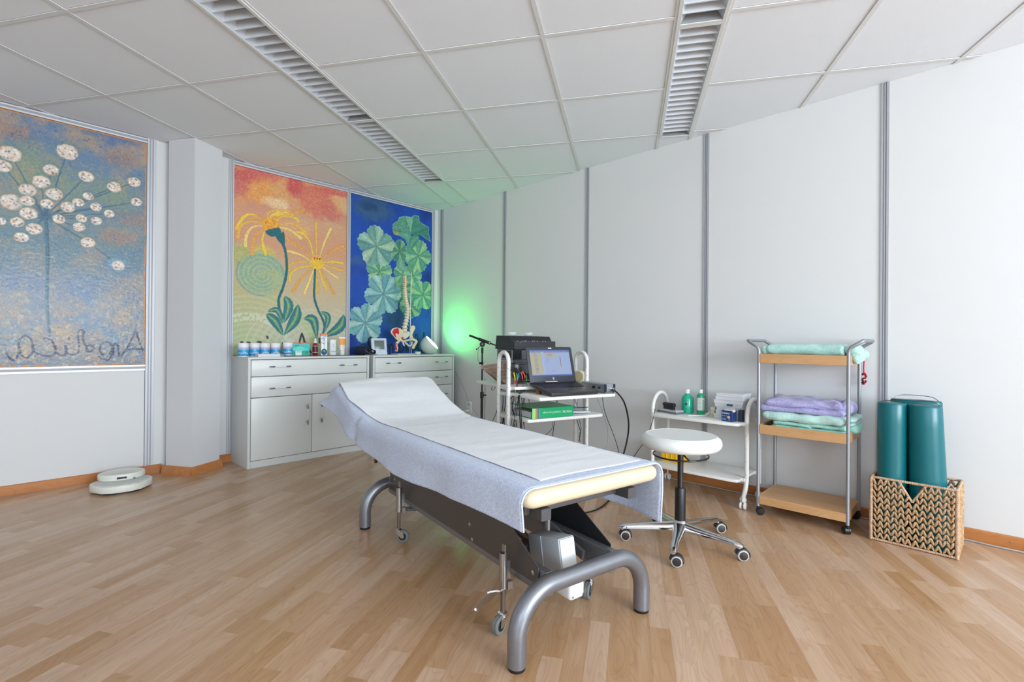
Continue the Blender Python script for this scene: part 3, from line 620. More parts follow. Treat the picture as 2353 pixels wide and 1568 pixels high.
pet2 = (((-1.4255, 1.7995), (-1.4269, 1.9426), (-1.4352, 2.1104)), ((-1.3947, 1.7905), (-1.3487, 1.9415), (-1.288, 2.0799)), ((-1.3675, 1.7809), (-1.2789, 1.8656), (-1.1588, 1.9326)), ((-1.3604, 1.7489), (-1.264, 1.7675), (-1.1644, 1.7663)), ((-1.3603, 1.7292), (-1.2634, 1.7074), (-1.1666, 1.6955)), ((-1.3736, 1.7079), (-1.2908, 1.6577), (-1.2117, 1.6178)), ((-1.3897, 1.6929), (-1.3177, 1.5754), (-1.2541, 1.4638)), ((-1.4031, 1.6848), (-1.3657, 1.5839), (-1.3308, 1.5014)), ((-1.4244, 1.6798), (-1.418, 1.5658), (-1.4157, 1.4669)), ((-1.447, 1.6798), (-1.4918, 1.5587), (-1.5322, 1.446)), ((-1.4603, 1.6886), (-1.5693, 1.5767), (-1.6374, 1.4566)), ((-1.4775, 1.7022), (-1.5703, 1.6785), (-1.6575, 1.6181), (-1.6667, 1.5482)), ((-1.483, 1.7273), (-1.5834, 1.7277), (-1.6767, 1.6886), (-1.675, 1.6412)), ((-1.4832, 1.7467), (-1.5713, 1.7929), (-1.684, 1.8127)), ((-1.4742, 1.7736), (-1.5847, 1.8673), (-1.7094, 1.9236)), ((-1.4546, 1.7891), (-1.4887, 1.9201), (-1.5476, 1.9877), (-1.6011, 1.9992)))
for k, s_ in enumerate(pet2): P.stroke(s_, 0.014, (206, 126, 70), 0.45, 0.034); P.stroke(s_, 0.010, yel[(k+1) % 4], 0.92, 0.025)
c1, c2_ = ((-1.8366, 2.0155), (-1.4223, 1.7347))
P.blob(c1, 0.074, 0.064, (238, 166, 56), 1, 0.1, 0.06); P.blob(c2_, 0.062, 0.062, (240, 192, 62), 1, 0.1, 0.06)
for i in range(26):
    t = i*2.4; s_ = math.sqrt(i/26.0)*0.055
    P.stroke([(c1[0]+s_*math.cos(t), c1[1]+s_*math.sin(t)*0.85), (c1[0]+s_*math.cos(t+0.5)+0.006, c1[1]+s_*math.sin(t+0.5)*0.85)], 0.008, (246, 196, 84) if i % 2 else (222, 130, 44), 0.8)
for q in ((-1.4439, 1.7776), (-1.42, 1.7793), (-1.3946, 1.7787)): P.blob(q, 0.008, 0.011, (196, 60, 40), 1, 0.3, 0)
gr = (34, 104, 114)
P.leaf(((-1.8812, 1.9507), (-1.8173, 1.9554), (-1.7584, 1.9998)), 0.07, gr); P.leaf(((-1.7705, 2.0125), (-1.7698, 1.9387), (-1.7307, 1.8607)), 0.06, gr)
P.stroke(((-1.7818, 1.949), (-1.738, 1.8757), (-1.7108, 1.8052), (-1.6988, 1.7009), (-1.7003, 1.601), (-1.7295, 1.4739), (-1.7646, 1.3785), (-1.7566, 1.2864), (-1.721, 1.2139)), 0.024, gr, 1, 0.022); P.leaf(((-1.7294, 1.9825), (-1.736, 1.9194), (-1.7183, 1.8352)), 0.038, gr)
P.stroke(((-1.4363, 1.6706), (-1.443, 1.5374), (-1.4417, 1.4076), (-1.4033, 1.2928), (-1.3621, 1.2161), (-1.341, 1.1378), (-1.358, 1.0715)), 0.020, (30, 104, 112), 1, 0.022)
for pts, w_ in ((((-1.8666, 1.2344), (-1.7984, 1.18), (-1.7232, 1.0525)), 0.085), (((-1.8575, 1.2566), (-1.7756, 1.2731), (-1.7265, 1.1517)), 0.05), (((-1.7131, 1.4007), (-1.6769, 1.3158), (-1.717, 1.1644)), 0.085), (((-1.5924, 1.336), (-1.6163, 1.2058), (-1.7159, 1.0551)), 0.095), (((-1.3804, 1.2835), (-1.3075, 1.2315), (-1.3378, 1.0917)), 0.06), (((-1.145, 1.2629), (-1.1871, 1.1421), (-1.3401, 1.0455)), 0.1), (((-1.5377, 1.2089), (-1.449, 1.1996), (-1.4142, 1.0249)), 0.085)):
    P.leaf(pts, w_, (52, 118, 126), (96, 158, 136)); P.leaf([pts[0], pts[1], pts[2]], w_*0.18, (150, 180, 110))
for s_ in (((-1.5556, 1.0705), (-1.5692, 1.0232), (-1.5813, 0.9659), (-1.5947, 0.9152)), ((-1.5556, 1.0705), (-1.5385, 1.0235), (-1.5226, 0.9724), (-1.4698, 0.8951)), ((-1.859, 1.0382), (-1.8566, 1.0261)), ((-2.0171, 0.9864), (-1.9995, 0.9794), (-1.9937, 0.9534), (-2.0032, 0.906)), ((-1.935, 0.9917), (-1.9146, 0.9894), (-1.9054, 0.9714)), ((-1.725, 0.983), (-1.7237, 0.9756)), ((-2.067, 0.9862), (-2.0606, 0.9885)), ((-1.3914, 1.0251), (-1.3857, 0.9898))): P.stroke(s_, 0.017, (46, 48, 58), 0.95)
P.mixc((150, 128, 84), (zz < 0.04)*0.5)
P.build('yellow', 'red and orange painting of two yellow flowers, behind the white supplement tubs', 0.6)
# -- right: round green leaves on blue
P = Painting(-1.086, -0.094, PZ0+0.001, PZ1-0.001, 0.0045); X, Z = P.X, P.Z; zz = (Z-PZ0)/(PZ1-PZ0)
P.fill((14, 72, 172)); P.mixc((10, 50, 132), (fbm(X, Z, 4, 1)-0.45)*3.5); P.mixc((10, 92, 168), np.clip((fbm(X, Z, 3, 4)-0.5)*4, 0, 0.8)*np.clip(1.1-zz, 0.2, 1))
P.speck(0.25, 26, (64, 92, 140), 0.55, 42); P.speck(0.30, 60, (12, 56, 150), 0.5, 43)
P.blob((-0.8367, 2.3615), 0.22, 0.12, (60, 92, 128), 0.85, 0.6, 0.45); P.blob((-0.8844, 2.3802), 0.10, 0.05, (20, 60, 110), 0.7, 0.6, 0.4); P.blob((-0.5441, 1.2937), 0.14, 0.2, (24, 66, 100), 0.7, 0.9, 0.4)
P.blob((-1.0173, 1.812), 0.08, 0.05, (84, 104, 140), 0.5, 0.9, 0.4); P.blob((-0.7776, 1.2685), 0.1, 0.03, (100, 104, 140), 0.5, 0.8, 0.4)
for s_ in (((-0.689, 1.4031), (-0.6546, 1.3031), (-0.6165, 1.195)), ((-0.3765, 2.1662), (-0.3839, 2.0134), (-0.4626, 1.8522), (-0.4699, 1.7015)), ((-0.1641, 1.4206), (-0.1249, 1.3446), (-0.1626, 1.2803)), ((-0.4465, 2.0044), (-0.4528, 1.7633), (-0.4595, 1.5526))): P.stroke(s_, 0.010, (16, 60, 84), 0.9)
teal = [(110, 158, 150), (150, 188, 170), (96, 148, 146), (164, 192, 166)]; dgr = [(70, 136, 120), (116, 162, 122), (52, 122, 116), (128, 170, 128)]; mgr = [(96, 160, 132), (146, 190, 140), (80, 150, 126), (136, 186, 150)]; bl_ = [(112, 166, 172), (146, 188, 192), (100, 154, 168), (160, 196, 190)]
for (q, r_, w_, lob, ph) in (((-0.4774, 1.581), 0.17, 1, 5, 20), ((-0.3648, 1.3932), 0.14, 1, 5, 40), ((-0.5165, 1.9721), 0.125, 1, 5, 10), ((-0.2735, 1.9599), 0.175, 2, 5, 70), ((-0.7579, 1.7297), 0.15, 2, 5, 15), ((-0.4789, 1.723), 0.11, 2, 4, 60), ((-0.3356, 1.7304), 0.11, 2, 4, 10), ((-0.7929, 1.9836), 0.215, 0, 5, 96), ((-0.7064, 1.4962), 0.22, 3, 6, 10), ((-0.207, 1.5266), 0.165, 2, 6, 0), ((-0.9131, 1.1893), 0.2, 3, 6, 80)):
    P.fan(q, r_*0.96, (teal, dgr, mgr, bl_)[w_], lob, ph, 0.09 if w_ in (1, 2) else 0.06)
P.leaf(((-0.4894, 1.8863), (-0.4975, 1.8255), (-0.4441, 1.7793)), 0.11, (108, 160, 138), (140, 180, 150)); P.leaf(((-0.3186, 1.8545), (-0.3729, 1.8176), (-0.4175, 1.7823)), 0.07, (92, 156, 120))
bigc, lo_ = ((-0.3731, 2.1819), (-0.3765, 2.1662))
for pts, c_ in ((((-0.373, 2.1744), (-0.6013, 2.1883), (-0.6019, 2.2471), (-0.5372, 2.2959), (-0.5202, 2.3362), (-0.4502, 2.3615)), (92, 150, 128)), (((-0.373, 2.1744), (-0.4502, 2.3615), (-0.3605, 2.3665), (-0.3334, 2.3946)), (118, 176, 148)), (((-0.373, 2.1744), (-0.3334, 2.3946), (-0.2688, 2.3963), (-0.2645, 2.3385), (-0.1273, 2.2932)), (70, 136, 120)), (((-0.373, 2.1744), (-0.1273, 2.2932), (-0.1383, 2.2364), (-0.1063, 2.1395), (-0.2292, 2.1902)), (60, 130, 112)), (((-0.373, 2.1744), (-0.6013, 2.1883), (-0.5872, 2.1465), (-0.5356, 2.1402)), (150, 156, 92))):
    n_ = len(pts); xs_, zs_ = [q[0] for q in pts], [q[1] for q in pts]
    sl = P.win((min(xs_), max(xs_), min(zs_), max(zs_))); A_, B_ = P.wx[sl], P.wz[sl]; ins = np.zeros(A_.shape, bool); j = n_-1
    for i in range(n_):
        cnd = ((zs_[i] > B_) != (zs_[j] > B_)) & (A_ < (xs_[j]-xs_[i])*(B_-zs_[i])/(zs_[j]-zs_[i]+1e-9)+xs_[i]); ins ^= cnd; j = i
    P.apply(sl, ins*1.0, c_, 0.25)
    P.stroke(pts[1:], 0.006, (170, 200, 170), 0.8, smooth=False)
    P.stroke([pts[0], pts[1]], 0.006, (40, 96, 88), 0.7, smooth=False)
P.leaf(((-0.5443, 2.1536), (-0.4123, 2.1452), (-0.3893, 2.0126)), 0.10, (86, 150, 136), (120, 176, 152)); P.leaf(((-0.2664, 2.1688), (-0.3396, 2.1112), (-0.3839, 2.0058)), 0.10, (76, 140, 120), (110, 168, 140))
for s_ in (((-0.8515, 1.0461), (-0.8694, 1.0297), (-0.8712, 0.9851), (-0.8572, 0.9405)), ((-0.8515, 1.0461), (-0.8332, 1.0301), (-0.8327, 0.9812), (-0.8505, 0.9405)), ((-0.6431, 0.9685), (-0.6258, 0.9232), (-0.6263, 0.8854)), ((-0.6318, 0.9442), (-0.6141, 0.9694), (-0.5972, 0.9728), (-0.5871, 0.9441), (-0.589, 0.8872)), ((-0.5575, 0.9187), (-0.5425, 0.8995), (-0.5127, 0.8971), (-0.4955, 0.9226), (-0.5058, 0.9568), (-0.5283, 0.9632), (-0.5355, 0.9398), (-0.5127, 0.8992)), ((-0.5127, 0.8992), (-0.4776, 0.8947), (-0.4552, 0.9224), (-0.4581, 0.9611)), ((-0.4276, 0.9611), (-0.4222, 0.9309), (-0.4168, 0.9007)), ((-0.4224, 0.9525), (-0.3965, 0.9178), (-0.3653, 0.9038), (-0.3289, 0.9088), (-0.2817, 0.9349), (-0.2663, 0.9833), (-0.2725, 1.0625), (-0.2876, 1.0865), (-0.3033, 1.0709), (-0.3014, 1.0402)), ((-0.2826, 1.0184), (-0.2741, 0.9613), (-0.2603, 0.9172), (-0.2387, 0.8971), (-0.2146, 0.9125), (-0.2042, 0.9524), (-0.196, 1.0414), (-0.1896, 1.1038)), ((-0.1896, 1.1038), (-0.1782, 1.055), (-0.1588, 1.0351), (-0.1255, 1.0063), (-0.1139, 0.9614)), ((-0.1143, 0.9974), (-0.1304, 0.9524), (-0.1244, 0.9075), (-0.1075, 0.8804))): P.stroke(s_, 0.020, (24, 32, 48), 0.92)
P.build('leaves', 'deep blue painting of round green leaves, behind the spine model', 0.55)

# ---------------------------------------------------------------- massage table (local x across, y towards the head end)
TT = thing('massage_table', 'height-adjustable massage table with cream padding and arched silver tube feet', 'massage table', (-2.101, -3.539, 0), R(-11))
silver = mat('silver_lacquer', (126, 129, 136), 0.34, 0.7, var=(900, (150, 153, 160)))
plate_m = mat('plate_wood_reflection', (96, 92, 90), 0.36, 0.55)  # dark grey plate; brownish cast of reflected wood put into its colour
black_m = mat('black_plastic', (26, 26, 28), 0.4); rubber = mat('black_rubber', (18, 18, 19), 0.65)
steel = mat('brushed_steel', (168, 166, 164), 0.28, 0.9); chrome = mat('chrome', (214, 216, 220), 0.08, 1.0)
cream = mat('cream_vinyl', (226, 208, 176), 0.34, coat=0.15, bump=(350, 0.06, 0.001))
greyp = mat('grey_housing', (176, 182, 188), 0.45); whitep = mat('white_plastic', (228, 231, 232), 0.38); tyre = mat('grey_tyre', (112, 118, 116), 0.6)
for nm, t0, lab in (('foot_arch', 0.0, 'front foot arch'), ('foot_arch', 1.386, 'rear foot arch')):
    P_ = [(-0.29, t0, 0.012), (-0.29, t0, 0.06)]+[tuple(v) for v in arc((-0.15, t0, 0.088), 0.14, 180, 90, 14, (1, 0, 0), (0, 0, 1))]+[tuple(v) for v in arc((0.15, t0, 0.088), 0.14, 90, 0, 14, (1, 0, 0), (0, 0, 1))]+[(0.29, t0, 0.06), (0.29, t0, 0.012)]
    a_ = part(nm, MB().tube(P_, 0.030, n=28), silver, TT, 60)
    for sx_ in (-0.29, 0.29): part('foot_pad', MB().lathe([(0.026, 0), (0.0275, 0.003), (0.0265, 0.010), (0.0255, 0.016)], (sx_, t0, 0), n=28), rubber, a_)
for sx_ in (-0.15, 0.15): part('base_rail', MB().b(sx_-0.016, sx_+0.016, 0.01, 1.376, 0.176, 0.256, 0.004), silver, TT)
part('cross_member', MB().b(-0.14, 0.14, 0.30, 0.36, 0.175, 0.215, 0.003), silver, TT)
part('cross_member', MB().b(-0.14, 0.14, 1.05, 1.11, 0.175, 0.215, 0.003), silver, TT)
side_poly = [(0.045, 0.205), (0.045, 0.262), (0.24, 0.372), (1.18, 0.372), (1.335, 0.30), (1.335, 0.205)]
for sx_, m_ in ((-0.172, plate_m), (0.168, mat('dark_plate', (40, 41, 46), 0.5, 0.2))):
    M_ = Matrix(((0, 0, 1, sx_), (1, 0, 0, 0), (0, 1, 0, 0), (0, 0, 0, 1)))
    pl = part('side_plate', MB().prism(side_poly, 0, 0.004, M_), m_, TT, smooth=False)
    for t_, z_ in ((0.075, 0.235), (0.49, 0.27), (0.47, 0.215), (1.27, 0.27)):
        o_ = -1 if sx_ < 0 else 1
        part('bolt', MB().lathe([(0.0001, 0.003), (0.005, 0.0025), (0.0085, 0.0)], (sx_+(0 if sx_ < 0 else 0.004), t_, z_), (o_, 0, 0), n=14), steel, pl)
for sx_ in (-0.2, 0.2):
    part('top_rail', MB().b(sx_-0.02, sx_+0.02, -0.03, 1.34, 0.446, 0.484, 0.002), mat('dark_steel', (96, 98, 102), 0.4, 0.6), TT, smooth=False)
part('top_crossbar', MB().b(-0.24, 0.27, 0.03, 0.06, 0.452, 0.482, 0.002), MATS['dark_steel'], TT, smooth=False)
part('top_crossbar', MB().b(-0.24, 0.27, 1.28, 1.31, 0.452, 0.482, 0.002), MATS['dark_steel'], TT, smooth=False)
def barp(name, a, b_, w, h, m, par):
    a = Vector(a); b_ = Vector(b_); x, y, z = fr(b_-a); M_ = Matrix(((x.x, y.x, z.x), (x.y, y.y, z.y), (x.z, y.z, z.z)))
    return part(name, MB().box((a+b_)/2, (w, h, (b_-a).length), M_, 0.0015), m, par, smooth=False)
for sx_ in (-0.115, 0.105):
    barp('scissor_arm', (sx_, 0.12, 0.21), (sx_, 1.05, 0.45), 0.012, 0.036, silver, TT)
    barp('scissor_arm', (sx_+0.014, 1.25, 0.21), (sx_+0.014, 0.30, 0.45), 0.012, 0.036, silver, TT)
barp('upright_post', (-0.100, 0.085, 0.36), (-0.100, 0.085, 0.46), 0.016, 0.010, silver, TT)
# control housings under the foot end
Mb = Matrix.Translation((0.012, 0.192, 0.216)) @ Matrix.Rotation(R(-11), 4, 'X')
cb = MB().box((0, 0, 0), (0.078, 0.185, 0.140), None, 0.008); cb.v = [tuple(Mb @ Vector(v)) for v in cb.v]
hb = part('motor_housing', cb, greyp, TT)
rb_ = MB().box((-0.040, 0.01, 0), (0.004, 0.006, 0.136), None, 0.001); rb_.v = [tuple(Mb @ Vector(v)) for v in rb_.v]; part('rib', rb_, greyp, hb)
fp_ = MB().box((0.0, -0.0935, 0.0), (0.068, 0.006, 0.130), None, 0.003); fp_.v = [tuple(Mb @ Vector(v)) for v in fp_.v]; part('end_cover', fp_, mat('pale_cover', (224, 230, 232), 0.4), hb)
mt_ = part('actuator_box', MB().box((0.045, 0.135, 0.118), (0.075, 0.10, 0.085), None, 0.016, 3), whitep, TT)
for dx_ in (-0.024, 0.024): part('screw', MB().lathe([(0.0001, 0.001), (0.003, 0.0008), (0.004, 0)], (0.045+dx_, 0.0845, 0.092), (0, -1, 0), n=10), steel, mt_)
part('hydraulic_cylinder', MB().cyl((0.04, 0.2, 0.15), (0.03, 0.8, 0.30), 0.022).cyl((0.03, 0.8, 0.30), (0.025, 1.0, 0.35), 0.011), steel, TT)
# lifting castors
def castor(px_, py_, ang, sleeve_top, side):
    c_ = thing_part = bpy.data.objects.new('castor_post', None)
    sl = part('castor_sleeve', MB().lathe([(0.0142, 0.152), (0.0142, sleeve_top), (0.0112, sleeve_top), (0.0112, sleeve_top-0.03), (0.0001, sleeve_top-0.03)], (px_, py_, 0), n=20), steel, TT)
    part('castor_rod', MB().cyl((px_, py_, 0.066), (px_, py_, 0.155), 0.0085, n=14), mat('worn_rod', (120, 108, 100), 0.4, 0.7), sl)
    sg = -side
    part('bracket', MB().b(px_, px_+sg*0.028, py_-0.006, py_+0.006, 0.165, sleeve_top-0.03, 0.001).b(px_+sg*0.010, px_+sg*0.030, py_-0.018, py_+0.018, 0.145, 0.175, 0.002), steel, sl)
    part('mount_plate', MB().b(px_+side*0.0-sg*0.0, px_+sg*0.006, py_-0.010, py_+0.010, sleeve_top-0.03, sleeve_top+0.03, 0.001), steel, sl)
    d = Vector((math.cos(ang), math.sin(ang), 0)); n_ = Vector((-d.y, d.x, 0)); w0 = Vector((px_, py_, 0))+d*0.022
    f_ = MB().lathe([(0.014, 0.052), (0.017, 0.056), (0.017, 0.064), (0.010, 0.070)], (px_, py_, 0), n=18)
    for s_ in (-1, 1):
        q = w0+n_*(s_*0.0145)
        M_ = Matrix(((d.x, n_.x, 0, 0), (d.y, n_.y, 0, 0), (0, 0, 1, 0), (0, 0, 0, 1)))
        pts = [(-0.034, 0.056), (0.004, 0.056), (0.010, 0.030), (0.004, 0.022), (-0.008, 0.026)]
        mm = Matrix.Translation(q) @ Matrix(((d.x, 0, n_.x, 0), (d.y, 0, n_.y, 0), (0, 1, 0, 0), (0, 0, 0, 1)))
        f_.prism(pts, -0.001, 0.001, mm)
    part('castor_fork', f_, chrome, sl, smooth=False)
    w1 = Vector((w0.x, w0.y, 0.031))
    wh = part('castor_wheel', MB().lathe([(0.012, -0.011), (0.028, -0.011), (0.031, -0.008), (0.031, -0.002), (0.0295, 0), (0.031, 0.002), (0.031, 0.008), (0.028, 0.011), (0.012, 0.011)], w1, n_, n=30), tyre, sl)
    part('wheel_hub', MB().lathe([(0.0001, -0.0115), (0.019, -0.0115), (0.019, 0.0115), (0.0001, 0.0115)], w1, n_, n=24), black_m, wh)
castor(-0.212, 0.190, R(200), 0.272, -1)
castor(-0.212, 1.115, R(-40), 0.272, -1)
castor(0.205, 0.19, R(210), 0.25, 1)
castor(0.205, 1.115, R(-40), 0.25, 1)
part('brace_rod', MB().cyl((-0.19, 1.12, 0.16), (-0.10, 1.02, 0.20), 0.006, n=10), MATS['dark_steel'], TT)
part('brace_rod', MB().cyl((-0.19, 1.12, 0.157), (-0.06, 1.00, 0.165), 0.006, n=10), MATS['dark_steel'], TT)
# foot pedal
ped = part('pedal_bar', MB().cyl((-0.205, 0.185, 0.150), (-0.262, 0.205, 0.125), 0.0065, n=12), steel, TT)
pa, pb = Vector((-0.262, 0.165, 0.165)), Vector((-0.288, 0.275, 0.046)); dd = (pb-pa).normalized(); sd_ = Vector((0.814, -0.58, 0.15)).normalized()*0.019
pm = MB(); q0 = pa+dd*0.012; q1 = pb-dd*0.03; nn_ = dd.cross(sd_).normalized()*0.0015
P8 = [q0-sd_, q0+sd_, q1+sd_*0.7, q1-sd_*0.7]; pm.add([p-nn_ for p in P8]+[p+nn_ for p in P8], [(3, 2, 1, 0), (4, 5, 6, 7), (0, 1, 5, 4), (1, 2, 6, 5), (2, 3, 7, 6), (3, 0, 4, 7)])
part('pedal_plate', pm, mat('pedal_steel', (196, 186, 176), 0.25, 0.85), ped, smooth=False)
part('pedal_rim', MB().tube([q0-sd_*1.1, q0-sd_*0.6-nn_*2, q0+sd_*0.6-nn_*2, q0+sd_*1.25], 0.0055, n=10), chrome, ped)
part('pedal_tip', MB().tube([q1, (q1+pb)/2, pb], [0.006, 0.005, 0.003], n=10), chrome, ped)
# padding
part('cushion', MB().soft((0.020, 0.655, 0.525), (0.625, 1.42, 0.070), (0.045, 0.045, 0.033), n=22), cream, TT, 60)
hs = math.atan2(0.725-0.565, 1.84-1.38)
hc = MB().soft((0, 0, 0), (0.60, 0.50, 0.065), (0.045, 0.045, 0.03), n=14); Mh = Matrix.Translation((0, 1.63, 0.600)) @ Matrix.Rotation(hs, 4, 'X'); hc.v = [tuple(Mh @ Vector(v)) for v in hc.v]
part('head_cushion', hc, cream, TT, 60)
barp('headrest_strut', (-0.15, 1.36, 0.455), (-0.15, 1.76, 0.595), 0.02, 0.02, MATS['dark_steel'], TT); barp('headrest_strut', (0.15, 1.36, 0.455), (0.15, 1.76, 0.595), 0.02, 0.02, MATS['dark_steel'], TT)
kb_ = part('clamp_bolt', MB().cyl((-0.25, 1.33, 0.37), (-0.21, 1.33, 0.37), 0.006, n=10).cyl((-0.262, 1.33, 0.37), (-0.25, 1.33, 0.37), 0.013, n=6), mat('old_brass', (120, 100, 70), 0.35, 0.8), TT)
barp('clamp_arm', (-0.21, 1.33, 0.37), (-0.2, 1.30, 0.45), 0.01, 0.02, MATS['dark_steel'], TT)
# towel and couch paper
def interp(x, T):
    if x <= T[0][0]: return T[0][1]
    for (a, fa), (b_, fb) in zip(T[:-1], T[1:]):
        if x <= b_: return fa+(fb-fa)*(x-a)/(b_-a)
    return T[-1][1]
HT = [(-0.2, 0.564), (1.30, 0.564), (1.38, 0.572), (1.53, 0.610), (1.66, 0.655), (1.84, 0.722), (1.95, 0.742), (2.1, 0.735)]
def surfz(t): return sum(interp(t+d_, HT) for d_ in (-0.05, -0.025, 0, 0.025, 0.05))/5
HL = [(-0.06, 0.448), (0.0, 0.450), (0.13, 0.450), (0.28, 0.442), (0.52, 0.426), (0.86, 0.410), (1.15, 0.424), (1.48, 0.458), (1.70, 0.515), (1.88, 0.585), (2.0, 0.610)]
HRt = [(-0.06, 0.352), (0.1, 0.357), (0.4, 0.372), (1.4, 0.40), (1.7, 0.50), (2.0, 0.62)]
rows_ = []
nt_, t0_, t1_ = 200, -0.052, 1.99
for i in range(nt_+1):
    t = t0_+(t1_-t0_)*i/nt_; H_ = surfz(t)+0.001; row = []
    zl = interp(t, HL); zr = interp(t, HRt)
    if t > 1.88: H_ = min(H_, 0.728)-(t-1.88)*0.25
    fs1 = 0.005*math.sin(t*9+0.5)+0.0025*math.sin(t*21)
    cre = math.exp(-((t-1.47)/0.035)**2)
    nl = 16
    for k in range(nl+1):            # hem up to the rounded edge, left
        f_ = k/nl; z = zl+(H_-0.045-zl)*f_
        s_ = -0.318-0.006*(1-f_)**1.3*min(1, max(0, (t+0.05)/0.4))*2.2-fs1*(1-f_)*1.3*min(1, (t+0.06)/0.3)+0.022*cre*(1-f_*0.6)
        if t > 1.80: s_ -= 0.045*(t-1.80)/0.19*(1-f_)
        row.append((s_, z))
    for k in range(1, 8): a = R(180-90*k/8); row.append((-0.273+0.045*math.cos(a)+0.012*cre*math.cos(a)*-1, H_-0.045+0.045*math.sin(a)))
    for k in range(0, 31): row.append((-0.275+0.55*k/30, H_))
    for k in range(0, 7): a = R(78-78*k/6); row.append((0.292+0.045*math.cos(a), H_-0.045+0.045*math.sin(a)))
    for k in range(1, nl+1):
        f_ = k/nl; row.append((0.337-0.028*f_+0.010*f_*math.sin(t*17), H_-0.045+(zr-H_+0.045)*f_))
    te = t
    R3 = []
    for s_, z in row:
        w = mn.noise(Vector((s_*6, t*5, z*6)))*0.0035+mn.noise(Vector((s_*24, t*22, z*24)))*0.0007
        edge = 0.02*max(0, (0.53-z)/0.1)*(1 if s_ < 0 else 0.6) if i < 6 else 0
        if abs(s_) < 0.3 and z > H_-0.02: w = w*0.35
        side = 1 if abs(s_) > 0.31 else 0
        tsk = 0.085*max(0, (t-1.78)/0.21)*max(0, (0.66-z)/0.08) if (s_ < -0.30 and t > 1.78) else 0
        R3.append((s_+(w*2.2*(-1 if s_ < 0 else 1) if side else 0), te+tsk-edge*(1-i/6), z+(0 if side else abs(w))))
    rows_.append(R3)
terry = lambda n_, c_, c2_: mat(n_, c_, 0.95, var=(150, c2_), bump=(300, 0.8, 0.005), sheen=0.35)
tw = MB().grid(rows_)
tb = part('bath_towel', tw, terry('terry_blue', (214, 224, 242), (184, 198, 228)), None, 180)
tb.location = TT.location; tb.rotation_euler = TT.rotation_euler
sm_ = tb.modifiers.new('thick', 'SOLIDIFY'); sm_.thickness = 0.006; sm_.offset = 0
tag(tb, 'light blue terry towel draped over the massage table, hanging down both sides', 'towel')
hem_m = mat('towel_hem', (204, 213, 234), 0.9, bump=(300, 1, 0.003))
part('hem', MB().tube([Vector(p)+Vector((0, -0.003, 0)) for p in rows_[0]], 0.0032, n=8), hem_m, tb, 180)
PL = [(-0.05, -0.212), (1.15, -0.222), (1.38, -0.245), (1.53, -0.272), (1.66, -0.300), (1.9, -0.288), (2.0, -0.25)]
PR = [(-0.05, 0.262), (0.3, 0.285), (1.3, 0.300), (1.66, 0.30), (1.85, 0.33), (2.0, 0.31)]
rows2 = []; nt2 = 150
for i in range(nt2+1):
    tt_ = -0.022+(1.985+0.022)*i/nt2; r_ = []
    for k in range(61):
        f_ = k/60; t = tt_ + (0.012*math.sin(f_*5+0.5)+0.018*f_*(1-i/nt2) if i < nt2 else 0.012*math.sin(f_*5+0.5))-0.05*f_*(i/nt2)**6
        s_ = interp(t, PL)*(1-f_)+interp(t, PR)*f_
        head = max(0, min(1, (t-1.25)/0.3))
        z = surfz(t)+0.0065+0.0022*mn.noise(Vector((s_*3.5, t*14, 0)))+0.0010*mn.noise(Vector((s_*12, t*40, 3)))+0.001
        z += head*(0.012*(mn.noise(Vector((s_*5, t*5, 9)))+0.5)+0.014*f_**3)
        if t > 1.86: z += 0.03*math.sin((t-1.86)*12)*(0.4+f_*(1-f_)*3)-(t-1.86)*0.18
        z -= 0.012*max(0, (abs(s_)-0.283)/0.03)**1.2 if s_ > 0.283 and head < 0.1 else 0
        z -= 0.06*max(0, (0.10-f_)/0.10)*max(0, (i/nt2-0.95)/0.05)
        r_.append((s_, t, z))
    rows2.append(r_)
pp = part('couch_paper', MB().grid(rows2), mat('crepe_paper', (246, 248, 251), 0.85, bump=(70, 0.9, 0.004), stretch=(1, 7, 1)), None, 180)
pp.location = TT.location; pp.rotation_euler = TT.rotation_euler; sm_ = pp.modifiers.new('thick', 'SOLIDIFY'); sm_.thickness = 0.0006; sm_.offset = 0
tag(pp, 'white crepe paper strip laid along the top of the massage table', 'paper sheet')
# power cable below
cab = part('power_cable', MB().tube(catmull(((-1.5385, -2.0661, 0.006), (-1.7088, -2.2313, 0.006), (-1.7714, -2.3466, 0.006), (-1.821, -2.5116, 0.006), (-1.8599, -2.7399, 0.006), (-1.9068, -2.937, 0.006), (-1.9433, -3.079, 0.006), (-1.9281, -3.128, 0.006), (-1.8572, -3.1158, 0.012)), 8), 0.0055, n=10), rubber)
tag(cab, 'thick black cable curving over the floor below the massage table', 'cable')
cab = part('power_cable', MB().tube(catmull(((-1.1178, -2.8033, 0.006), (-1.0814, -2.8398, 0.006), (-0.9843, -2.8512, 0.006), (-0.8427, -2.8218, 0.006), (-0.6829, -2.7697, 0.006), (-0.4626, -2.668, 0.006), (-0.1916, -2.5331, 0.006)), 8), 0.0045, n=10), rubber)
tag(cab, 'black cable looping over the floor behind the foot end of the table', 'cable')

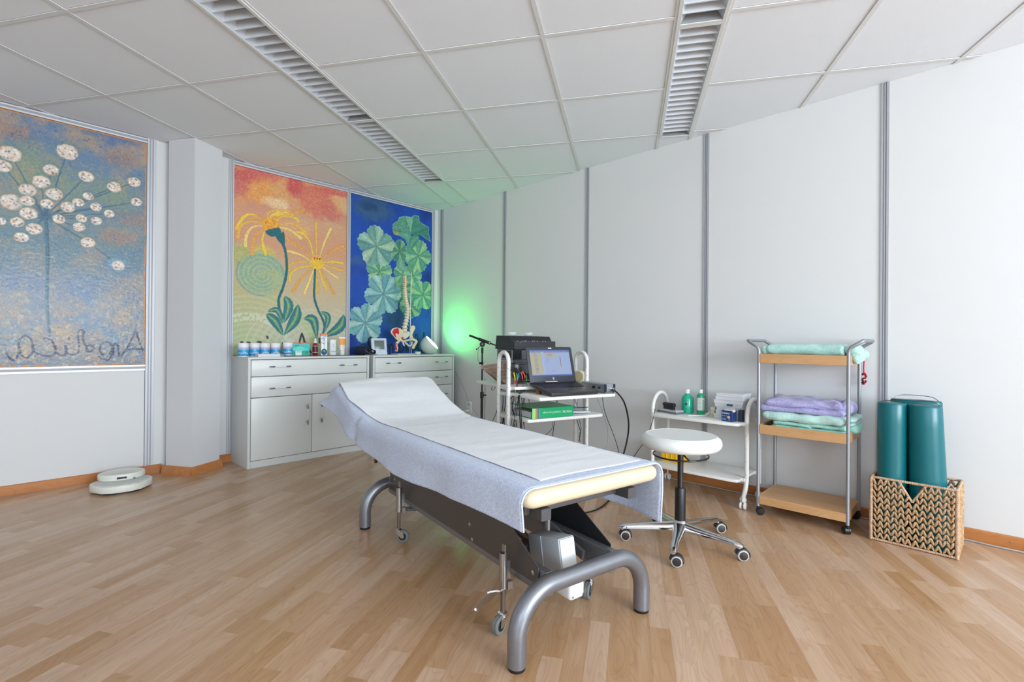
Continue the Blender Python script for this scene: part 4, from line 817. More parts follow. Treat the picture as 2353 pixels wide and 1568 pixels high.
# ---------------------------------------------------------------- rolling stool
ST = thing('stool', 'round white padded stool on a five-armed chrome base with castors', 'stool', (-1.108, -3.42, 0))
seatm = mat('white_vinyl', (232, 234, 230), 0.36, coat=0.15, bump=(300, 0.05, 0.001))
prof = [(0.0001, 0.478), (0.08, 0.478), (0.165, 0.480)]+[(0.165+0.030*math.cos(R(a)), 0.513+0.033*math.sin(R(a))) for a in range(-80, 61, 10)]+[(0.174, 0.5455), (0.166, 0.5475), (0.160, 0.5470), (0.10, 0.549), (0.04, 0.547), (0.0001, 0.546)]
se = part('seat', MB().lathe(prof, n=72), seatm, ST, 60)
part('piping', MB().tube([(0.170*math.cos(R(a)), 0.170*math.sin(R(a)), 0.5468) for a in range(0, 360, 6)], 0.0016, n=6, closed=True), mat('seam_white', (240, 241, 238), 0.5), se)
part('seat_plate', MB().lathe([(0.03, 0.452), (0.055, 0.470), (0.07, 0.478)], n=28), black_m, ST)
part('height_ring', MB().tube([(0.133*math.cos(R(a)), 0.133*math.sin(R(a)), 0.4455+0.003*math.cos(R(a))) for a in range(0, 360, 6)], 0.0042, n=10, closed=True).cyl((0, 0, 0.458), (0.05, 0.123, 0.446), 0.004, n=8).cyl((0, 0, 0.458), (-0.10, -0.088, 0.446), 0.004, n=8), mat('black_lacquer', (22, 20, 24), 0.25), ST)
part('gas_column', MB().cyl((0, 0, 0.275), (0, 0, 0.47), 0.0143, n=24).lathe([(0.0148, 0.405), (0.0158, 0.407), (0.0158, 0.409), (0.0148, 0.411)], n=24), mat('gunmetal', (70, 66, 66), 0.3, 0.7), ST)
part('column_sleeve', MB().lathe([(0.0255, 0.105), (0.0262, 0.110), (0.0262, 0.276), (0.0235, 0.281), (0.015, 0.281)], n=32), black_m, ST)
part('hub', MB().lathe([(0.030, 0.070), (0.043, 0.075), (0.042, 0.098), (0.034, 0.110), (0.027, 0.118)], n=40), chrome, ST)
PH = -89
for k in range(5):
    a = R(PH+72*k); d = Vector((math.cos(a), math.sin(a), 0)); n_ = Vector((-d.y, d.x, 0))
    rowsA = []
    for i in range(15):
        f_ = i/14; rr = 0.020+0.283*f_; w = 0.030-0.013*min(1, f_*1.6)+0.001; zt = 0.112-0.030*f_**0.8; zb = 0.074-0.012*f_
        if i >= 13: w *= (0.93 if i == 13 else 0.62); zt -= (0.001 if i == 13 else 0.008)
        P_ = []
        for (u_, v_) in ((-1, 0), (-1, 0.55), (-0.8, 0.85), (-0.4, 0.98), (0, 1.0), (0.4, 0.98), (0.8, 0.85), (1, 0.55), (1, 0)):
            P_.append(d*rr+n_*(u_*w)+Vector((0, 0, zb+(zt-zb)*v_)))
        rowsA.append(P_)
    am = MB(); nn2 = len(rowsA[0]); am.grid(rowsA, flip=True)
    base = len(am.v)
    am.f.append(tuple(range(nn2))[::-1]); am.m.append(0); am.f.append(tuple((14*nn2)+q for q in range(nn2))); am.m.append(0)
    for i in range(14): am.f.append((i*nn2, (i+1)*nn2, (i+1)*nn2+nn2-1, i*nn2+nn2-1)); am.m.append(0)
    arm = part('base_arm', am, chrome, ST, 50)
    tip = d*0.285
    part('castor_stem', MB().cyl((tip.x, tip.y, 0.050), (tip.x, tip.y, 0.068), 0.012, n=16), chrome, arm)
    ca_ = R(PH+72*k+(28, 40, 20, 55, 35)[k]) if False else R(-56+(4, 10, -6, 2, -8)[k]); cd_ = Vector((math.cos(ca_), math.sin(ca_), 0)); cn = Vector((-cd_.y, cd_.x, 0)); wc = tip+cd_*0.014+Vector((0, 0, 0.0265))
    hd = MB(); rowsH = []
    for i in range(15):
        a2 = R(168-10*i*1.28) ; rowsH.append([wc+cn*s_+(cd_*math.cos(a2)+Vector((0, 0, 1))*math.sin(a2))*r_ for s_, r_ in ((-0.0185, 0.0285), (-0.0170, 0.0315), (-0.010, 0.0330), (0.010, 0.0330), (0.0170, 0.0315), (0.0185, 0.0285))])
    hd.grid(rowsH); hd.grid([[p+(wc-p)*0.08 for p in rw] for rw in rowsH], flip=True)
    hd.cyl(tip+Vector((0, 0, 0.03)), tip+Vector((0, 0, 0.054)), 0.013, n=16)
    cs = part('castor', hd, mat('castor_black', (34, 36, 42), 0.45), arm)
    for s_ in (-1, 1):
        w_ = part('castor_wheel', MB().lathe([(0.0001, 0.001), (0.0215, 0.001), (0.0255, 0.002), (0.0265, 0.005), (0.0265, 0.010), (0.0245, 0.014), (0.0205, 0.0155)], wc+cn*(s_*0.004), cn*s_, n=30), mat('wheel_grey', (188, 190, 180), 0.5), arm)
        part('wheel_cap', MB().lathe([(0.0001, 0.0172), (0.012, 0.0168), (0.0195, 0.0155), (0.0205, 0.014)], wc+cn*(s_*0.004), cn*s_, n=28), mat('cap_dark', (52, 44, 44), 0.35), arm)

# ---------------------------------------------------------------- wooden towel trolley
tubem = mat('trolley_tube', (158, 161, 167), 0.42, 0.6)
WT = thing('towel_trolley', 'tall trolley with three beech trays on silver tube posts, black castors', 'trolley', (-0.217, -3.788, 0))
hx, hy = 0.163, 0.222          # half depth (x) and half width (y)
for sy_ in (1, -1):
    # one bent tube per end: front post, handle, back post
    yy = sy_*hy; yo = sy_*(hy+0.062)
    P_ = [(-hx, yy, 0.052), (-hx, yy, 0.965)]+[(-hx, yy+sy_*0.004, 0.982), (-hx, yy+sy_*0.014, 0.996)]+[(-hx, yo-sy_*0.008, 1.022), (-hx+0.006, yo, 1.029), (-hx+0.02, yo+sy_*0.002, 1.030)]
    P_ += [(hx-0.02, yo+sy_*0.002, 1.030), (hx-0.006, yo, 1.029), (hx, yo-sy_*0.008, 1.022), (hx, yy+sy_*0.014, 0.996), (hx, yy+sy_*0.004, 0.982), (hx, yy, 0.965), (hx, yy, 0.052)]
    part('post_with_handle', MB().tube(P_, 0.0095, n=16), tubem, WT, 60)
for z0, z1 in ((0.897, 0.950), (0.480, 0.534), (0.066, 0.112)):
    tray = part('tray', MB().b(-hx+0.006, hx-0.006, -hy+0.006, hy-0.006, z0+0.018, z0+0.030 if z0 > 0.1 else z1-0.001, 0), beech, WT, smooth=False)
    th_ = 0.012
    for nm, a in (('tray_front', (-hx-0.010, -hx+0.004, -hy-0.004, hy+0.004)), ('tray_back', (hx-0.004, hx+0.010, -hy-0.004, hy+0.004))):
        part('tray_rim', MB().b(a[0], a[1], a[2]+0.012, a[3]-0.012, z0, z1, 0.0012), beech, tray, smooth=False)
    for s_ in (-1, 1): part('tray_rim', MB().b(-hx+0.010, hx-0.010, s_*(hy-0.010), s_*(hy+0.003), z0, z1, 0.0012), beech, tray, smooth=False)
for sx_ in (-1, 1):
    for sy_ in (1, -1):
        c_ = Vector((sx_*hx, sy_*hy, 0)); ca_ = R((35, -60, 80, -20)[(sx_ > 0)*2+(sy_ > 0)]); d = Vector((math.cos(ca_), math.sin(ca_), 0)); n_ = Vector((-d.y, d.x, 0)); w = c_+d*0.012+Vector((0, 0, 0.0215))
        cs = MB().cyl(c_+Vector((0, 0, 0.036)), c_+Vector((0, 0, 0.058)), 0.008, n=12)
        cs.lathe([(0.0185, -0.006), (0.0205, -0.006), (0.0205, 0.006), (0.0185, 0.006)], w, n_, n=20)
        ct = part('castor', cs, black_m, WT)
        for s_ in (-1, 1): part('castor_wheel', MB().lathe([(0.0001, 0.002), (0.019, 0.002), (0.0215, 0.004), (0.0215, 0.010), (0.018, 0.014), (0.0001, 0.0145)], w+n_*(s_*0.003), n_*s_, n=24), mat('castor_gloss', (20, 20, 22), 0.3), ct)
def towelmat(n_, a, b_): return terry(n_, a, b_)
mint = towelmat('terry_mint', (200, 240, 232), (166, 222, 212)); mint2 = towelmat('terry_mint_deep', (182, 234, 220), (146, 214, 198)); mintp = towelmat('terry_mint_pale', (208, 240, 230), (176, 222, 212)); lilac = towelmat('terry_lilac', (196, 192, 232), (160, 156, 214))
# towel on the top tray, folded flat and hanging over the end
t = MB().soft((-0.215, -3.776, 0.976), (0.20, 0.41, 0.064), (0.05, 0.025, 0.03), 36, 0, 0.008, 11, seed=2, fuzz=0.0009)
o = part('folded_towel', t, mint, None, 180); tag(o, 'long folded mint towel alone on the top tray of the trolley', 'towel')
o2 = part('towel_fold', MB().soft((-0.222, -3.572, 0.972), (0.175, 0.05, 0.050), (0.03, 0.022, 0.022), 18, 0, 0.005, 14, seed=4, fuzz=0.0014), mint, o, 180)
part('towel_fold', MB().soft((-0.200, -4.005, 0.975), (0.24, 0.085, 0.066), (0.05, 0.038, 0.03), 22, 0.12, 0.010, 16, seed=9, fuzz=0.0014).soft((-0.15, -4.035, 0.955), (0.16, 0.06, 0.052), (0.05, 0.03, 0.025), 18, 0.1, 0.008, 16, seed=3, fuzz=0.0014).soft((-0.24, -4.030, 0.938), (0.11, 0.055, 0.066), (0.04, 0.026, 0.033), 18, -0.2, 0.008, 16, seed=5, fuzz=0.0014), mint, o, 180)
# stack on the middle tray
def towel(name, label, m, slabs, grp=None):
    root = None
    for k, (c_, d_, r_, rot, amp, sd) in enumerate(slabs):
        q = part(name if k == 0 else 'towel_fold', MB().soft(c_, d_, r_, 34, rot, amp*1.5, 12, seed=sd, fuzz=0.0009), m, root, 180)
        if k == 0: root = q; tag(root, label, 'towel', grp)
    return root
g_ = None
towel('folded_towel', 'mint towel at the bottom of the stack on the middle tray, edges folded inwards', mint2,
      [((-0.222, -3.815, 0.525), (0.27, 0.385, 0.026), (0.03, 0.03, 0.012), 0, 0.003, 1), ((-0.235, -3.735, 0.548), (0.25, 0.20, 0.024), (0.03, 0.016, 0.012), 0, 0.004, 2), ((-0.222, -3.890, 0.550), (0.27, 0.22, 0.026), (0.03, 0.018, 0.013), 0, 0.004, 6), ((-0.19, -4.01, 0.543), (0.20, 0.07, 0.052), (0.06, 0.03, 0.024), 0, 0.004, 8)])
towel('folded_towel', 'pale mint towel in the middle of the stack, below the lilac towel', mintp,
      [((-0.232, -3.790, 0.592), (0.29, 0.425, 0.052), (0.03, 0.03, 0.026), 0, 0.007, 11), ((-0.19, -4.005, 0.598), (0.24, 0.06, 0.030), (0.05, 0.028, 0.015), 0, 0.004, 12), ((-0.18, -3.995, 0.572), (0.24, 0.06, 0.026), (0.05, 0.026, 0.013), 0, 0.004, 13)])
towel('folded_towel', 'lilac towel lying on top of the stack on the middle tray', lilac,
      [((-0.225, -3.775, 0.634), (0.28, 0.43, 0.038), (0.03, 0.03, 0.019), -0.02, 0.006, 21), ((-0.232, -3.780, 0.668), (0.27, 0.38, 0.046), (0.03, 0.03, 0.022), 0.02, 0.010, 22), ((-0.20, -3.975, 0.655), (0.24, 0.085, 0.072), (0.06, 0.04, 0.034), 0.05, 0.008, 23), ((-0.23, -3.70, 0.688), (0.18, 0.18, 0.022), (0.07, 0.07, 0.011), 0.05, 0.006, 27)])
# red bead ornament
bd = MB(); rb = random.Random(2)
BC = Vector((-0.045, -4.030, 0.815))
o = part('bead_ornament', MB().tube([BC+Vector((0, 0, 0.125)), BC+Vector((-0.003, 0, 0.09)), BC+Vector((0, 0.002, 0.055)), BC+Vector((0, 0, 0.03))], 0.0035, n=6), mat('red_cord', (196, 20, 44), 0.6)); tag(o, 'small hanging ornament of red beads behind the right post of the trolley', 'ornament')
for k in range(26):
    a = rb.random()*2*PI; z = -0.034+0.062*rb.random(); r_ = 0.010*math.sin(PI*(z+0.038)/0.072)+0.002
    q = BC+Vector((math.cos(a)*r_, math.sin(a)*r_, z)); part('bead', MB().lathe([(0.0001, -0.0055), (0.004, -0.004), (0.0055, 0), (0.004, 0.004), (0.0001, 0.0055)], q, n=8), mat('bead_red', (170, 10, 30), 0.2) if k % 3 else mat('bead_dark', (60, 30, 24), 0.3), o)
# ---------------------------------------------------------------- low white trolley
whitem = mat('white_lacquer', (230, 229, 224), 0.32); whitesh = mat('white_board', (232, 232, 228), 0.35)
LT = thing('low_trolley', 'low white trolley with two shelves and curved tube ends, behind the stool', 'trolley', (0, 0, 0))
def hoop(y, xf, xb, z1, r=0.0135):
    rad = (xb-xf)/2; c_ = (xf+rad, y, z1-rad)
    P_ = [(xf-0.055, y, 0.062), (xf-0.052, y, 0.072), (xf-0.036, y, 0.092), (xf-0.014, y, 0.125), (xf, y, 0.18), (xf, y, 0.30), (xf, y, z1-rad)]
    P_ = [tuple(v) for v in catmull(P_, 5)]+[tuple(v) for v in arc(c_, rad, 180, 0, 18, (1, 0, 0), (0, 0, 1))][1:]+[(xb, y, 0.30), (xb, y, 0.10)]
    hp = part('end_hoop', MB().tube(P_, r, n=18), whitem, LT, 60)
    part('tube_cap', MB().lathe([(0.0001, -0.017), (0.012, -0.017), (0.0165, -0.012), (0.0165, 0.012), (0.012, 0.017), (0.0001, 0.017)], (xf-0.058, y, 0.058), (0.6, 0.8, 0), n=22), whitem, hp)
    for xx_, dx_ in ((xf-0.05, -0.008), (xb, 0.0)):
        if dx_ == 0: part('castor_stem', MB().cyl((xb, y, 0.03), (xb, y, 0.10), 0.006, n=10), whitem, hp)
        for s_ in (-1, 1):
            part('castor_wheel', MB().lathe([(0.0001, 0.002), (0.020, 0.002), (0.0225, 0.005), (0.0225, 0.012), (0.018, 0.016), (0.0001, 0.0165)], (xx_+dx_, y+0.0+s_*0.003, 0.0225), (0, s_, 0), n=26), whitem, hp)
    for z_ in (0.20, 0.28, 0.36, 0.44):
        part('peg_hole', MB().cyl((xf-0.0134, y, z_), (xf-0.0139, y, z_), 0.002, n=8), black_m, hp)
    return hp
XF, XB = -0.292, -0.055
hoop(-2.840, XF, XB, 0.655); hoop(-3.472, XF, XB, 0.655)
def board_(name, x0, x1, y0, y1, z0, z1, m, par, c_=0.03):
    pts = [(x0+c_, y0), (x1-c_, y0), (x1, y0+c_), (x1, y1-c_), (x1-c_, y1), (x0+c_, y1), (x0+c_*0.3, y1-c_*0.3), (x0, y1-c_), (x0, y0+c_), (x0+c_*0.3, y0+c_*0.3)]
    return part(name, MB().prism(pts, z0, z1, bev=0.003), m, par)
board_('shelf', -0.385, -0.03, -3.452, -2.862, 0.503, 0.522, whitesh, LT); board_('shelf', -0.385, -0.03, -3.452, -2.862, 0.160, 0.178, whitesh, LT)
for z_ in (0.512, 0.169):
    for y_ in (-2.856, -3.458):
        for x_ in (XF, XB): part('shelf_bracket', MB().b(x_-0.02, x_+0.02, y_-0.010, y_+0.010, z_-0.014, z_+0.010, 0.003), whitem, LT)
ZS = 0.522
# electrotherapy unit
tu = thing('therapy_unit', 'small silver device with a black roll grip on the low white trolley', 'device', (-0.235, -2.945, ZS), R(72))
bm_ = MB().prism([(-0.085, -0.035), (0.085, -0.035), (0.085, 0.035), (-0.085, 0.035)], 0.0, 0.014, bev=0.004)
part('base', MB().prism([(-0.088, -0.040), (0.088, -0.040), (0.088, 0.040), (-0.088, 0.040)], 0.0, 0.010, bev=0.003), mat('device_dark', (110, 114, 120), 0.4), tu)
part('body', MB().prism([(-0.085, -0.038), (0.085, -0.038), (0.085, 0.038), (-0.085, 0.038)], 0.010, 0.026, bev=0.006), mat('device_silver', (186, 190, 196), 0.35, 0.25), tu)
part('roll_grip', MB().cyl((-0.050, 0.012, 0.058), (0.050, 0.012, 0.058), 0.014, n=18, bev=0.003).b(-0.048, 0.048, 0.004, 0.020, 0.026, 0.056, 0.002), black_m, tu)
cab = part('device_lead', MB().tube(catmull(((-0.3, -2.8617, 0.5472), (-0.36, -2.8865, 0.5192), (-0.395, -2.8858, 0.454), (-0.4, -2.8469, 0.3449), (-0.4, -2.7877, 0.2576), (-0.4, -2.7406, 0.1889), (-0.36, -2.6762, 0.1119)), 6), 0.0022, n=6), rubber); tag(cab, 'thin black lead hanging from the silver device past the stool', 'cable')
def bottle(name, label, cat, loc, prof, m, cap, capm, lab=None, sq=(1, 1), rz=0, group=None, n=32):
    t_ = thing(name, label, cat, loc, rz, group)
    part('body', MB().lathe(prof, n=n, sq=sq), m, t_, 40)
    part('cap', MB().lathe(cap, n=24), capm, t_, 40)
    if lab:
        r_, z0, z1, a0, a1, lm = lab
        g_ = [[(math.cos(R(a))*(r_+0.0006)*sq[0], math.sin(R(a))*(r_+0.0006)*sq[1], z) for a in [a0+(a1-a0)*k/14 for k in range(15)]] for z in (z0, z1)]
        part('label', MB().grid(g_), lm, t_)
    return t_
greenliq = mat('green_liquid', (28, 176, 140), 0.18, coat=0.3); greenliq2 = mat('green_liquid_2', (26, 170, 120), 0.18, coat=0.3); cappw = mat('cap_white', (236, 238, 238), 0.4)
dirc = math.degrees(math.atan2(CAM.y+3.1, CAM.x+0.2))
B1 = bottle('disinfectant_bottle', 'wide green bottle of liquid with white cap on the low trolley', 'bottle', (-0.150, -3.030, ZS), [(0.0001, 0), (0.037, 0), (0.041, 0.004), (0.041, 0.098), (0.036, 0.113), (0.018, 0.131), (0.015, 0.136), (0.015, 0.144)], greenliq, [(0.0165, 0.137), (0.0165, 0.166), (0.0001, 0.166)], cappw, None, (1, 1), 0)
dd_ = Vector((CAM.x+0.145, CAM.y+3.005, 0)).normalized(); xx2 = Vector((-dd_.y, dd_.x, 0))
part('mark', MB().lathe([(0.0001, 0.001), (0.009, 0.001), (0.009, 0)], dd_*0.0405+Vector((0, 0, 0.066))-xx2*0.010, dd_, n=18), mat('mark_dark', (20, 60, 66), 0.4), B1)
text('Schülke', 0.0, basis(xx2, (0, 0, 1), (0, 0, 0)), MATS['mark_dark'], parent=B1) if False else None
for k in range(3): part('print_line', MB().box(dd_*0.0408+Vector((0, 0, 0.090-k*0.027))-xx2*0.006, (0.020-0.004*k, 0.0008, 0.0022), math.atan2(xx2.y, xx2.x)), MATS['mark_dark'], B1)
B2 = bottle('disinfectant_bottle', 'narrow green bottle with white printed label and white cap on the low trolley', 'bottle', (-0.170, -3.132, ZS), [(0.0001, 0), (0.0235, 0), (0.026, 0.004), (0.026, 0.126), (0.022, 0.138), (0.0135, 0.147), (0.012, 0.153)], greenliq2, [(0.0135, 0.148), (0.0135, 0.172), (0.0001, 0.172)], cappw,
            (0.026, 0.032, 0.116, dirc-70, dirc+60, mat('label_white', (226, 234, 232), 0.5)))
dd_ = Vector((CAM.x+0.165, CAM.y+3.105, 0)).normalized(); xx2 = Vector((-dd_.y, dd_.x, 0)); g3 = mat('label_green', (40, 150, 60), 0.5); gt = mat('print_grey', (96, 112, 112), 0.6)
part('label_stripe', MB().box(dd_*0.0226+xx2*0.0150+Vector((0, 0, 0.070)), (0.006, 0.002, 0.07), math.atan2(xx2.y, xx2.x)), g3, B2)
for k in range(7): part('print_line', MB().box(dd_*0.0268-xx2*0.003+Vector((0, 0, 0.108-k*0.0098)), ((0.018, 0.010, 0.016, 0.017, 0.012, 0.016, 0.014)[k], 0.0006, 0.0018), math.atan2(xx2.y, xx2.x)), gt if k else g3, B2)
o = part('spatula', MB().cyl((-0.318, -3.108, ZS+0.005), (-0.215, -3.188, ZS+0.007), 0.003, n=8).cyl((-0.215, -3.188, ZS+0.007), (-0.195, -3.205, ZS+0.03), 0.005, n=8), mat('spatula_white', (226, 226, 218), 0.4)); tag(o, 'thin white stick lying between the green bottles and the white boxes', 'stick')
# white storage boxes
rb = random.Random(5); zc = ZS; boxw = mat('card_white', (222, 223, 228), 0.6)
dims = [(0.150, 0.165, 0.030), (0.150, 0.163, 0.026), (0.152, 0.166, 0.021), (0.148, 0.170, 0.024), (0.152, 0.180, 0.022), (0.150, 0.170, 0.022), (0.150, 0.166, 0.022)]
heights = ['lowest', 'second from the bottom', 'third from the bottom', 'middle', 'third from the top', 'second from the top', 'topmost']
for k, (dx, dy, dz) in enumerate(dims):
    y_ = -3.345+(0.010, 0.002, -0.006, 0.0, 0.004, -0.004, -0.008)[k]; r_ = rb.uniform(-0.03, 0.03)
    t_ = thing('storage_box', '%s of the stacked flat white boxes on the low trolley' % (heights[k]+' box' if k != 3 else 'fourth box up, middle'), 'box', (-0.175+rb.uniform(-0.006, 0.006), y_, zc), r_, 'flat white boxes stacked on the low trolley')
    part('body', MB().b(-dx/2, dx/2, -dy/2, dy/2, 0.0003, dz*0.62, 0.0008), boxw, t_, smooth=False); part('lid', MB().b(-dx/2-0.001, dx/2+0.001, -dy/2-0.001, dy/2+0.001, dz*0.62, dz-0.0003, 0.0008), boxw, t_, smooth=False)
    zc += dz
for k, (z_, c_, w_) in enumerate(((0.0, (206, 196, 150), 0.03), (0.022, (214, 206, 170), 0.028), (0.044, (210, 208, 196), 0.032))):
    o = part('small_carton', MB().b(-0.225, -0.165, -3.235-w_/2*0.9, -3.235+w_/2*0.9, ZS+z_+0.0004, ZS+z_+0.0215, 0.0008), mat('carton_cream_%d' % k, c_, 0.6), None, smooth=False); tag(o, ('lowest', 'middle', 'top')[k]+' of three small cream cartons left of the white boxes', 'carton', 'small cream cartons')
# blue box
bb_ = thing('plaster_box', 'opened dark blue carton with white lettering in front of the white boxes', 'carton', (-0.318, -3.373, ZS), R(-10))
blue = mat('carton_blue', (30, 62, 116), 0.5); bb_m = MB().b(-0.024, 0.024, -0.036, 0.036, 0, 0.068, 0.0008)
part('body', bb_m, blue, bb_, smooth=False)
part('flap', MB().box((0.014, 0.0, 0.083), (0.0012, 0.066, 0.032), Matrix.Rotation(R(20), 3, 'Y')), mat('flap_inside', (196, 190, 184), 0.7), bb_, smooth=False)
part('flap', MB().box((0.008, 0.0, 0.100), (0.0012, 0.040, 0.012), Matrix.Rotation(R(10), 3, 'Y')), mat('flap_blue', (20, 84, 130), 0.5), bb_, smooth=False)
part('strip_stack', MB().b(-0.021, 0.012, -0.037, 0.020, 0.060, 0.074, 0.001), mat('tissue_white', (220, 224, 232), 0.8), bb_, smooth=False)
Mx = basis((0, -1, 0), (0, 0, 1), (-0.0243, 0.006, 0.052)); text('hwato', 0.019, Mx, cappw, parent=bb_); Mx = basis((0, -1, 0), (0, 0, 1), (-0.0243, -0.029, 0.051))
part('mark', MB().lathe([(0.0001, 0.0006), (0.0028, 0.0006), (0.0028, 0)], (-0.0241, -0.033, 0.050), (-1, 0, 0), n=12), mat('mark_red', (206, 50, 44), 0.5), bb_)
part('roundel', MB().lathe([(0.0001, 0.0008), (0.0095, 0.0008), (0.0095, 0)], (-0.0241, -0.012, 0.028), (-1, 0, 0), n=20), mat('roundel_skin', (226, 186, 150), 0.5), bb_)
for yy_, w_ in ((0.028, 0.007), (0.016, 0.007), (0.004, 0.007)): part('print_line', MB().box((-0.0243, yy_, 0.034), (0.0006, w_, 0.004)), mat('print_pale', (170, 190, 214), 0.5), bb_)
for k in range(3): part('print_line', MB().box((-0.0243, 0.018, 0.020-k*0.005), (0.0006, 0.028, 0.0016)), MATS['print_pale'], bb_)
text('CE', 0.008, basis((0, -1, 0), (0, 0, 1), (-0.0243, -0.016, 0.012)), cappw, parent=bb_)
o = part('plaster_box', MB().b(-0.300, -0.255, -3.445, -3.422, ZS+0.0003, ZS+0.072, 0.0008), mat('carton_darkblue', (36, 48, 66), 0.5), None, smooth=False); tag(o, 'second dark blue carton standing right behind the opened one', 'carton')
# yellow bin on the lower shelf
yb = thing('sharps_bin', 'yellow plastic tub on the lower shelf of the low trolley, behind the stool', 'tub', (-0.185, -2.955, 0.178))
part('body', MB().prism([(-0.055, -0.07), (0.055, -0.07), (0.055, 0.07), (-0.055, 0.07)], 0.0, 0.115, bev=0.006), mat('yellow_plastic', (240, 186, 20), 0.35, coat=0.2), yb)
part('rim', MB().prism([(-0.060, -0.075), (0.060, -0.075), (0.060, 0.075), (-0.060, 0.075)], 0.115, 0.124, bev=0.002), MATS['yellow_plastic'], yb)
for y_ in (-0.035, 0.0, 0.035): part('rib', MB().b(-0.0585, -0.053, y_-0.003, y_+0.003, 0.008, 0.11, 0.001), MATS['yellow_plastic'], yb)
# ---------------------------------------------------------------- basket with rolls
BK = thing('storage_basket', 'woven water-hyacinth basket with a V-shaped grip hole, beside the trolley', 'basket', (-0.245, -4.280, 0), R(-2.5))
straw = mat('straw', (204, 172, 132), 0.75, var=(45, (164, 120, 80)), bump=(160, 0.8, 0.003)); straw2 = mat('straw_pink', (210, 180, 152), 0.75, var=(60, (186, 150, 118)), bump=(160, 0.8, 0.003))
bx, by, bh = 0.124, 0.166, 0.325
part('base_board', MB().b(-bx+0.01, bx-0.01, -by+0.01, by-0.01, 0.006, 0.014, 0.001), mat('basket_inner', (70, 52, 36), 0.9), BK)
def wrap(name, a, b_, r, par, tur=None):
    a = Vector(a); b_ = Vector(b_); L_ = (b_-a).length; n = max(4, int(L_/0.009)); P_ = []; rr = []
    for i in range(n*3+1):
        f_ = i/(n*3); P_.append(a+(b_-a)*f_); rr.append(r*(1.0+0.14*math.cos(i*2*PI/3)))
    return part(name, MB().tube(P_, rr, n=8), straw2, par, 180)
for sx_ in (-1, 1):
    for sy_ in (-1, 1): wrap('corner_post', (sx_*bx, sy_*by, 0.004), (sx_*bx, sy_*by, bh), 0.0085, BK)
for z_ in (0.008, bh):
    for s_ in (-1, 1):
        wrap('rim', (s_*bx, -by, z_), (s_*bx, by, z_), 0.0065, BK); wrap('rim', (-bx, s_*by, z_), (bx, s_*by, z_), 0.0065, BK)
# V-shaped grip hole
gx = 0.052; gd = 0.095
for s_ in (-1, 1): wrap('grip_edge', (-bx, s_*gx, bh-0.004), (-bx, 0, bh-gd), 0.0058, BK)
rows_n = 10; rh = (bh-0.020)/rows_n
strand = MB().tube([(0, 0, 0), (0.001, 0.0012, 0.2), (0, 0.0018, 0.5), (-0.001, 0.0012, 0.8), (0, 0, 1)], [0.0030, 0.0054, 0.0064, 0.0054, 0.0032], n=7)
cnt = 0; rsb = random.Random(8); back = MB()
smeshes = []
for k in range(4):
    mb = MB(); lean = (1 if k % 2 else -1)*0.0118; fat = 1.0+0.16*(k//2)
    mb.tube([(0, -lean/2*1.0, 0), (-0.0035, -lean*0.28, rh*0.3), (-0.0045, lean*0.05, rh*0.55), (-0.0030, lean*0.33, rh*0.85), (0.0005, lean*0.55, rh*1.12)], [0.0028*fat, 0.0048*fat, 0.0056*fat, 0.0048*fat, 0.003*fat], n=7)
    smeshes.append(mb)
sme = [mb.mesh('strand', straw if k < 2 else straw, 180) for k, mb in enumerate(smeshes)]
def weave(face, w):
    global cnt
    n = 2*int(w/0.0150)
    for r_ in range(rows_n):
        for i in range(n):
            y_ = -w+0.010+(2*w-0.020)*(i+0.5)/n; z_ = 0.012+r_*rh
            if face == 0:
                top = bh-gd*(1-abs(y_)/gx) if abs(y_) < gx else 9
                if z_+rh*0.8 > top: continue
            k = i % 2+2*rsb.randrange(2)
            y2 = y_+rsb.uniform(-0.0030, 0.0030)
            if face == 0 and cnt < 300:
                o_ = part('strand', sme[k], None, BK); o_.location = (-bx, y2, z_); cnt += 1
            else:
                A_ = {0: 0, 1: R(180), 2: R(90), 3: R(-90)}[face]; off = bx if face < 2 else by
                M_ = Matrix.Rotation(A_, 4, 'Z') @ Matrix.Translation((-off, y2, z_)); mb = smeshes[k]
                back.add([M_ @ Vector(v) for v in mb.v], mb.f)
weave(0, by); weave(3, bx); weave(2, bx); weave(1, by)
o = part('weave', back, straw, BK, 180); o['kind'] = 'stuff'
for r_ in range(1, rows_n):
    pass
teal = mat('teal_vinyl', (6, 104, 112), 0.30, bump=(24, 0.12, 0.004)); strapm = mat('black_strap', (30, 26, 34), 0.6)
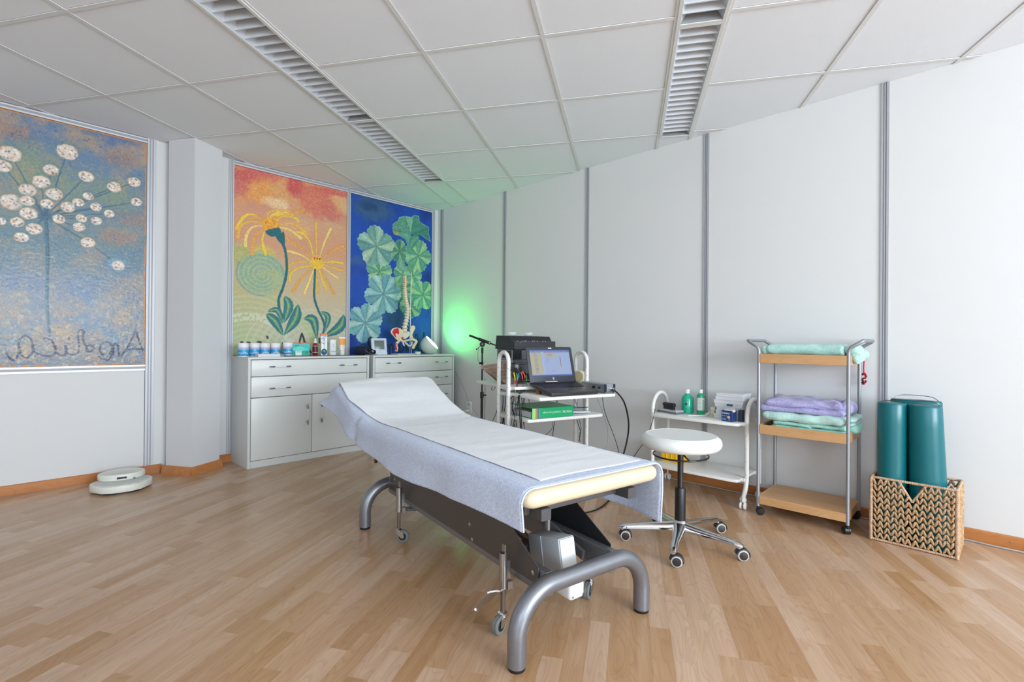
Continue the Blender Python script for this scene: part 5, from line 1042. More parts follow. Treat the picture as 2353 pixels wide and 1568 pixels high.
def roll(label, c_, r_, h, sq, lean, strap, seed, taper=1.0):
    t_ = thing('bolster', label, 'bolster', c_, 0, 'teal bolsters standing in the basket')
    pr = [(0.0001, 0), (r_*taper*0.93, 0.0), (r_*taper, 0.008)]+[(r_*taper+(r_-r_*taper)*f_, 0.008+(h-0.016)*f_) for f_ in (0.15, 0.3, 0.5, 0.7, 0.85, 1.0)]+[(r_*0.97, h-0.003), (r_*0.90, h), (r_*0.5, h+0.002), (0.0001, h+0.001)]
    mb = MB().lathe(pr, n=48, sq=sq)
    M_ = Matrix(((1, 0, lean[0], 0), (0, 1, lean[1], 0), (0, 0, 1, 0), (0, 0, 0, 1)))
    mb.v = [tuple(M_ @ Vector(v)) for v in mb.v]
    part('cover', mb, teal, t_, 50)
    top = M_ @ Vector((0, 0, h))
    rim = [Vector((top.x+r_*0.95*sq[0]*math.cos(R(a)), top.y+r_*0.95*sq[1]*math.sin(R(a)), h-0.002)) for a in range(0, 360, 10)]
    part('piping', MB().tube(rim, 0.0022, n=6, closed=True), teal, t_, 60)
    a = Vector((top.x, top.y+r_*0.86*sq[1], h)); b_ = Vector((top.x, top.y-r_*0.86*sq[1], h)); pk = strap
    P_ = catmull([a, a+Vector((0, -0.02, pk*0.75)), (a+b_)/2+Vector((0, 0.01, pk)), b_+Vector((0, 0.03, pk*0.8)), b_], 6)
    sb = MB(); sb.grid([[p+Vector((-0.010, 0, 0)), p+Vector((0.010, 0, 0))] for p in P_]).grid([[p+Vector((-0.010, 0, 0.0015)), p+Vector((0.010, 0, 0.0015))] for p in P_], flip=True)
    part('strap', sb, strapm, t_, 60)
    return t_
roll('slim teal bolster in the basket, the left one beside the trolley', (-0.296, -4.186, 0.016), 0.062, 0.694, (1.0, 1.0), (0.0, 0.0), 0.010, 1)
roll('wide teal bolster at the front right of the basket, creased near the rim', (-0.288, -4.338, 0.016), 0.066, 0.692, (0.92, 1.03), (0.0, 0.032), 0.022, 2, 1.16)
roll('teal bolster at the back of the basket, its black carrying strap arched highest', (-0.178, -4.272, 0.016), 0.056, 0.706, (0.74, 1.90), (0.0, 0.0), 0.024, 3)
# ---------------------------------------------------------------- bathroom scale
SC = thing('floor_scale', 'white medical floor scale with a round dial standing by the left wall', 'scale', (-2.905, -0.345, 0), R(-8))
scm = mat('scale_cream', (226, 226, 216), 0.4); scw = mat('scale_mat', (206, 208, 202), 0.7, bump=(400, 0.4, 0.001))
def plan(w, d, cut, n=8):
    # front edge bowed in the middle and chamfered corners, back rounded
    pts = []
    pts += [(-w*0.30, -d), (w*0.30, -d)]
    pts += [(w*0.62, -d*0.82), (w*0.94, -d*0.25), (w, 0.05*d)]
    pts += [(w*math.cos(R(a)), 0.05*d+d*0.95*math.sin(R(a))**1.0) for a in range(15, 166, 15)]
    pts += [(-w, 0.05*d), (-w*0.94, -d*0.25), (-w*0.62, -d*0.82)]
    return pts
part('base_plate', MB().prism([(x*0.86, y*0.90) for x, y in plan(0.165, 0.145, 0)], 0.0, 0.012), black_m, SC)
part('platform', MB().prism(plan(0.168, 0.150, 0), 0.012, 0.056, bev=0.006), scm, SC)
part('tread_mat', MB().prism([(x*0.90, y*0.90) for x, y in plan(0.168, 0.150, 0)], 0.056, 0.0585, bev=0.001), scw, SC)
dl = part('dial_housing', MB().lathe([(0.120, 0.056), (0.128, 0.062), (0.130, 0.086), (0.126, 0.096), (0.118, 0.099), (0.108, 0.096)], (0, 0.095, 0), n=56, sq=(1.0, 0.80)), scm, SC)
part('dial_face', MB().lathe([(0.0001, 0.0905), (0.110, 0.0905), (0.110, 0.088)], (0, 0.095, 0), n=56, sq=(1.0, 0.80)), mat('dial_paper', (196, 202, 208), 0.6), dl)
part('dial_glass', MB().lathe([(0.0001, 0.0955), (0.110, 0.0950), (0.110, 0.094)], (0, 0.095, 0), n=56, sq=(1.0, 0.80)), mat('clear_cover', (230, 236, 240), 0.08, trans=1.0, ior=1.3), dl)
part('dial_knob', MB().lathe([(0.006, 0.0905), (0.006, 0.0945)], (0.0, 0.095, 0), n=14), mat('knob_grey', (120, 124, 130), 0.4), dl)
dm = MB()
for k in range(60):
    a = R(k*6); l_ = 0.012 if k % 5 else 0.018; p0 = Vector((math.cos(a)*0.100, math.sin(a)*0.080, 0.0908))+Vector((0, 0.095, 0)); p1 = Vector((math.cos(a)*(0.100-l_), math.sin(a)*(0.080-l_*0.8), 0.0908))+Vector((0, 0.095, 0)); dm.tube([p0, p1], 0.0006, n=4)
o = part('tick_marks', dm, mat('tick_grey', (126, 132, 140), 0.6), dl); o['kind'] = 'stuff'
part('name_plate', MB().box((0.0, -0.0085, 0.077), (0.052, 0.004, 0.013), None, 0.001), black_m, dl)
part('adjuster', MB().cyl((0.066, -0.001, 0.066), (0.070, -0.012, 0.064), 0.005, n=12), mat('knob_grey', (120, 124, 130), 0.4), dl)
# wall outlet and cords
ot = thing('wall_socket', 'white double socket low on the panel wall, with a plug in it', 'socket', (0, -0.563, 0.31))
part('plate', MB().box((-0.004, 0, 0.0), (0.008, 0.085, 0.125), None, 0.002), cappw, ot)
for z_ in (0.028, -0.028):
    part('socket_face', MB().lathe([(0.0001, 0.0105), (0.020, 0.0105), (0.022, 0.008)], (0, 0, z_), (-1, 0, 0), n=6), mat('socket_inner', (206, 208, 206), 0.5), ot)
    for dy_, dz_ in ((-0.008, 0.0), (0.008, 0.0), (0, 0.004)): part('pin_hole', MB().cyl((-0.0104, dy_, z_+dz_), (-0.0109, dy_, z_+dz_), 0.0022, n=8), black_m, ot)
o = part('mains_lead', MB().cyl((-0.011, -0.563, 0.275), (-0.045, -0.560, 0.275), 0.013, n=12, bev=0.003).tube(catmull([(-0.045, -0.56, 0.275), (-0.08, -0.545, 0.268), (-0.11, -0.50, 0.24), (-0.10, -0.44, 0.1), (-0.09, -0.40, 0.01)], 8), 0.0035, n=8), cappw); tag(o, 'white mains lead with its plug in the wall socket behind the table', 'cable')
o = part('thin_lead', MB().tube(catmull(((-0.02, -0.312, 0.7383), (-0.02, -0.3797, 0.6459), (-0.02, -0.4681, 0.5425), (-0.02, -0.5261, 0.4532), (-0.02, -0.5764, 0.3645), (-0.02, -0.667, 0.2812), (-0.02, -0.735, 0.2293), (-0.02, -0.7758, 0.1572)), 6), 0.0012, n=5), mat('lead_grey', (110, 112, 108), 0.6)); tag(o, 'hair-thin lead running down the panel wall right of the cabinet', 'cable')
o = part('cable', MB().tube(catmull([(-0.024, -2.62, 0.005), (-0.04, -2.72, 0.005), (-0.035, -2.8, 0.005), (-0.03, -3.0, 0.005), (-0.035, -3.3, 0.005), (-0.030, -3.6, 0.005), (-0.032, -3.9, 0.005), (-0.025, -4.1, 0.005), (-0.030, -4.45, 0.005), (-0.045, -4.6, 0.005), (-0.04, -4.9, 0.005), (-0.03, -5.6, 0.005)], 8), 0.0045, n=8), mat('cord_grey', (168, 168, 166), 0.6)); tag(o, 'grey cord lying along the skirting of the panel wall behind the trolleys', 'cable')

# ---------------------------------------------------------------- cabinets under the paintings
cabm = mat('cabinet_white', (216, 219, 217), 0.38); cabf = mat('cabinet_front', (219, 222, 220), 0.34); nickel = mat('nickel', (140, 142, 146), 0.3, 0.9)
def handle(c_, L_, vert, par):
    # bar with metal end pieces and a white middle, standing off the front (y = front face)
    x, y, z = c_; d = Vector((0, 0, 1)) if vert else Vector((1, 0, 0)); c_ = Vector(c_)+Vector((0, -0.024, 0))
    h = part('handle', MB().cyl(c_-d*L_*0.27, c_+d*L_*0.27, 0.0042, n=12), mat('handle_white', (232, 233, 232), 0.3), par)
    for s_ in (-1, 1):
        part('handle_end', MB().cyl(c_+d*(s_*L_*0.26), c_+d*(s_*L_*0.5), 0.0056, n=12, bev=0.002).cyl(c_+d*(s_*L_*0.37), c_+d*(s_*L_*0.37)+Vector((0, 0.024, 0)), 0.004, n=10), nickel, h)
def cabinet(label, x0, x1, grpx, fronts):
    C_ = thing('cabinet', label, 'cabinet', ((x0+x1)/2, -0.20, 0))
    w = (x1-x0)/2; yf, yb_ = -0.178, 0.182
    part('side_panel', MB().b(-w, -w+0.018, yf, yb_, 0.0, 0.855, 0.001), cabm, C_); part('side_panel', MB().b(w-0.018, w, yf, yb_, 0.0, 0.855, 0.001), cabm, C_)
    part('top_panel', MB().b(-w-0.001, w+0.001, yf-0.020, yb_, 0.855, 0.873, 0.0015), cabm, C_)
    part('back_panel', MB().b(-w+0.018, w-0.018, yb_-0.006, yb_, 0.06, 0.855), cabm, C_)
    part('bottom_panel', MB().b(-w+0.018, w-0.018, yf, yb_-0.006, 0.060, 0.078), cabm, C_)
    part('plinth', MB().b(-w+0.018, w-0.018, yf-0.006, yf+0.012, 0.0, 0.055, 0.001), cabm, C_)
    for s_ in (-1, 1): part('stile', MB().b(s_*(w-0.010)-0.010, s_*(w-0.010)+0.010, yf-0.019, yf, 0.0, 0.855, 0.002), cabm, C_)
    for kind, a, b_, z0, z1, hs in fronts:
        a_ = -w+0.022+a*(2*w-0.044); bb = -w+0.022+b_*(2*w-0.044)
        f_ = part(kind, MB().box(((a_+bb)/2, yf-0.0095, (z0+z1)/2), (bb-a_-0.003, 0.018, z1-z0-0.003), None, 0.006, 2), cabf, C_)
        for hx_, hz_, L_, v_ in hs: handle((hx_, yf-0.018, hz_), L_, v_, f_)
    return C_
x0, x1 = -2.142, -1.096; mcx = (x0+x1)/2
hl, hr = -1.905-mcx, -1.312-mcx
cabinet('white cabinet with two drawers above two doors, below the yellow flower painting', x0, x1, 0,
        [('drawer', 0, 1, 0.718, 0.852, [(hl, 0.795, 0.165, False), (hr, 0.792, 0.165, False)]), ('drawer', 0, 1, 0.552, 0.718, [(hl, 0.622, 0.165, False), (hr, 0.622, 0.165, False)]),
         ('door', 0, 0.485, 0.058, 0.552, [(-1.679-mcx, 0.388, 0.175, True)]), ('door', 0.485, 1, 0.058, 0.552, [(-1.557-mcx, 0.393, 0.175, True)])])
x0, x1 = -1.055, -0.075; mcx = (x0+x1)/2; hl, hr = -0.845-mcx, -0.262-mcx
cabinet('white chest of drawers below the deep blue leaf painting, right of the door cabinet', x0, x1, 0,
        [('drawer', 0, 1, 0.705, 0.852, [(hl, 0.797, 0.165, False), (hr, 0.797, 0.165, False)]), ('drawer', 0, 1, 0.552, 0.705, [(hl, 0.640, 0.165, False), (hr, 0.640, 0.165, False)]),
         ('drawer', 0, 1, 0.30, 0.552, [(hl, 0.46, 0.165, False), (hr, 0.46, 0.165, False)]), ('drawer', 0, 1, 0.058, 0.30, [(hl, 0.2, 0.165, False), (hr, 0.2, 0.165, False)])])
ZC = 0.873; YC = -0.25
o = part('glass_plate', MB().b(-1.84, -1.13, -0.38, -0.06, ZC+0.0003, ZC+0.0058, 0.001), mat('float_glass', (214, 232, 226), 0.03, trans=1.0, ior=1.45)); tag(o, 'glass plate lying on the door cabinet under the herbal box', 'glass plate')
ZG = ZC+0.0062
# direction towards the camera for front-facing labels
def face(x, y): return math.degrees(math.atan2(CAM.y-y, CAM.x-x))
tubw = mat('tub_white', (236, 238, 240), 0.35); lb = mat('label_blue', (20, 130, 200), 0.4, var=(38, (60, 190, 226))); ld = mat('label_deep', (12, 66, 150), 0.4, var=(60, (40, 160, 214))); lp = mat('label_pink', (206, 168, 208), 0.5, var=(160, (180, 190, 230)))
pos = ['leftmost white supplement tub, standing free of the flat box', 'supplement tub behind the left end of the flat white box', 'middle supplement tub, fully behind the flat white box', 'supplement tub behind the right end of the flat white box', 'supplement tub directly left of the turquoise herbal box']
for k, x in enumerate((-2.130, -2.037, -1.957, -1.872, -1.782)):
    zb = ZC+0.0003 if k < 4 else ZG+0.0003; yk = YC if k not in (1, 2, 3) else YC+0.03
    if k == 4: yk = YC-0.0
    t_ = thing('supplement_tub', pos[k], 'tub', (x+0.0, yk, zb), 0, 'white supplement tubs in a row on the cabinet'); r_ = 0.0385; f_ = face(x, yk)
    part('body', MB().lathe([(0.0001, 0), (r_-0.003, 0), (r_, 0.003), (r_, 0.078), (r_-0.003, 0.082)], n=36), tubw, t_, 40)
    part('lid', MB().lathe([(r_+0.0008, 0.082), (r_+0.0008, 0.106), (r_-0.002, 0.110), (0.0001, 0.110)], n=36), tubw, t_, 40)
    for nm, z0, z1, m_ in (('label', 0.008, 0.026, ld), ('label', 0.026, 0.058, lb), ('label', 0.058, 0.074, lp)):
        rr_ = r_+0.0005; part(nm, MB().grid([[(rr_*math.cos(R(a)), rr_*math.sin(R(a)), z) for a in [f_-100+200*j/20 for j in range(21)]] for z in (z0, z1)]), m_, t_)
    tx = text('Cal-Mag', 0.0215, Matrix(), tubw, parent=t_)
    for v in tx.data.vertices:
        a = R(f_)+v.co.x*1.05/(r_+0.001); zz_ = 0.030+v.co.y; rr_ = r_+0.0009+max(0, v.co.z)
        v.co = (rr_*math.cos(a), rr_*math.sin(a), zz_)
o = thing('flat_box', 'flat white box lying in front of the supplement tubs', 'box', (-1.975, -0.335, ZC+0.0003))
part('body', MB().b(-0.085, 0.085, -0.035, 0.035, 0, 0.024, 0.0008), boxw, o, smooth=False); part('clear_sleeve', MB().b(0.0855, 0.116, -0.033, 0.033, 0, 0.022, 0.0008), mat('clear_sleeve', (206, 216, 216), 0.15, trans=0.7), o, smooth=False)
# turquoise box
hb_ = thing('herbal_box', 'turquoise carton with an orange top edge and small white tag on the glass plate', 'carton', (-1.672, -0.235, ZG+0.0003), R(-3))
tq = mat('turquoise', (44, 206, 194), 0.45); w_ = 0.074
part('body', MB().b(-w_, w_, -0.02, 0.02, 0, 0.110, 0.0006), tq, hb_, smooth=False)
part('top_band', MB().b(-w_-0.0004, w_+0.0004, -0.0206, 0.0204, 0.102, 0.1106), mat('orange_print', (222, 96, 56), 0.45), hb_, smooth=False)
part('arc_mark', MB().lathe([(0.0001, 0.0007), (0.014, 0.0007), (0.014, 0)], (-0.010, -0.0203, 0.104), (0, -1, 0), n=24, sq=(1, 0.6)), MATS['orange_print'], hb_)
part('lower_band', MB().b(-w_, w_, -0.0205, -0.020, 0.001, 0.036), mat('deep_teal_print', (22, 150, 134), 0.45, var=(60, (60, 190, 160))), hb_, smooth=False)
part('grey_band', MB().b(-w_, w_, -0.0204, -0.020, 0.094, 0.102), mat('grey_teal', (120, 190, 186), 0.45), hb_, smooth=False)
Mf = lambda x, z: basis((1, 0, 0), (0, 0, 1), (x, -0.0206, z))
text('Herba', 0.0145, Mf(-0.034, 0.084), mat('print_dark', (40, 52, 58), 0.5), parent=hb_); text('Staud', 0.0145, Mf(0.004, 0.084), mat('print_orange', (226, 90, 60), 0.5), parent=hb_) if False else text('Chaud', 0.0145, Mf(0.007, 0.084), mat('print_orange', (226, 90, 60), 0.5), parent=hb_)
for z_, a, b_ in ((0.070, -0.03, 0.02), (0.062, -0.06, 0.03), (0.053, -0.07, 0.06), (0.044, -0.05, 0.03)): part('print_line', MB().b(a, b_, -0.0207, -0.020, z_-0.0022, z_+0.0022), mat('print_pale_teal', (150, 232, 224), 0.5), hb_, smooth=False)
part('tag_card', MB().b(-0.045, 0.006, -0.0212, -0.020, 0.001, 0.038), cappw, hb_, smooth=False); part('tag_print', MB().b(-0.040, 0.001, -0.0216, -0.0212, 0.024, 0.034), mat('tag_grey', (150, 200, 194), 0.5), hb_, smooth=False)
part('seal', MB().lathe([(0.0001, 0.0008), (0.0105, 0.0008), (0.0125, 0)], (0.052, -0.0204, 0.026), (0, -1, 0), n=22), mat('seal_grey', (96, 130, 134), 0.5), hb_)
# spray bottle
t_ = bottle('spray_bottle', 'small dark red spray bottle with a white nozzle on the cabinet', 'bottle', (-1.535, YC+0.02, ZG+0.0003), [(0.0001, 0), (0.020, 0), (0.0225, 0.003), (0.0225, 0.088), (0.018, 0.100), (0.010, 0.106), (0.010, 0.110)], mat('ruby', (150, 10, 34), 0.15, coat=0.5), [(0.0125, 0.106), (0.0125, 0.120), (0.010, 0.124), (0.0085, 0.128), (0.0075, 0.148), (0.0001, 0.149)], cappw)
f_ = face(-1.535, YC)
for z0, z1, c_ in ((0.018, 0.082, (104, 20, 44)), (0.020, 0.026, (196, 190, 196)), (0.078, 0.081, (226, 210, 214))): part('label', MB().grid([[((0.0229+(0.0003 if z1-z0 < 0.01 else 0))*math.cos(R(a)), (0.0229+(0.0003 if z1-z0 < 0.01 else 0))*math.sin(R(a)), z) for a in [f_-80+160*j/14 for j in range(15)]] for z in (z0, z1)]), mat('wine_label_%d' % c_[0], c_, 0.4), t_)
# toothpaste carton
tp = thing('toothpaste_box', 'tall white carton with blue lettering reading downwards and orange top', 'carton', (-1.466, YC, ZG+0.0003), R(-14))
part('body', MB().b(-0.0255, 0.0255, -0.018, 0.018, 0, 0.190, 0.0006), cappw, tp, smooth=False); part('top_band', MB().b(-0.0258, 0.0258, -0.0184, 0.0184, 0.172, 0.1904), mat('peach_print', (238, 120, 74), 0.45), tp, smooth=False)
for nm, s_, z_, x_, c_ in (('Spry', 0.044, 0.134, 0.0, (24, 60, 110)), ('XYLITOL', 0.013, 0.074, 0.0, (20, 120, 180))):
    text(nm, s_, basis((0, 0, -1), (1, 0, 0), (x_, -0.0184, z_)), mat('ink_%d' % c_[2], c_, 0.5), parent=tp)
part('blue_arc', MB().lathe([(0.021, 0.0004), (0.025, 0.0004)], (0, -0.0182, 0.028), (0, -1, 0), n=40, sq=(1, 1.1)), mat('ink_arc', (30, 110, 180), 0.5), tp)
part('leaf_mark', MB().lathe([(0.0001, 0.0008), (0.013, 0.0006), (0.0135, 0)], (0, -0.0181, 0.036), (0, -1, 0), n=20, sq=(1, 0.62)), mat('ink_leaf', (60, 170, 60), 0.5), tp)
part('leaf_stem', MB().tube([(0.004, -0.0184, 0.034), (0.002, -0.0184, 0.022), (0.008, -0.0184, 0.014)], 0.0016, n=6), mat('ink_leaf_pale', (150, 206, 140), 0.5), tp)
# deodorant bottle
t_ = thing('lotion_bottle', 'white oval bottle with a thin blue line on the cabinet', 'bottle', (-1.380, YC, ZG+0.0003), R(-12))
part('body', MB().lathe([(0.0001, 0), (0.027, 0), (0.030, 0.004), (0.030, 0.100)], n=36, sq=(1, 0.6)), cappw, t_, 40); part('cap', MB().lathe([(0.030, 0.101), (0.0298, 0.130), (0.026, 0.138), (0.0001, 0.140)], n=36, sq=(1, 0.6)), cappw, t_, 40)
part('print_line', MB().b(-0.020, 0.020, -0.0185, -0.012, 0.027, 0.031), mat('ink_cyan', (40, 150, 200), 0.5), t_, smooth=False); part('print_mark', MB().b(-0.004, 0.004, -0.0187, -0.017, 0.086, 0.092), mat('print_dark', (40, 52, 58), 0.5), t_, smooth=False)
for z_, w_ in ((0.076, 0.011), (0.070, 0.013), (0.050, 0.006), (0.044, 0.007)): part('print_text', MB().b(-w_, w_, -0.0187, -0.014, z_-0.0018, z_+0.0018), mat('ink_pale', (176, 206, 220), 0.5), t_, smooth=False)
# tube standing on its cap
t_ = thing('cream_tube', 'white and orange squeeze tube standing on its cap beside the frame strip', 'tube', (-1.290, YC, ZG+0.0003), R(-12))
rows_ = []
for z_, hw, hd in ((0.030, 0.0215, 0.0205), (0.045, 0.0225, 0.019), (0.09, 0.025, 0.013), (0.130, 0.028, 0.006), (0.150, 0.0300, 0.0022), (0.162, 0.0300, 0.0018)):
    rows_.append([(hw*math.cos(2*PI*k/28), hd*math.sin(2*PI*k/28), z_) for k in range(29)])
def sub(rows, lo, hi): return rows[lo:hi]
part('body', MB().grid(rows_[0:3]), cappw, t_, 50); part('orange_band', MB().grid(rows_[2:5]), mat('tube_orange', (246, 160, 70), 0.4), t_, 50); part('crimp', MB().grid(rows_[4:6]), cappw, t_, 50)
part('cap', MB().lathe([(0.0001, 0), (0.0195, 0), (0.0205, 0.002), (0.0210, 0.030)], n=28), cappw, t_, 40); part('print_line', MB().lathe([(0.0216, 0.0345), (0.0219, 0.0375)], n=28, sq=(1.0, 0.94)), MATS['orange_print'], t_)
for z_, x_ in ((0.085, 0.006), (0.075, -0.004), (0.06, 0.004)): part('print_text', MB().b(x_-0.006, x_+0.006, -0.0185, -0.013, z_-0.002, z_+0.002), mat('tube_print', (240, 170, 130), 0.5), t_, smooth=False)
# blood pressure cuff and monitor
navy = mat('navy_fabric', (22, 28, 52), 0.8, bump=(300, 0.5, 0.002))
t_ = thing('pressure_cuff', 'dark navy rolled cuff with a coiled black tube on the cabinet', 'cuff', (-1.066, -0.21, ZC+0.0003))
part('roll', MB().lathe([(0.020, -0.05), (0.040, -0.052), (0.0425, -0.045), (0.0425, 0.045), (0.040, 0.052), (0.020, 0.05)], (0, 0, 0.0428), (0.5, -0.86, 0), n=34, sq=(1.15, 0.98)), navy, t_, 60)
part('loop', MB().tube([(0.0+0.024*math.cos(R(a)), -0.01, 0.075+0.030*math.sin(R(a))) for a in range(-20, 201, 12)], 0.0045, n=8), mat('dark_leather', (40, 26, 32), 0.6), t_)
tb_ = MB()
for k in range(5):
    tb_.tube(catmull([(0.035+0.005*k, -0.055-0.003*k, 0.012+0.008*k), (0.060, -0.07, 0.045+0.004*k), (0.105, -0.06, 0.044-0.004*k), (0.120-0.004*k, -0.045, 0.018+0.003*k), (0.075, -0.07, 0.008+0.004*k)], 6, True), 0.0032, n=7, closed=True)
part('coiled_tube', tb_, rubber, t_, 180)
part('grey_lead', MB().tube(catmull([(0.0, -0.055, 0.05), (0.03, -0.08, 0.02), (0.08, -0.085, 0.008), (0.13, -0.07, 0.012)], 6), 0.002, n=6), mat('lead_grey', (110, 112, 108), 0.6), t_)
t_ = thing('pressure_monitor', 'white upright monitor with a grey blank display on the cabinet', 'monitor', (-0.892, -0.235, ZC+0.0003), R(-16))
mw, mh = 0.076, 0.160; Mt = Matrix.Translation((0, 0.0, 0)) @ Matrix.Rotation(R(-12), 4, 'X')
def tilt(mb): mb.v = [tuple(Mt @ Vector(v)) for v in mb.v]; return mb
part('body', tilt(MB().box((0, 0.0, mh/2+0.006), (mw*2, 0.030, mh), None, 0.010, 3)), mat('monitor_white', (214, 222, 230), 0.4), t_); part('bezel', tilt(MB().box((0, -0.0155, mh*0.57), (mw*1.5, 0.003, mh*0.70), None, 0.001)), mat('bezel_pale', (196, 208, 220), 0.4), t_)
part('display', tilt(MB().box((0.0, -0.0175, mh*0.60), (mw*1.26, 0.002, mh*0.56), None, 0.0005)), mat('lcd_grey', (104, 118, 114), 0.25), t_); part('foot', MB().box((0, 0.006, 0.012), (mw*1.95, 0.060, 0.024), None, 0.006, 2), MATS['monitor_white'], t_)
part('button', tilt(MB().box((0, -0.0175, 0.026), (0.030, 0.004, 0.010), None, 0.002)), MATS['bezel_pale'], t_); text('medic', 0.010, Mt @ basis((1, 0, 0), (0, 0, 1), (0, -0.0186, mh*0.93)), mat('print_mid', (150, 160, 172), 0.5), parent=t_) if False else None
part('print_line', tilt(MB().box((0, -0.0156, mh*0.955), (0.045, 0.001, 0.006))), MATS['bezel_pale'], t_)
# ---------------------------------------------------------------- spine model with pelvis
bone = mat('bone', (228, 214, 184), 0.4); bonew = mat('bone_white', (226, 222, 208), 0.4); bred = mat('muscle_red', (206, 20, 48), 0.4); byel = mat('nerve_yellow', (222, 176, 50), 0.4); disc = mat('disc_tan', (190, 160, 112), 0.5)
SX = -0.590; SY = -0.245
sp = thing('spine_model', 'anatomical spine model with pelvis and femur stumps hanging on a thin stand', 'anatomical model', (SX, SY, ZC+0.0003), 0)
part('base', MB().prism([(-0.135, -0.06), (0.07, -0.06), (0.07, 0.06), (-0.135, 0.06)], 0, 0.010, bev=0.002), mat('base_cream', (222, 212, 190), 0.5), sp)
rodx = 0.052
zt = 0.8502
part('stand_rod', MB().tube([(rodx-0.004, 0.0, 0.008), (rodx+0.004, 0.0, zt), (rodx+0.002, 0, zt+0.012), (rodx-0.03, 0, zt+0.022), (rodx-0.050, 0, zt+0.015), (rodx-0.053, 0, zt-0.004)], 0.0028, n=10), mat('rod_steel', (176, 178, 182), 0.25, 0.9), sp)
curve = ((-0.017, 0.807), (-0.011, 0.7362), (-0.0104, 0.6827), (-0.0044, 0.6118), (0.0069, 0.541), (0.0182, 0.4791), (0.0082, 0.4159), (-0.007, 0.3571), (-0.0222, 0.2986), (-0.0217, 0.2452))
zs_ = [c_[1] for c_ in curve][::-1]; xs_ = [c_[0] for c_ in curve][::-1]
def cxz(z): return float(np.interp(z, zs_, xs_))
z = zs_[-1]; i = 0; zend = zs_[0]
while z > zend:
    f_ = (zs_[-1]-z)/(zs_[-1]-zend); r_ = 0.013+0.011*f_; h_ = 0.017+0.019*f_; c_ = Vector((cxz(z), 0.01*math.sin(f_*6), z-h_/2))
    q = part('vertebra', MB().lathe([(0.0001, -h_*0.40), (r_, -h_*0.40), (r_*1.05, -h_*0.34), (r_*0.90, 0), (r_*1.05, h_*0.34), (r_, h_*0.40), (0.0001, h_*0.40)], c_, n=20), bonew if i > 6 else bone, sp)
    pr = MB(); sl = -0.4 if f_ < 0.7 else -0.15
    pr.tube([c_+Vector((r_*0.6, 0.006, 0)), c_+Vector((r_*1.5, 0.02, 0.0)), c_+Vector((r_*2.2, 0.03, sl*h_))], [0.006, 0.005, 0.003], n=8)
    pr.tube([c_+Vector((-r_*0.5, 0.008, 0)), c_+Vector((-r_*1.15, 0.016, 0.003))], [0.005, 0.003], n=8)
    part('process', pr, bone, q)
    part('disc', MB().lathe([(0.0001, -h_*0.1), (r_*0.94, -h_*0.1), (r_*0.94, h_*0.1), (0.0001, h_*0.1)], c_-Vector((0, 0, h_/2)), n=20), disc, q)
    for s_ in (-1, 1): part('nerve', MB().tube([c_+Vector((s_*r_*0.8, -0.004, -h_*0.2)), c_+Vector((s_*(r_*1.35), -0.008, -h_*0.45)), c_+Vector((s_*(r_*1.5), -0.008, -h_*0.7))], [0.0032, 0.0028, 0.0016], n=7), byel if i > 6 else (bred if i % 2 else byel), q)
    z -= h_; i += 1
def vx(pts): return pts
# pelvis: two hip bones, sacrum, femur stumps.  points given as (x, z) on the model plane
def PX(p, y=0): return Vector((p[0], y, p[1]))
pt = lambda l: l
hipL = ((-0.1961, 0.2353), (-0.1743, 0.2614), (-0.1299, 0.2741), (-0.0847, 0.2637), (-0.0579, 0.2481), (-0.0446, 0.2192), (-0.061, 0.1799), (-0.0759, 0.1473), (-0.106, 0.1341), (-0.1324, 0.1532), (-0.1736, 0.1943), (-0.1921, 0.2099))
def plate(poly, y0, y1, name, m, par, tw=0.0):
    M_ = Matrix(((1, 0, 0, 0), (0, 0, 1, 0), (0, 1, 0, 0), (0, 0, 0, 1)))
    return part(name, MB().prism(poly, y0, y1, M_, bev=0.004), m, par, 60)
hl_ = plate(hipL, -0.030, -0.012, 'hip_bone', bone, sp)
plate(((-0.1872, 0.2291), (-0.1631, 0.2565), (-0.1223, 0.2659), (-0.111, 0.2566), (-0.1054, 0.2244), (-0.1104, 0.2018), (-0.133, 0.2174), (-0.15, 0.2043), (-0.1363, 0.1692), (-0.1625, 0.1913)), -0.033, -0.030, 'muscle_area', bred, hl_)
hipR = ((0.054, 0.2904), (0.0816, 0.3025), (0.1032, 0.2918), (0.1058, 0.2686), (0.0863, 0.235), (0.0707, 0.2081), (0.0789, 0.1752), (0.091, 0.1587), (0.0635, 0.1353), (0.0398, 0.1483), (0.0433, 0.1879), (0.0468, 0.2275), (0.0448, 0.267))
hr_ = plate(hipR, -0.012, 0.010, 'hip_bone', bone, sp)
sacr = ((-0.0691, 0.2252), (-0.0387, 0.2388), (0.0154, 0.24), (0.0468, 0.2308), (0.0471, 0.2011), (0.0238, 0.1777), (-0.0032, 0.161), (-0.0224, 0.1543), (-0.0342, 0.1737), (-0.065, 0.196))
sc_ = plate(sacr, -0.004, 0.02, 'sacrum', bonew, sp)
tb3 = lambda pts, r: MB().tube(catmull([PX(p[:2], p[2]) for p in pts], 6), r, n=12)
W3 = (((-0.0765, 0.2056, -0.03), (-0.0987, 0.16, -0.035), (-0.0758, 0.1375, -0.04), (-0.0414, 0.1345, -0.045)), ((-0.0415, 0.1411, -0.045), (0.0008, 0.1447, -0.03), (0.0476, 0.155, -0.01)), ((-0.0413, 0.1248, -0.045), (-0.022, 0.1086, -0.045), (0.017, 0.089, -0.03), (0.0561, 0.0969, -0.015), (0.0676, 0.1287, -0.005)), ((-0.0837, 0.1731, -0.03), (-0.0642, 0.1214, -0.04), (-0.0486, 0.0889, -0.04)))
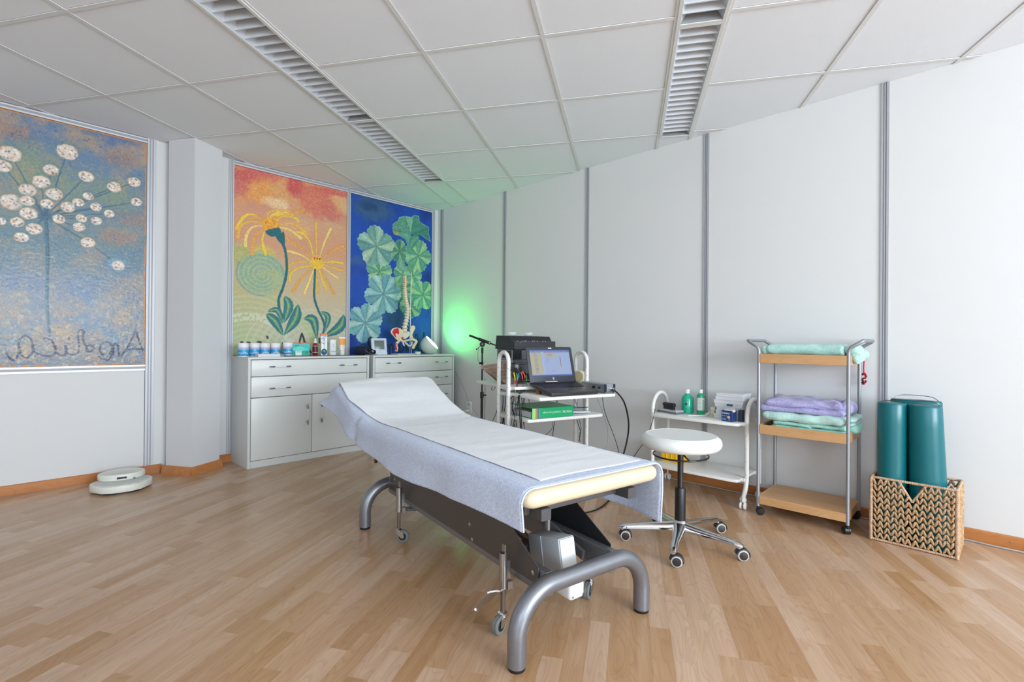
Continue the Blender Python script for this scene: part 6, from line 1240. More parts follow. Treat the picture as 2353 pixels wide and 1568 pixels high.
for s_, r_ in zip(W3, (0.010, 0.009, 0.009, 0.008)): part('pubic_arch', MB().tube(catmull([Vector((p[0], p[2], p[1])) for p in s_], 6), r_, n=10), bone, sp)
fl_ = (((-0.1098, 0.1437), (-0.1268, 0.1243), (-0.1431, 0.1146), (-0.1444, 0.0889), (-0.1389, 0.0632), (-0.1438, 0.0343)), ((0.0554, 0.1583), (0.0872, 0.1487), (0.1128, 0.1343), (0.1034, 0.1156), (0.0838, 0.089), (0.0683, 0.0592)), ((-0.1521, 0.1177), (-0.154, 0.0889), (-0.1439, 0.0408)), ((-0.0799, 0.1731), (-0.0645, 0.1506)), ((0.0605, 0.0494), (0.0593, 0.0097)))
part('femur', MB().tube([Vector((p[0], -0.04, p[1])) for p in catmull([(q[0], q[1], 0) for q in fl_[0]], 4)] if False else catmull([Vector((p[0], -0.045, p[1])) for p in fl_[0]], 5), [0.013]*12+[0.016]*4+[0.012]*10, n=12) if False else MB().tube(catmull([Vector((p[0], -0.045, p[1])) for p in fl_[0]], 5), 0.0125, n=14), bone, sp)
part('femur', MB().tube(catmull([Vector((p[0], -0.02, p[1])) for p in fl_[1]], 5), 0.0145, n=14).lathe([(0.0001, -0.018), (0.014, -0.012), (0.019, 0), (0.014, 0.012), (0.0001, 0.018)], Vector((fl_[1][0][0], -0.02, fl_[1][0][1])), n=16), bone, sp)
part('muscle_area', MB().tube([Vector((p[0]-0.002, -0.053, p[1])) for p in fl_[2]], [0.008, 0.009, 0.007], n=8), bred, sp); part('muscle_area', MB().tube([Vector((p[0], -0.042, p[1])) for p in fl_[3]], 0.008, n=8), bred, sp)
part('lower_rod', MB().cyl(Vector((fl_[4][0][0], -0.01, fl_[4][0][1])), Vector((fl_[4][1][0], -0.01, 0.008)), 0.004, n=10), MATS['rod_steel'], sp)
# small dish
o = part('small_dish', MB().lathe([(0.0001, 0), (0.022, 0), (0.026, 0.002), (0.034, 0.028), (0.032, 0.028), (0.024, 0.006), (0.0001, 0.005)], (-0.462, -0.27, ZC+0.0003), n=30), cappw); tag(o, 'tiny white dish between the spine model and the glowing lamp', 'dish')
# ---------------------------------------------------------------- green mood lamp
lc = Vector((-0.285, -0.235, ZC+0.098)); La = Vector((0.50, -0.54, 0.68)).normalized()
lp_ = thing('mood_lamp', 'round frosted lamp glowing green towards the panel wall, on the right cabinet', 'lamp', (lc.x, lc.y, ZC+0.0003))
r_ = 0.098; cut = 0.045
pr = [(r_*math.sin(R(a)), -r_*math.cos(R(a))) for a in range(0, 118, 6)]
zc_ = -r_*math.cos(R(114)); pr = [(max(p[0], 0.0001), p[1]) for p in pr if p[1] <= zc_+1e-6]
inner = [((r_-0.006)*math.sin(R(a)), -(r_-0.006)*math.cos(R(a))) for a in range(114, 60, -6)]
q = part('shell', MB().lathe(pr+inner, lc-Vector((lc.x, lc.y, ZC+0.0003)), La, n=56), mat('frosted_shell', (206, 216, 208), 0.5), lp_, 60)
em = bpy.data.materials.new('green_glow'); em.use_nodes = True; MATS['green_glow'] = em; eb = em.node_tree.nodes['Principled BSDF']; eb.inputs['Base Color'].default_value = (0.1, 0.9, 0.4, 1); eb.inputs['Emission Color'].default_value = (0.25, 1.0, 0.52, 1); eb.inputs['Emission Strength'].default_value = 5.5
part('light_panel', MB().lathe([(0.0001, 0.0), (0.082, 0.0)], lc-Vector((lc.x, lc.y, ZC+0.0003))+La*0.036, La, n=48), em, lp_)
part('glow_ring', MB().lathe([(0.0835, -0.004), (0.0905, -0.004), (0.0905, 0.001), (0.0835, 0.001)], lc-Vector((lc.x, lc.y, ZC+0.0003))+La*0.039, La, n=48), em, lp_)
gl = bpy.data.lights.new('green_lamp_light', 'AREA'); gl.shape = 'DISK'; gl.size = 0.15; gl.energy = 1.45; gl.color = (0.05, 1.0, 0.10); gl.spread = R(150)
go = bpy.data.objects.new('green_lamp_light', gl); COL.objects.link(go); go.location = lc+La*0.060; go.rotation_euler = La.to_track_quat('-Z', 'Y').to_euler(); go.rotation_euler = (-(-La)).to_track_quat('-Z', 'Y').to_euler()

# ---------------------------------------------------------------- laptop cart (local x along the shelf front, y to the back)
CO = (-1.159, -2.524, 0); CR = R(-16.5)
LC = thing('equipment_cart', 'white equipment cart with looped tube ends carrying the laptop, behind the table', 'cart', CO, CR)
def loop(x):
    ya, yb_, z1, r_ = 0.360, 0.500, 0.936, 0.0145; rad = (yb_-ya)/2; c_ = (x, ya+rad, z1-rad)
    P_ = [(x, ya-0.10, 0.055), (x, ya-0.04, 0.085), (x, ya-0.004, 0.15), (x, ya, 0.22)]
    P_ = [tuple(v) for v in catmull(P_, 5)]+[(x, ya, 0.5)]+[tuple(v) for v in arc(c_, rad, 180, 0, 18, (0, 1, 0), (0, 0, 1))]+[(x, yb_, 0.5), (x, yb_, 0.22)]+[tuple(v) for v in catmull([(x, yb_, 0.22), (x, yb_+0.004, 0.15), (x, yb_+0.04, 0.085), (x, yb_+0.10, 0.055)], 5)][1:]
    q = part('end_hoop', MB().tube(P_, r_, n=20), whitem, LC, 60)
    for k in range(20):
        z_ = 0.25+k*0.032
        for y_, sg in ((ya, -1), (yb_, 1)): part('peg_hole', MB().lathe([(0.0001, 0.0004), (0.0025, 0.0004), (0.0025, 0)], (x-0.0145*0.72, y_-0.0145*0.70, z_), (-0.72, -0.70, 0), n=8), mat('hole_dark', (44, 44, 46), 0.7), q) if k % 2 == 0 else None
    for y_ in (ya-0.10, yb_+0.10):
        for s_ in (-1, 1): part('castor_wheel', MB().lathe([(0.0001, 0.002), (0.022, 0.002), (0.0245, 0.005), (0.0245, 0.012), (0.020, 0.016), (0.0001, 0.0165)], (x+s_*0.003, y_, 0.0245), (s_, 0, 0), n=24), whitem, q)
        part('castor_stem', MB().cyl((x, y_, 0.03), (x, y_, 0.055), 0.008, n=10), whitem, q)
loop(-0.016); loop(0.664)
board_('shelf', 0.002, 0.646, 0.0, 0.505, 0.640, 0.660, whitesh, LC, 0.025); board_('shelf', 0.0, 0.648, 0.135, 0.56, 0.483, 0.503, whitesh, LC, 0.025); board_('shelf', 0.002, 0.646, 0.305, 0.93, 0.682, 0.702, whitesh, LC, 0.025)
for z_ in (0.650, 0.493, 0.692):
    for x_ in (-0.001, 0.649): part('shelf_bracket', MB().b(x_-0.010, x_+0.010, 0.352, 0.508 if z_ < 0.68 else 0.55, z_-0.016, z_+0.009, 0.003), whitem, LC)
def CW(x, y, z):
    c_, s_ = math.cos(CR), math.sin(CR); return Vector((CO[0]+x*c_-y*s_, CO[1]+x*s_+y*c_, z))
# laptop
lpm = mat('laptop_charcoal', (58, 61, 70), 0.42, 0.15); lpd = mat('laptop_deck', (66, 62, 62), 0.36, 0.4); keym = mat('key_black', (28, 29, 33), 0.4)
LP = thing('laptop', 'open charcoal laptop showing a blue and beige program window on the cart', 'laptop', CW(0.302, 0.022, 0.6612), CR+R(1.5))
pitch = math.atan2(0.050, 0.25); Mb_ = Matrix.Rotation(pitch, 4, 'X')
def tf(mb, M_): mb.v = [tuple(M_ @ Vector(v)) for v in mb.v]; return mb
LWd = 0.198; base = part('base', tf(MB().prism([(-LWd+0.012, 0), (LWd-0.012, 0), (LWd-0.003, 0.004), (LWd, 0.014), (LWd, 0.258), (-LWd, 0.258), (-LWd, 0.014), (-LWd+0.003, 0.004)], 0.0, 0.021, bev=0.003), Mb_), lpd, LP)
part('keyboard_well', tf(MB().b(-0.168, 0.168, 0.118, 0.232, 0.0209, 0.0212), Mb_), keym, base, smooth=False)
km = []
for r_ in range(6):
    n = 17; 
    for k in range(n):
        if r_ == 0 and 4 <= k <= 8:
            if k == 4: km.append((-0.164+4*0.0195, 5*0.0195-0.003, r_))
            continue
        km.append((-0.164+k*0.0195, 0.0165, r_))
kme = MB().box((0, 0, 0), (0.0165, 0.0155, 0.002), None, 0.0006).mesh('key', keym, smooth=False); kms = MB().box((0, 0, 0), (0.094, 0.0155, 0.002), None, 0.0006).mesh('key', keym, smooth=False)
for x_, w_, r_ in km:
    q = part('key', kms if w_ > 0.05 else kme, None, base); q.matrix_local = Mb_ @ Matrix.Translation((x_+w_/2, 0.128+r_*0.0185, 0.0222))
part('touchpad', tf(MB().b(-0.062, 0.045, 0.022, 0.098, 0.0208, 0.0214, 0.0003), Mb_), mat('touchpad', (56, 54, 56), 0.3, 0.2), base, smooth=False); part('touchpad_button', tf(MB().b(-0.062, 0.045, 0.012, 0.021, 0.0208, 0.0222, 0.0005), Mb_), mat('pad_button', (96, 94, 98), 0.35, 0.4), base, smooth=False)
part('sticker', tf(MB().b(0.128, 0.146, 0.085, 0.096, 0.0209, 0.0213), Mb_), mat('sticker_blue', (70, 150, 220), 0.4), base, smooth=False); part('hinge_bar', tf(MB().b(-0.17, 0.17, 0.236, 0.250, 0.020, 0.028, 0.003), Mb_), lpm, base)
part('label_strip', tf(MB().box((-0.035, 0.236, 0.030), (0.10, 0.020, 0.001), None), Mb_), mat('strip_white', (214, 216, 214), 0.5), base, smooth=False)
hb0 = Mb_ @ Vector((0, 0.252, 0.022)); Ml = Matrix.Translation(hb0) @ Matrix.Rotation(R(-15), 4, 'X')      # lid: local x right, z up
lid = part('lid', tf(MB().prism([(-LWd, 0), (LWd, 0), (LWd, 0.240), (LWd-0.004, 0.248), (LWd-0.012, 0.252), (-LWd+0.012, 0.252), (-LWd+0.004, 0.248), (-LWd, 0.240)], -0.010, 0.0, Matrix(((1, 0, 0, 0), (0, 0, -1, 0), (0, 1, 0, 0), (0, 0, 0, 1))), bev=0.002), Ml), lpm, LP)
def scr(name, x0, x1, z0, z1, m, y=-0.0006): return part(name, tf(MB().b(x0, x1, y-0.0003, y, z0, z1), Ml), m, lid, smooth=False)
def em_(name, c_, e=0.55):
    m = mat(name, c_, 0.3); b = m.node_tree.nodes['Principled BSDF']; b.inputs['Emission Color'].default_value = rgb(c_); b.inputs['Emission Strength'].default_value = e; b.inputs['Base Color'].default_value = (0.02, 0.02, 0.025, 1); return m
s_bl = em_('screen_blue', (156, 174, 214)); s_top = em_('screen_bar', (94, 120, 186)); s_bg = em_('screen_beige', (176, 176, 150)); s_dk = em_('screen_ink', (84, 92, 118)); s_or = em_('screen_orange', (206, 140, 96)); s_rd = em_('screen_red', (196, 84, 84)); s_pu = em_('screen_purple', (92, 70, 168)); s_ta = em_('screen_taskbar', (46, 76, 150)); s_ye = em_('screen_yellow', (214, 206, 110)); s_gn = em_('screen_green', (110, 190, 110)); s_pl = em_('screen_pale', (176, 192, 226))
sx0, sx1, sz0, sz1 = -0.172, 0.172, 0.040, 0.232; sw = sx1-sx0; sh = sz1-sz0
scr('screen', sx0, sx1, sz0, sz1, s_bl, -0.0004)
S = lambda u0, u1, v0, v1, m, n_='screen_window', y=-0.0010: scr(n_, sx0+u0*sw, sx0+u1*sw, sz1-v1*sh, sz1-v0*sh, m, y)
S(0, 1, 0, 0.105, s_top); S(0, 1, 0, 0.03, em_('screen_title', (60, 80, 130)), y=-0.0013); S(0, 1, 0.955, 1, s_ta); S(0, 1, 0.93, 0.955, em_('screen_strip', (120, 146, 200)))
S(0.0, 0.275, 0.115, 0.93, s_bg); S(0.30, 0.31, 0.115, 0.93, s_pl); S(0.36, 0.63, 0.135, 0.27, s_bg); S(0.36, 0.63, 0.125, 0.145, s_or, y=-0.0014); S(0.71, 0.755, 0.25, 0.72, s_bg)
S(0.71, 0.755, 0.25, 0.27, s_or, y=-0.0014); S(0.735, 0.750, 0.29, 0.46, s_pu, y=-0.0014); S(0.735, 0.747, 0.46, 0.65, em_('screen_violet', (110, 96, 190)), y=-0.0014); S(0.28, 0.33, 0.085, 0.105, s_ye, y=-0.0014)
for k in range(22): S(0.09, 0.09+0.06+0.05*((k*37) % 5)/5, 0.135+k*0.035, 0.142+k*0.035, s_dk, 'screen_text', -0.0014)
S(0.12, 0.16, 0.70, 0.72, em_('screen_pick', (70, 100, 210)), 'screen_text', -0.0016)
for k in range(8): S(0.39, 0.39+0.04+0.05*((k*53) % 4)/4, 0.29+k*0.026, 0.295+k*0.026, em_('screen_bluetext', (104, 126, 190)), 'screen_text', -0.0014)
for k in range(4): S(0.42, 0.56-0.02*(k % 2), 0.165+k*0.024, 0.171+k*0.024, s_dk, 'screen_text', -0.0014)
for a, b_, c_, d_ in ((0.37, 0.65, 0.31, 0.313), (0.37, 0.65, 0.75, 0.753), (0.37, 0.372, 0.31, 0.75), (0.648, 0.65, 0.31, 0.75)): S(a, b_, c_, d_, em_('screen_line', (150, 160, 180)), 'screen_line', -0.0014)
S(0.45, 0.63, 0.80, 0.808, s_dk, 'screen_text', -0.0014)
for u, m in ((0.08, s_rd), (0.21, s_rd), (0.28, s_or), (0.36, s_rd)): S(u, u+0.014, 0.052, 0.072, m, 'screen_icon', -0.0014)
for k in range(26): S(0.02+k*0.029, 0.035+k*0.029, 0.056, 0.068, s_pl, 'screen_icon', -0.0012)
S(0.78, 0.86, 0.052, 0.062, s_rd, 'screen_text', -0.0014); S(0.83, 0.93, 0.075, 0.084, s_gn, 'screen_text', -0.0014)
part('webcam_label', tf(MB().b(-0.010, 0.020, -0.001, 0, 0.238, 0.2465), Ml), mat('strip_white', (214, 216, 214), 0.5), lid, smooth=False)
lg = part('maker_badge', tf(MB().lathe([(0.0001, 0.0008), (0.0075, 0.0008), (0.0075, 0)], (0, 0, 0.024), (0, -1, 0), n=26), Ml), mat('badge_silver', (206, 210, 216), 0.25, 0.5), lid)
text('hp', 0.0105, Ml @ basis((1, 0, 0), (0, 0, 1), (0, -0.0011, 0.0245)), lpm, parent=lg, shear=0.25)
o = part('cork_block', MB().b(-0.014, 0.014, -0.014, 0.014, 0, 0.0275, 0.001), mat('cork', (150, 100, 62), 0.8, var=(120, (110, 70, 42))), None, smooth=False); o.location = CW(0.125, 0.195, 0.6603); tag(o, 'small cork block propping up the back left corner of the laptop', 'block')
# interface box
IB = thing('interface_box', 'small silver interface box with dark corners right of the laptop', 'device', CW(0.592, 0.018, 0.6605), CR)
al2 = mat('box_silver', (176, 180, 184), 0.32, 0.6); part('body', MB().b(-0.040, 0.046, 0.006, 0.27, 0.008, 0.066, 0.006), al2, IB)
part('foot_plate', MB().b(-0.038, 0.044, 0.004, 0.27, 0.0, 0.009, 0.002), mat('foot_silver', (120, 124, 130), 0.4, 0.4), IB)
for x_ in (-0.036, 0.042): part('corner', MB().b(x_-0.009, x_+0.009, 0.000, 0.012, 0.010, 0.064, 0.004), mat('corner_navy', (22, 34, 54), 0.3), IB)
part('socket', MB().cyl((0.008, 0.006, 0.034), (0.008, -0.010, 0.034), 0.011, n=20, bev=0.002).cyl((0.016, -0.008, 0.034), (0.016, -0.020, 0.034), 0.0075, n=16), chrome, IB)
for y_, r_ in ((0.06, 0.007), (0.12, 0.010), (0.2, 0.004)): part('knob', MB().cyl((-0.040, y_, 0.036), (-0.050, y_, 0.036), r_, n=16), black_m if r_ > 0.005 else chrome, IB)
def cable(label, pts, r, m, n=6, par=None, name='cable'):
    o = part(name, MB().tube(catmull(pts, 7), r, n=n), m, par, 180)
    if par is None: tag(o, label, 'cable')
    return o
cabk = mat('cable_black', (20, 21, 24), 0.45); cabg = mat('cable_grey', (150, 160, 166), 0.5)
cable('thick black cable arching down from the silver interface box', ((-0.5885, -2.6878, 0.6876), (-0.5452, -2.7058, 0.6652), (-0.4835, -2.7241, 0.5959), (-0.412, -2.714, 0.4814), (-0.3715, -2.6947, 0.3817), (-0.3707, -2.6741, 0.2696), (-0.3861, -2.6487, 0.1585), (-0.374, -2.6314, 0.0748)), 0.0058, cabk, 8)
cable('thin black cable hanging from the shelf right of the binder', ((-0.451, -2.5251, 0.6164), (-0.4345, -2.53, 0.5268), (-0.4021, -2.5396, 0.4451), (-0.3531, -2.5541, 0.3452), (-0.3116, -2.5664, 0.2447), (-0.2863, -2.5739, 0.1611)), 0.0024, cabk)
cable('pale grey cable curving down from the right end of the upper shelf', ((-0.4475, -2.474, 0.612), (-0.4194, -2.4824, 0.5528), (-0.3787, -2.4944, 0.4697), (-0.3456, -2.5042, 0.37), (-0.3408, -2.5056, 0.2885), (-0.356, -2.5011, 0.1928)), 0.0028, cabg)
# ring binder
BN = thing('ring_binder', 'green ring binder lying on its side on the lower shelf, spine lettering upside down', 'binder', CW(0.045, 0.150, 0.5035), CR)
grn = mat('binder_green', (16, 160, 100), 0.35, coat=0.2)
part('cover', MB().b(0.0, 0.335, 0, 0.285, 0, 0.003, 0.001).b(0.0, 0.335, 0, 0.285, 0.067, 0.070, 0.001).b(0.0, 0.335, 0.0, 0.003, 0, 0.070, 0.001), grn, BN, smooth=False)
pg = MB()
for k in range(9): pg.b(0.006, 0.31, 0.025+0.002*(k % 3), 0.275-0.004*(k % 2), 0.004+k*0.0042, 0.0078+k*0.0042)
q = part('pages', pg, mat('paper_white', (206, 208, 210), 0.8), BN, smooth=False); q['kind'] = 'stuff'
part('ring', MB().tube([(0.12, 0.04+0.020*math.cos(R(a)), 0.033+0.024*math.sin(R(a))) for a in range(0, 360, 20)], 0.0018, n=6, closed=True), nickel, BN); part('ring', MB().tube([(0.21, 0.04+0.020*math.cos(R(a)), 0.033+0.024*math.sin(R(a))) for a in range(0, 360, 20)], 0.0018, n=6, closed=True), nickel, BN)
cols_ = [(126, 214, 130), (206, 204, 70), (126, 214, 130), (226, 140, 60), (120, 190, 110), (206, 84, 80), (90, 160, 110), (196, 60, 130), (70, 130, 120), (56, 90, 150), (20, 150, 110), (40, 176, 220)]
for k, c_ in enumerate(cols_): part('spine_stripe', MB().b(0.0+(0 if k == 0 else 0.010+k*0.0042), 0.0142+k*0.0042, -0.0005, 0, 0.001, 0.069), mat('stripe_%d' % k, c_, 0.4), BN, smooth=False)
Mu = basis((-1, 0, 0), (0, 0, -1), (0, 0, 0))
def btxt(s, size, x, m, sx=1.0): text(s, size, basis((-1, 0, 0), (0, 0, -1), (x, -0.0006, 0.036)), m, parent=BN, sx=sx)
btxt('VITATEC', 0.0215, 0.278, cappw); btxt('VitalfeldTechnologie', 0.0205, 0.156, mat('spine_pale', (170, 226, 196), 0.5), 0.88)
q = part('pouch', MB().soft((0, 0, 0.010), (0.16, 0.18, 0.014), (0.02, 0.02, 0.009), 10, 0, 0.006, 14, seed=6), mat('plastic_pouch', (206, 212, 220), 0.18, coat=0.4), None, 180); q.location = CW(0.50, 0.28, 0.5038); q.rotation_euler = (0, 0, CR+R(-12)); tag(q, 'clear plastic pouch with papers beside the green binder', 'pouch')
part('zip_strip', MB().tube([(-0.07, 0.06, 0.040), (-0.02, 0.05, 0.034), (0.06, 0.02, 0.030), (0.10, 0.0, 0.034)], 0.003, n=6), navy, q)
# equipment stack on the rear shelf
ZR = 0.7022
blk = mat('amp_black', (34, 36, 42), 0.42, bump=(300, 0.15, 0.001)); sil = mat('amp_silver', (150, 153, 158), 0.3, 0.6)
a1 = thing('control_unit', 'black lower unit of the equipment stack behind the laptop lid', 'device', CW(0.34, 0.74, ZR), CR); part('body', MB().b(-0.16, 0.165, -0.11, 0.15, 0.004, 0.060, 0.004), blk, a1); part('front_lip', MB().b(-0.15, 0.155, -0.114, -0.110, 0.010, 0.020, 0.001), sil, a1)
a2 = thing('amplifier_unit', 'silver round-fronted unit in the middle of the equipment stack', 'device', CW(0.34, 0.74, ZR+0.0605), CR)
def roundfront(w, d0, d1, r_): return [(-w, d1), (-w, d0+r_)]+[(-w+r_-r_*math.cos(R(a)), d0+r_-r_*math.sin(R(a))) for a in range(15, 91, 15)]+[(w-r_+r_*math.sin(R(a)), d0+r_-r_*math.cos(R(a))) for a in range(0, 76, 15)]+[(w, d0+r_), (w, d1)]
part('body', MB().prism(roundfront(0.155, -0.10, 0.15, 0.08)[::1], 0.0, 0.085, bev=0.002), sil, a2); part('groove', MB().prism(roundfront(0.156, -0.1015, 0.15, 0.08), 0.076, 0.080), blk, a2)
a3 = thing('amplifier_unit', 'silver unit with a dark side grille directly under the black console', 'device', CW(0.34, 0.74, ZR+0.146), CR)
part('body', MB().b(-0.165, 0.165, -0.10, 0.15, 0.0, 0.105, 0.004), sil, a3); part('grille', MB().b(-0.1665, -0.164, -0.085, 0.12, 0.035, 0.095, 0.001).b(-0.163, -0.085, -0.102, -0.099, 0.03, 0.098, 0.001), blk, a3); part('groove', MB().b(-0.1652, 0.1652, -0.1006, 0.15, 0.024, 0.028), blk, a3, smooth=False)
a4 = thing('console', 'black stepped console on top of the equipment stack, white and red marks along its ledge', 'device', CW(0.34, 0.74, ZR+0.2515), CR)
M_ = Matrix(((0, 0, 1, 0), (1, 0, 0, 0), (0, 1, 0, 0), (0, 0, 0, 1)))
part('body', MB().prism([(-0.155, 0.0), (-0.150, 0.062), (-0.105, 0.062), (-0.095, 0.066), (-0.070, 0.100), (0.135, 0.106), (0.155, 0.0)], -0.178, 0.192, M_, bev=0.002), blk, a4, smooth=False)
for k, u in enumerate((0.07, 0.17, 0.23, 0.27, 0.33, 0.43, 0.48, 0.55, 0.60, 0.69, 0.76, 0.84)): part('mark', MB().b(-0.178+u*0.36, -0.178+u*0.36+0.010, -0.150, -0.149+0.002, 0.062, 0.0645), mat('mark_pink', (206, 60, 90), 0.5) if k in (4, 8, 11) else cappw, a4, smooth=False)
part('screw', MB().cyl((-0.13, -0.151, 0.052), (-0.13, -0.154, 0.052), 0.003, n=10), chrome, a4)
for k, x_ in enumerate((-0.085, -0.020+0.09)):
    g_ = thing('glass_bowl', ('left', 'right')[k]+' one of two low clear glass bowls on the black console', 'glass', CW(0.34+x_, 0.80, ZR+0.2515+0.1055), CR, 'clear glass bowls on the console')
    part('bowl', MB().lathe([(0.0001, 0), (0.034, 0), (0.040, 0.004), (0.042, 0.026), (0.039, 0.026), (0.037, 0.007), (0.0001, 0.005)], n=32), mat('clear_glass', (235, 242, 242), 0.05, alpha=0.35), g_)
    part('inset', MB().lathe([(0.0001, 0.006), (0.016, 0.006), (0.016, 0.022), (0.0001, 0.022)], (0.004, 0, 0), n=20), mat('frost_inset', (226, 232, 234), 0.4, alpha=0.6), g_)
# fanned plastic folders
fold = mat('folder_brown', (150, 122, 106), 0.35, var=(6, (134, 106, 92))); edg = mat('folder_edge', (186, 182, 156), 0.25)
lv = ['lowest', 'second', 'third', 'fourth', 'fifth', 'topmost']
for k in range(6):
    ztop = ZR+0.028+k*0.0205; x0 = 0.035-0.027*k; yk = 0.53+0.022*k; o = thing('plastic_folder', '%s of the fanned brownish plastic folders left of the equipment stack' % lv[k], 'folder', CW(0, yk, 0), CR, 'fanned plastic folders')
    P_ = [(x0+(0.165-x0)*i/12, ztop+0.020*math.sin(i/12*PI*0.5)*(0.6+0.1*k)) for i in range(13)]
    poly_ = [(0.060, ZR+0.0006), (0.165, ZR+0.0006)]+P_[::-1]+[(x0+0.004, ztop-0.004)]
    M_ = Matrix(((1, 0, 0, 0), (0, 0, 1, 0), (0, 1, 0, 0), (0, 0, 0, 1)))
    part('folder_body', MB().prism(poly_, 0, 0.005, M_), fold, o, smooth=False)
    part('folder_edge', MB().tube([(0.060, -0.001, ZR+0.002), (x0-0.003, -0.001, ztop-0.001)]+[(x_, -0.001, z_+0.001) for x_, z_ in P_], 0.0014, n=6), edg, o, 180)
# sloped clear sheets beside the stack
shm = mat('clear_sheet', (170, 160, 156), 0.2, alpha=0.35)
for k in range(4):
    a = CW(0.185+0.012*k, 0.52-0.006*k, ZR+0.001); b_ = CW(0.10+0.018*k, 0.56, ZR+0.135-0.006*k); c_ = CW(0.10+0.018*k, 0.72, ZR+0.135-0.006*k); d_ = CW(0.185+0.012*k, 0.72, ZR+0.001)
    n_ = (b_-a).cross(d_-a).normalized()*0.0005
    o = part('plastic_sheet', MB().add([a-n_, b_-n_, c_-n_, d_-n_, a+n_, b_+n_, c_+n_, d_+n_], [(3, 2, 1, 0), (4, 5, 6, 7), (0, 1, 5, 4), (1, 2, 6, 5), (2, 3, 7, 6), (3, 0, 4, 7)]), shm, None, smooth=False)
    tag(o, '%s clear plastic sheet leaning between the folders and the equipment stack' % ('leftmost', 'second', 'third', 'rightmost')[k], 'sheet', 'clear sheets leaning on the stack')
# speaker
SPK = thing('small_speaker', 'beige octagonal speaker with a perforated face at the right end of the cart', 'speaker', CW(0.607, 0.385, ZR), CR+R(-58))
octo = [(0.050*math.cos(R(22.5+45*k)), 0.052+0.050*math.sin(R(22.5+45*k))) for k in range(8)]
M2 = Matrix(((1, 0, 0, 0), (0, 0, -1, 0), (0, 1, 0, 0), (0, 0, 0, 1)))
bei = mat('beige_plastic', (214, 204, 174), 0.45); part('body', MB().prism(octo, 0.0, 0.020, M2, bev=0.003), bei, SPK); part('back_shell', MB().b(-0.034, 0.034, 0.0, 0.042, 0.012, 0.090, 0.005), bei, SPK); part('foot', MB().b(-0.026, 0.026, -0.012, 0.036, 0.0, 0.012, 0.002), bei, SPK)
gr_ = part('grille', MB().prism([(x*0.86, 0.052+(z-0.052)*0.86) for x, z in octo], 0.020, 0.0215, M2), mat('grille_beige', (176, 164, 132), 0.6), SPK)
hm_ = MB()
for i in range(-5, 6):
    for j in range(-5, 6):
        x_, z_ = i*0.0075+(0.00375 if j % 2 else 0), 0.052+j*0.0068
        if math.hypot(x_, z_-0.052) < 0.038: hm_.lathe([(0.0001, 0.0003), (0.0019, 0.0003), (0.0019, 0)], (x_, -0.0215, z_), (0, -1, 0), n=5)
q = part('perforation', hm_, mat('hole_brown', (84, 72, 52), 0.8), gr_, 180); q['kind'] = 'stuff'
# coloured leads hanging over the front edge at the left
lead_c = [(240, 200, 30, 'yellow'), (206, 40, 50, 'red'), (30, 170, 110, 'green'), (30, 150, 190, 'blue'), (226, 60, 84, 'pink'), (236, 70, 60, 'coral'), (120, 214, 90, 'light green')]
LEADS = [[[-1.0794, -2.2034, 0.8261], [-1.0595, -2.2093, 0.802], [-1.0492, -2.2124, 0.7601], [-1.0488, -2.2125, 0.7125], [-1.0449, -2.2136, 0.6559], [-1.0575, -2.2099, 0.5822], [-1.0698, -2.2062, 0.4941], [-1.0822, -2.2026, 0.4211]], [[-1.0557, -2.1896, 0.783], [-1.0356, -2.1955, 0.7585], [-1.0186, -2.2006, 0.716], [-1.0265, -2.2086, 0.6542], [-1.0358, -2.2059, 0.58], [-1.037, -2.216, 0.5066], [-1.056, -2.2103, 0.4189]], [[-1.0447, -2.2033, 0.8309], [-1.0278, -2.2083, 0.7947], [-1.0207, -2.2103, 0.7527], [-1.0204, -2.2104, 0.7167], [-1.0165, -2.2116, 0.6537], [-1.0276, -2.2188, 0.5656], [-1.0367, -2.2161, 0.4768], [-1.0227, -2.2202, 0.3952]], [[-1.0314, -2.2072, 0.8307], [-1.0145, -2.2122, 0.7944], [-1.0109, -2.2133, 0.7703], [-1.0205, -2.2104, 0.7227], [-1.0266, -2.2086, 0.6692], [-1.0091, -2.2138, 0.5785], [-1.0102, -2.2239, 0.4898], [-1.0027, -2.2261, 0.3995]], [[-1.0285, -2.2289, 0.8315], [-1.0116, -2.2339, 0.8043], [-1.0013, -2.237, 0.7652], [-1.0008, -2.2371, 0.7144], [-1.0103, -2.2343, 0.6551], [-1.0029, -2.2365, 0.58], [-1.0155, -2.2328, 0.4913], [-1.0012, -2.237, 0.3947]], [[-1.0239, -2.2407, 0.8408], [-1.0103, -2.2447, 0.8107], [-0.9899, -2.2508, 0.7744], [-0.9961, -2.249, 0.7149], [-1.0122, -2.2442, 0.656], [-1.0049, -2.2463, 0.5811], [-0.9974, -2.2486, 0.4912], [-1.0065, -2.2459, 0.3965]], [[-0.9534, -2.2094, 0.7979], [-0.9362, -2.2145, 0.7792], [-0.9324, -2.2156, 0.7487], [-0.9455, -2.2118, 0.6792], [-0.9876, -2.2097, 0.6305], [-1.0292, -2.2079, 0.5796], [-1.055, -2.2002, 0.5067], [-1.0673, -2.1965, 0.4185]]]
for (r_, g__, b__, nm), pts in zip(lead_c, LEADS):
    t_ = thing('electrode_lead', '%s-tipped black lead hanging beside the laptop on the cart' % nm, 'cable', (0, 0, 0), 0)
    q = [Vector(p) for p in pts]; full = catmull(q, 8)
    part('wire', MB().tube(full[16:], 0.0017, n=6), cabk if nm != 'yellow' else cabg, t_, 180)
    part('sleeve', MB().tube(full[7:19], 0.0036, n=8), mat('lead_'+nm.replace(' ', '_'), (r_, g__, b__), 0.4), t_, 180)
    part('plug', MB().tube(full[0:9], 0.0046, n=8), cabk, t_, 180)
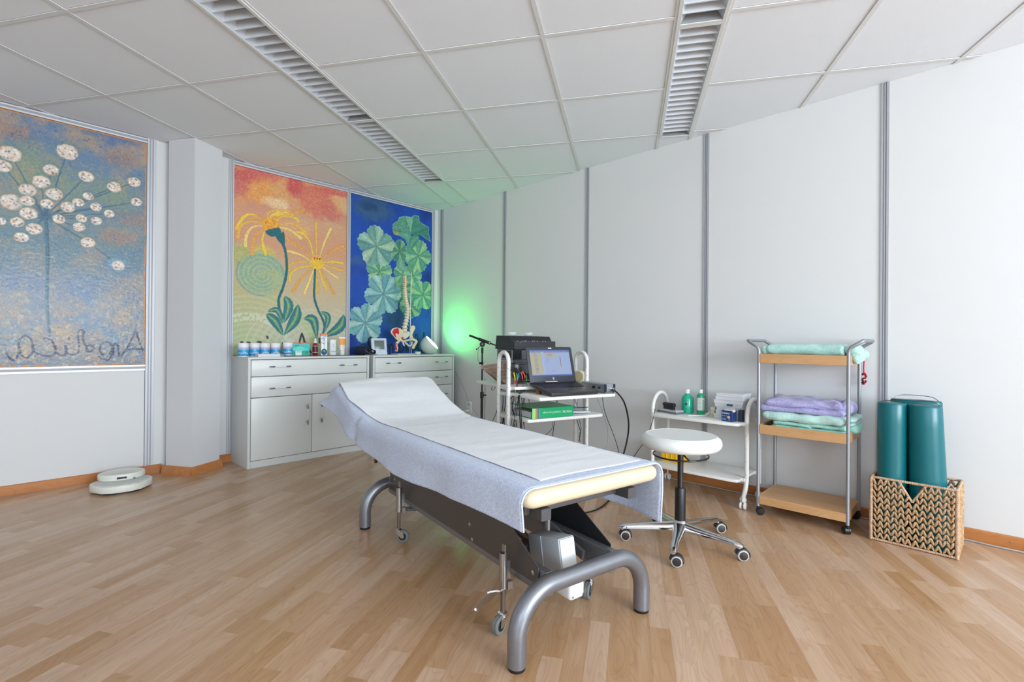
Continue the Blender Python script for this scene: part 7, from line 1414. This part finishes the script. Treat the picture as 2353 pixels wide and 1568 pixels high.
BUND = (((-0.9367, -2.1205, 0.6566), (-1.006, -2.1522, 0.6484), (-1.0706, -2.206, 0.583), (-1.0585, -2.22, 0.4944), (-1.0902, -2.2106, 0.3789)), ((-0.9039, -2.1824, 0.696), (-1.0309, -2.249, 0.6725), (-1.0899, -2.2837, 0.6441), (-1.1083, -2.3096, 0.5671), (-1.1011, -2.3117, 0.4803), (-1.0939, -2.3138, 0.3934)), ((-0.8901, -2.1865, 0.7017), (-1.0415, -2.2668, 0.6686), (-1.109, -2.3094, 0.639), (-1.1126, -2.3292, 0.5552), (-1.1086, -2.3303, 0.469), (-1.1111, -2.3296, 0.3977)), ((-0.9026, -1.9742, 0.6691), (-0.9779, -2.004, 0.6601), (-1.0072, -2.0162, 0.6067), (-1.0063, -2.0165, 0.5131), (-0.9954, -2.0197, 0.4343), (-0.9747, -2.0258, 0.4171), (-0.9522, -2.0116, 0.4917)), ((-0.9561, -2.0626, 0.5755), (-0.957, -2.1145, 0.6266), (-1.0117, -2.1504, 0.5425), (-1.0297, -2.1973, 0.4739), (-1.0387, -2.1946, 0.37)), ((-1.0638, -2.2393, 0.6592), (-1.0829, -2.2337, 0.6013), (-1.0888, -2.2319, 0.543), (-1.0622, -2.2398, 0.4823), (-1.0678, -2.2381, 0.3797)), ((-1.0438, -2.2452, 0.6287), (-1.0734, -2.2573, 0.5734), (-1.0893, -2.2526, 0.5305), (-1.0984, -2.2499, 0.4582), (-1.1042, -2.2482, 0.3858)), ((-0.9175, -2.1784, 0.6658), (-0.9203, -2.1775, 0.5982), (-0.93, -2.1747, 0.522), (-0.9153, -2.179, 0.4287), (-0.9077, -2.1813, 0.3511)), ((-0.8564, -2.1443, 0.653), (-0.8665, -2.1413, 0.6065), (-0.873, -2.1394, 0.5442), (-0.8182, -2.1035, 0.4722)), ((-0.9092, -1.9722, 0.6276), (-0.9157, -1.9703, 0.5638), (-0.9255, -1.9674, 0.4844), (-0.9243, -1.9677, 0.3563)), ((-0.8787, -1.9604, 0.6246), (-0.8815, -1.9596, 0.5439), (-0.8914, -1.9566, 0.4637), (-0.8833, -1.959, 0.3501)), ((-0.8381, -2.1497, 0.5956), (-0.82, -2.1551, 0.5568), (-0.7947, -2.1626, 0.5331), (-0.773, -2.169, 0.5223)), ((-0.7211, -2.2365, 0.5812), (-0.7391, -2.2312, 0.5569), (-0.7423, -2.2094, 0.5298)), ((-0.6471, -2.2584, 0.5803), (-0.6542, -2.2564, 0.5359), (-0.6099, -2.2173, 0.512)), ((-0.6204, -2.2455, 0.5771), (-0.6237, -2.2445, 0.5321), (-0.5985, -2.2207, 0.508)), ((-0.6792, -2.2489, 0.4259), (-0.6861, -2.2469, 0.3787), (-0.7153, -2.2382, 0.3495), (-0.7629, -2.245, 0.3408)), ((-0.6452, -2.2381, 0.4209), (-0.6559, -2.235, 0.3575), (-0.6592, -2.234, 0.3161)), ((-0.4904, -2.3049, 0.5817), (-0.4704, -2.3108, 0.5412), (-0.4458, -2.2972, 0.5147)), ((-0.4424, -2.2982, 0.5774), (-0.446, -2.2972, 0.5379)), ((-0.4693, -2.3111, 0.4263), (-0.4491, -2.3171, 0.3754), (-0.4328, -2.3219, 0.3246), (-0.448, -2.3174, 0.2601)), ((-0.4251, -2.3034, 0.4206), (-0.4084, -2.3083, 0.3529), (-0.424, -2.3037, 0.3044), (-0.4155, -2.3062, 0.2506)), ((-0.9036, -1.8696, 0.6913), (-0.916, -1.8451, 0.6576), (-0.9016, -1.8493, 0.6439), (-0.8963, -1.8717, 0.6714)), ((-1.0375, -2.0385, 0.5492), (-1.057, -2.0327, 0.4888), (-1.0767, -2.0269, 0.4534)))
BL = ['black cable looping from the hinge of the laptop down past the left hoop', 'thicker black cable hanging left of the laptop, front one of the pair', 'black cable hanging left of the laptop, rear one of the pair', 'thick black cable bowed inside the left white hoop', 'black cable crossing to the right above the binder pages', 'wavy black cable close beside the right leg of the left hoop', 'black cable sloping down to the left in front of the left hoop leg', 'black cable hanging straight in front of the binder pages', 'short black cable ending on the binder pages',
 'black cable seen through the left hoop, its left strand', 'black cable seen through the left hoop, its right strand', 'black cable sagging under the left corner of the upper shelf', 'short black cable slanting above the stripes of the binder', 'left strand of two short cables above the green spine', 'right strand of two short cables above the green spine', 'black cable curving left below the middle of the lower shelf', 'black cable hanging straight below the middle of the lower shelf', 'black cable hanging beside the right hoop above the binder, left strand', 'black cable hanging beside the right hoop above the binder, right strand', 'left of two black cables beside the right hoop legs near the table', 'right of two black cables beside the right hoop legs near the table', 'small black wire loop left of the left hoop', 'short black cable leaving the left hoop to the lower left']
for k, s_ in enumerate(BUND): cable(BL[k], s_, (0.0022, 0.0034, 0.0030, 0.0050)[k] if k < 4 else (0.0018, 0.0026, 0.0021)[k % 3], cabk)
for o in [o for o in bpy.data.objects if o.get('label') in BL]: o['group'] = 'tangled cables below the cart shelves'
# ---------------------------------------------------------------- microphone stand
MSb = Vector((-0.290, -1.070, 0))
ms = thing('microphone_stand', 'black microphone stand with a tilted boom behind the equipment cart', 'stand', MSb, 0)
part('pole', MB().cyl((0, 0, 0.08), (0, 0, 0.50), 0.0125, n=16).cyl((0, 0, 0.50), (0, 0, 0.93), 0.0075, n=14), black_m, ms); part('clutch', MB().cyl((0, 0, 0.47), (0, 0, 0.53), 0.017, n=16, bev=0.003).cyl((0, 0, 0.50), (0.030, -0.03, 0.50), 0.007, n=10), black_m, ms)
part('clip', MB().b(-0.035, 0.010, -0.01, 0.01, 0.795, 0.815, 0.003), black_m, ms)
for k in range(3):
    a = R(40+120*k); part('leg', MB().tube([(0, 0, 0.13), (math.cos(a)*0.1, math.sin(a)*0.1, 0.075), (math.cos(a)*0.27, math.sin(a)*0.27, 0.012)], 0.007, n=10), black_m, ms)
pv_ = Vector((0, 0, 0.985)); part('pivot', MB().cyl((0, 0, 0.90), (0, 0, 0.955), 0.011, n=14).lathe([(0.0001, -0.014), (0.024, -0.014), (0.026, -0.010), (0.026, 0.010), (0.024, 0.014), (0.0001, 0.014)], pv_, (0.72, 0.69, 0), n=26), black_m, ms)
part('pivot_screw', MB().lathe([(0.0001, 0.018), (0.006, 0.016), (0.0075, 0.014)], pv_, (-0.72, -0.69, 0), n=14), chrome, ms)
b0 = (-0.3771, -0.9784, 1.0701); b1 = (-0.1645, -1.202, 0.9562)
b0 = Vector(b0)-MSb; b1 = Vector(b1)-MSb; q1 = b0.lerp(b1, 0.30); q2 = b0.lerp(b1, 0.66)
part('boom', MB().cyl(b0, b1, 0.0065, n=12), black_m, ms); part('counterweight', MB().cyl(b0, q1, 0.0105, n=14, bev=0.002), mat('foam_black', (40, 44, 48), 0.8), ms); part('boom_clamp', MB().cyl(q1, q2, 0.0145, n=16, bev=0.002), black_m, ms)
part('boom_screw', MB().lathe([(0.0001, 0.021), (0.006, 0.020), (0.008, 0.016)], q2-(b1-b0).normalized()*0.010, (-0.72, -0.69, 0), n=14), chrome, ms)
part('lever', MB().cyl(pv_, pv_+Vector((-0.035, 0.035, -0.045)), 0.0028, n=8).lathe([(0.0001, -0.008), (0.006, -0.005), (0.0085, 0), (0.006, 0.005), (0.0001, 0.008)], pv_+Vector((-0.037, 0.037, -0.047)), n=12), black_m, ms)
part('cable_loop', MB().tube(catmull([(-0.022, 0.024, 0.955), (-0.030, 0.030, 0.90), (-0.026, 0.028, 0.83), (-0.012, 0.012, 0.80)], 6), 0.0016, n=6), cabk, ms); part('hanging_cable', MB().tube(catmull([(0.02, -0.02, 0.66), (0.022, -0.022, 0.5), (0.020, -0.02, 0.3), (0.024, -0.022, 0.1)], 6), 0.0022, n=6), cabk, ms)
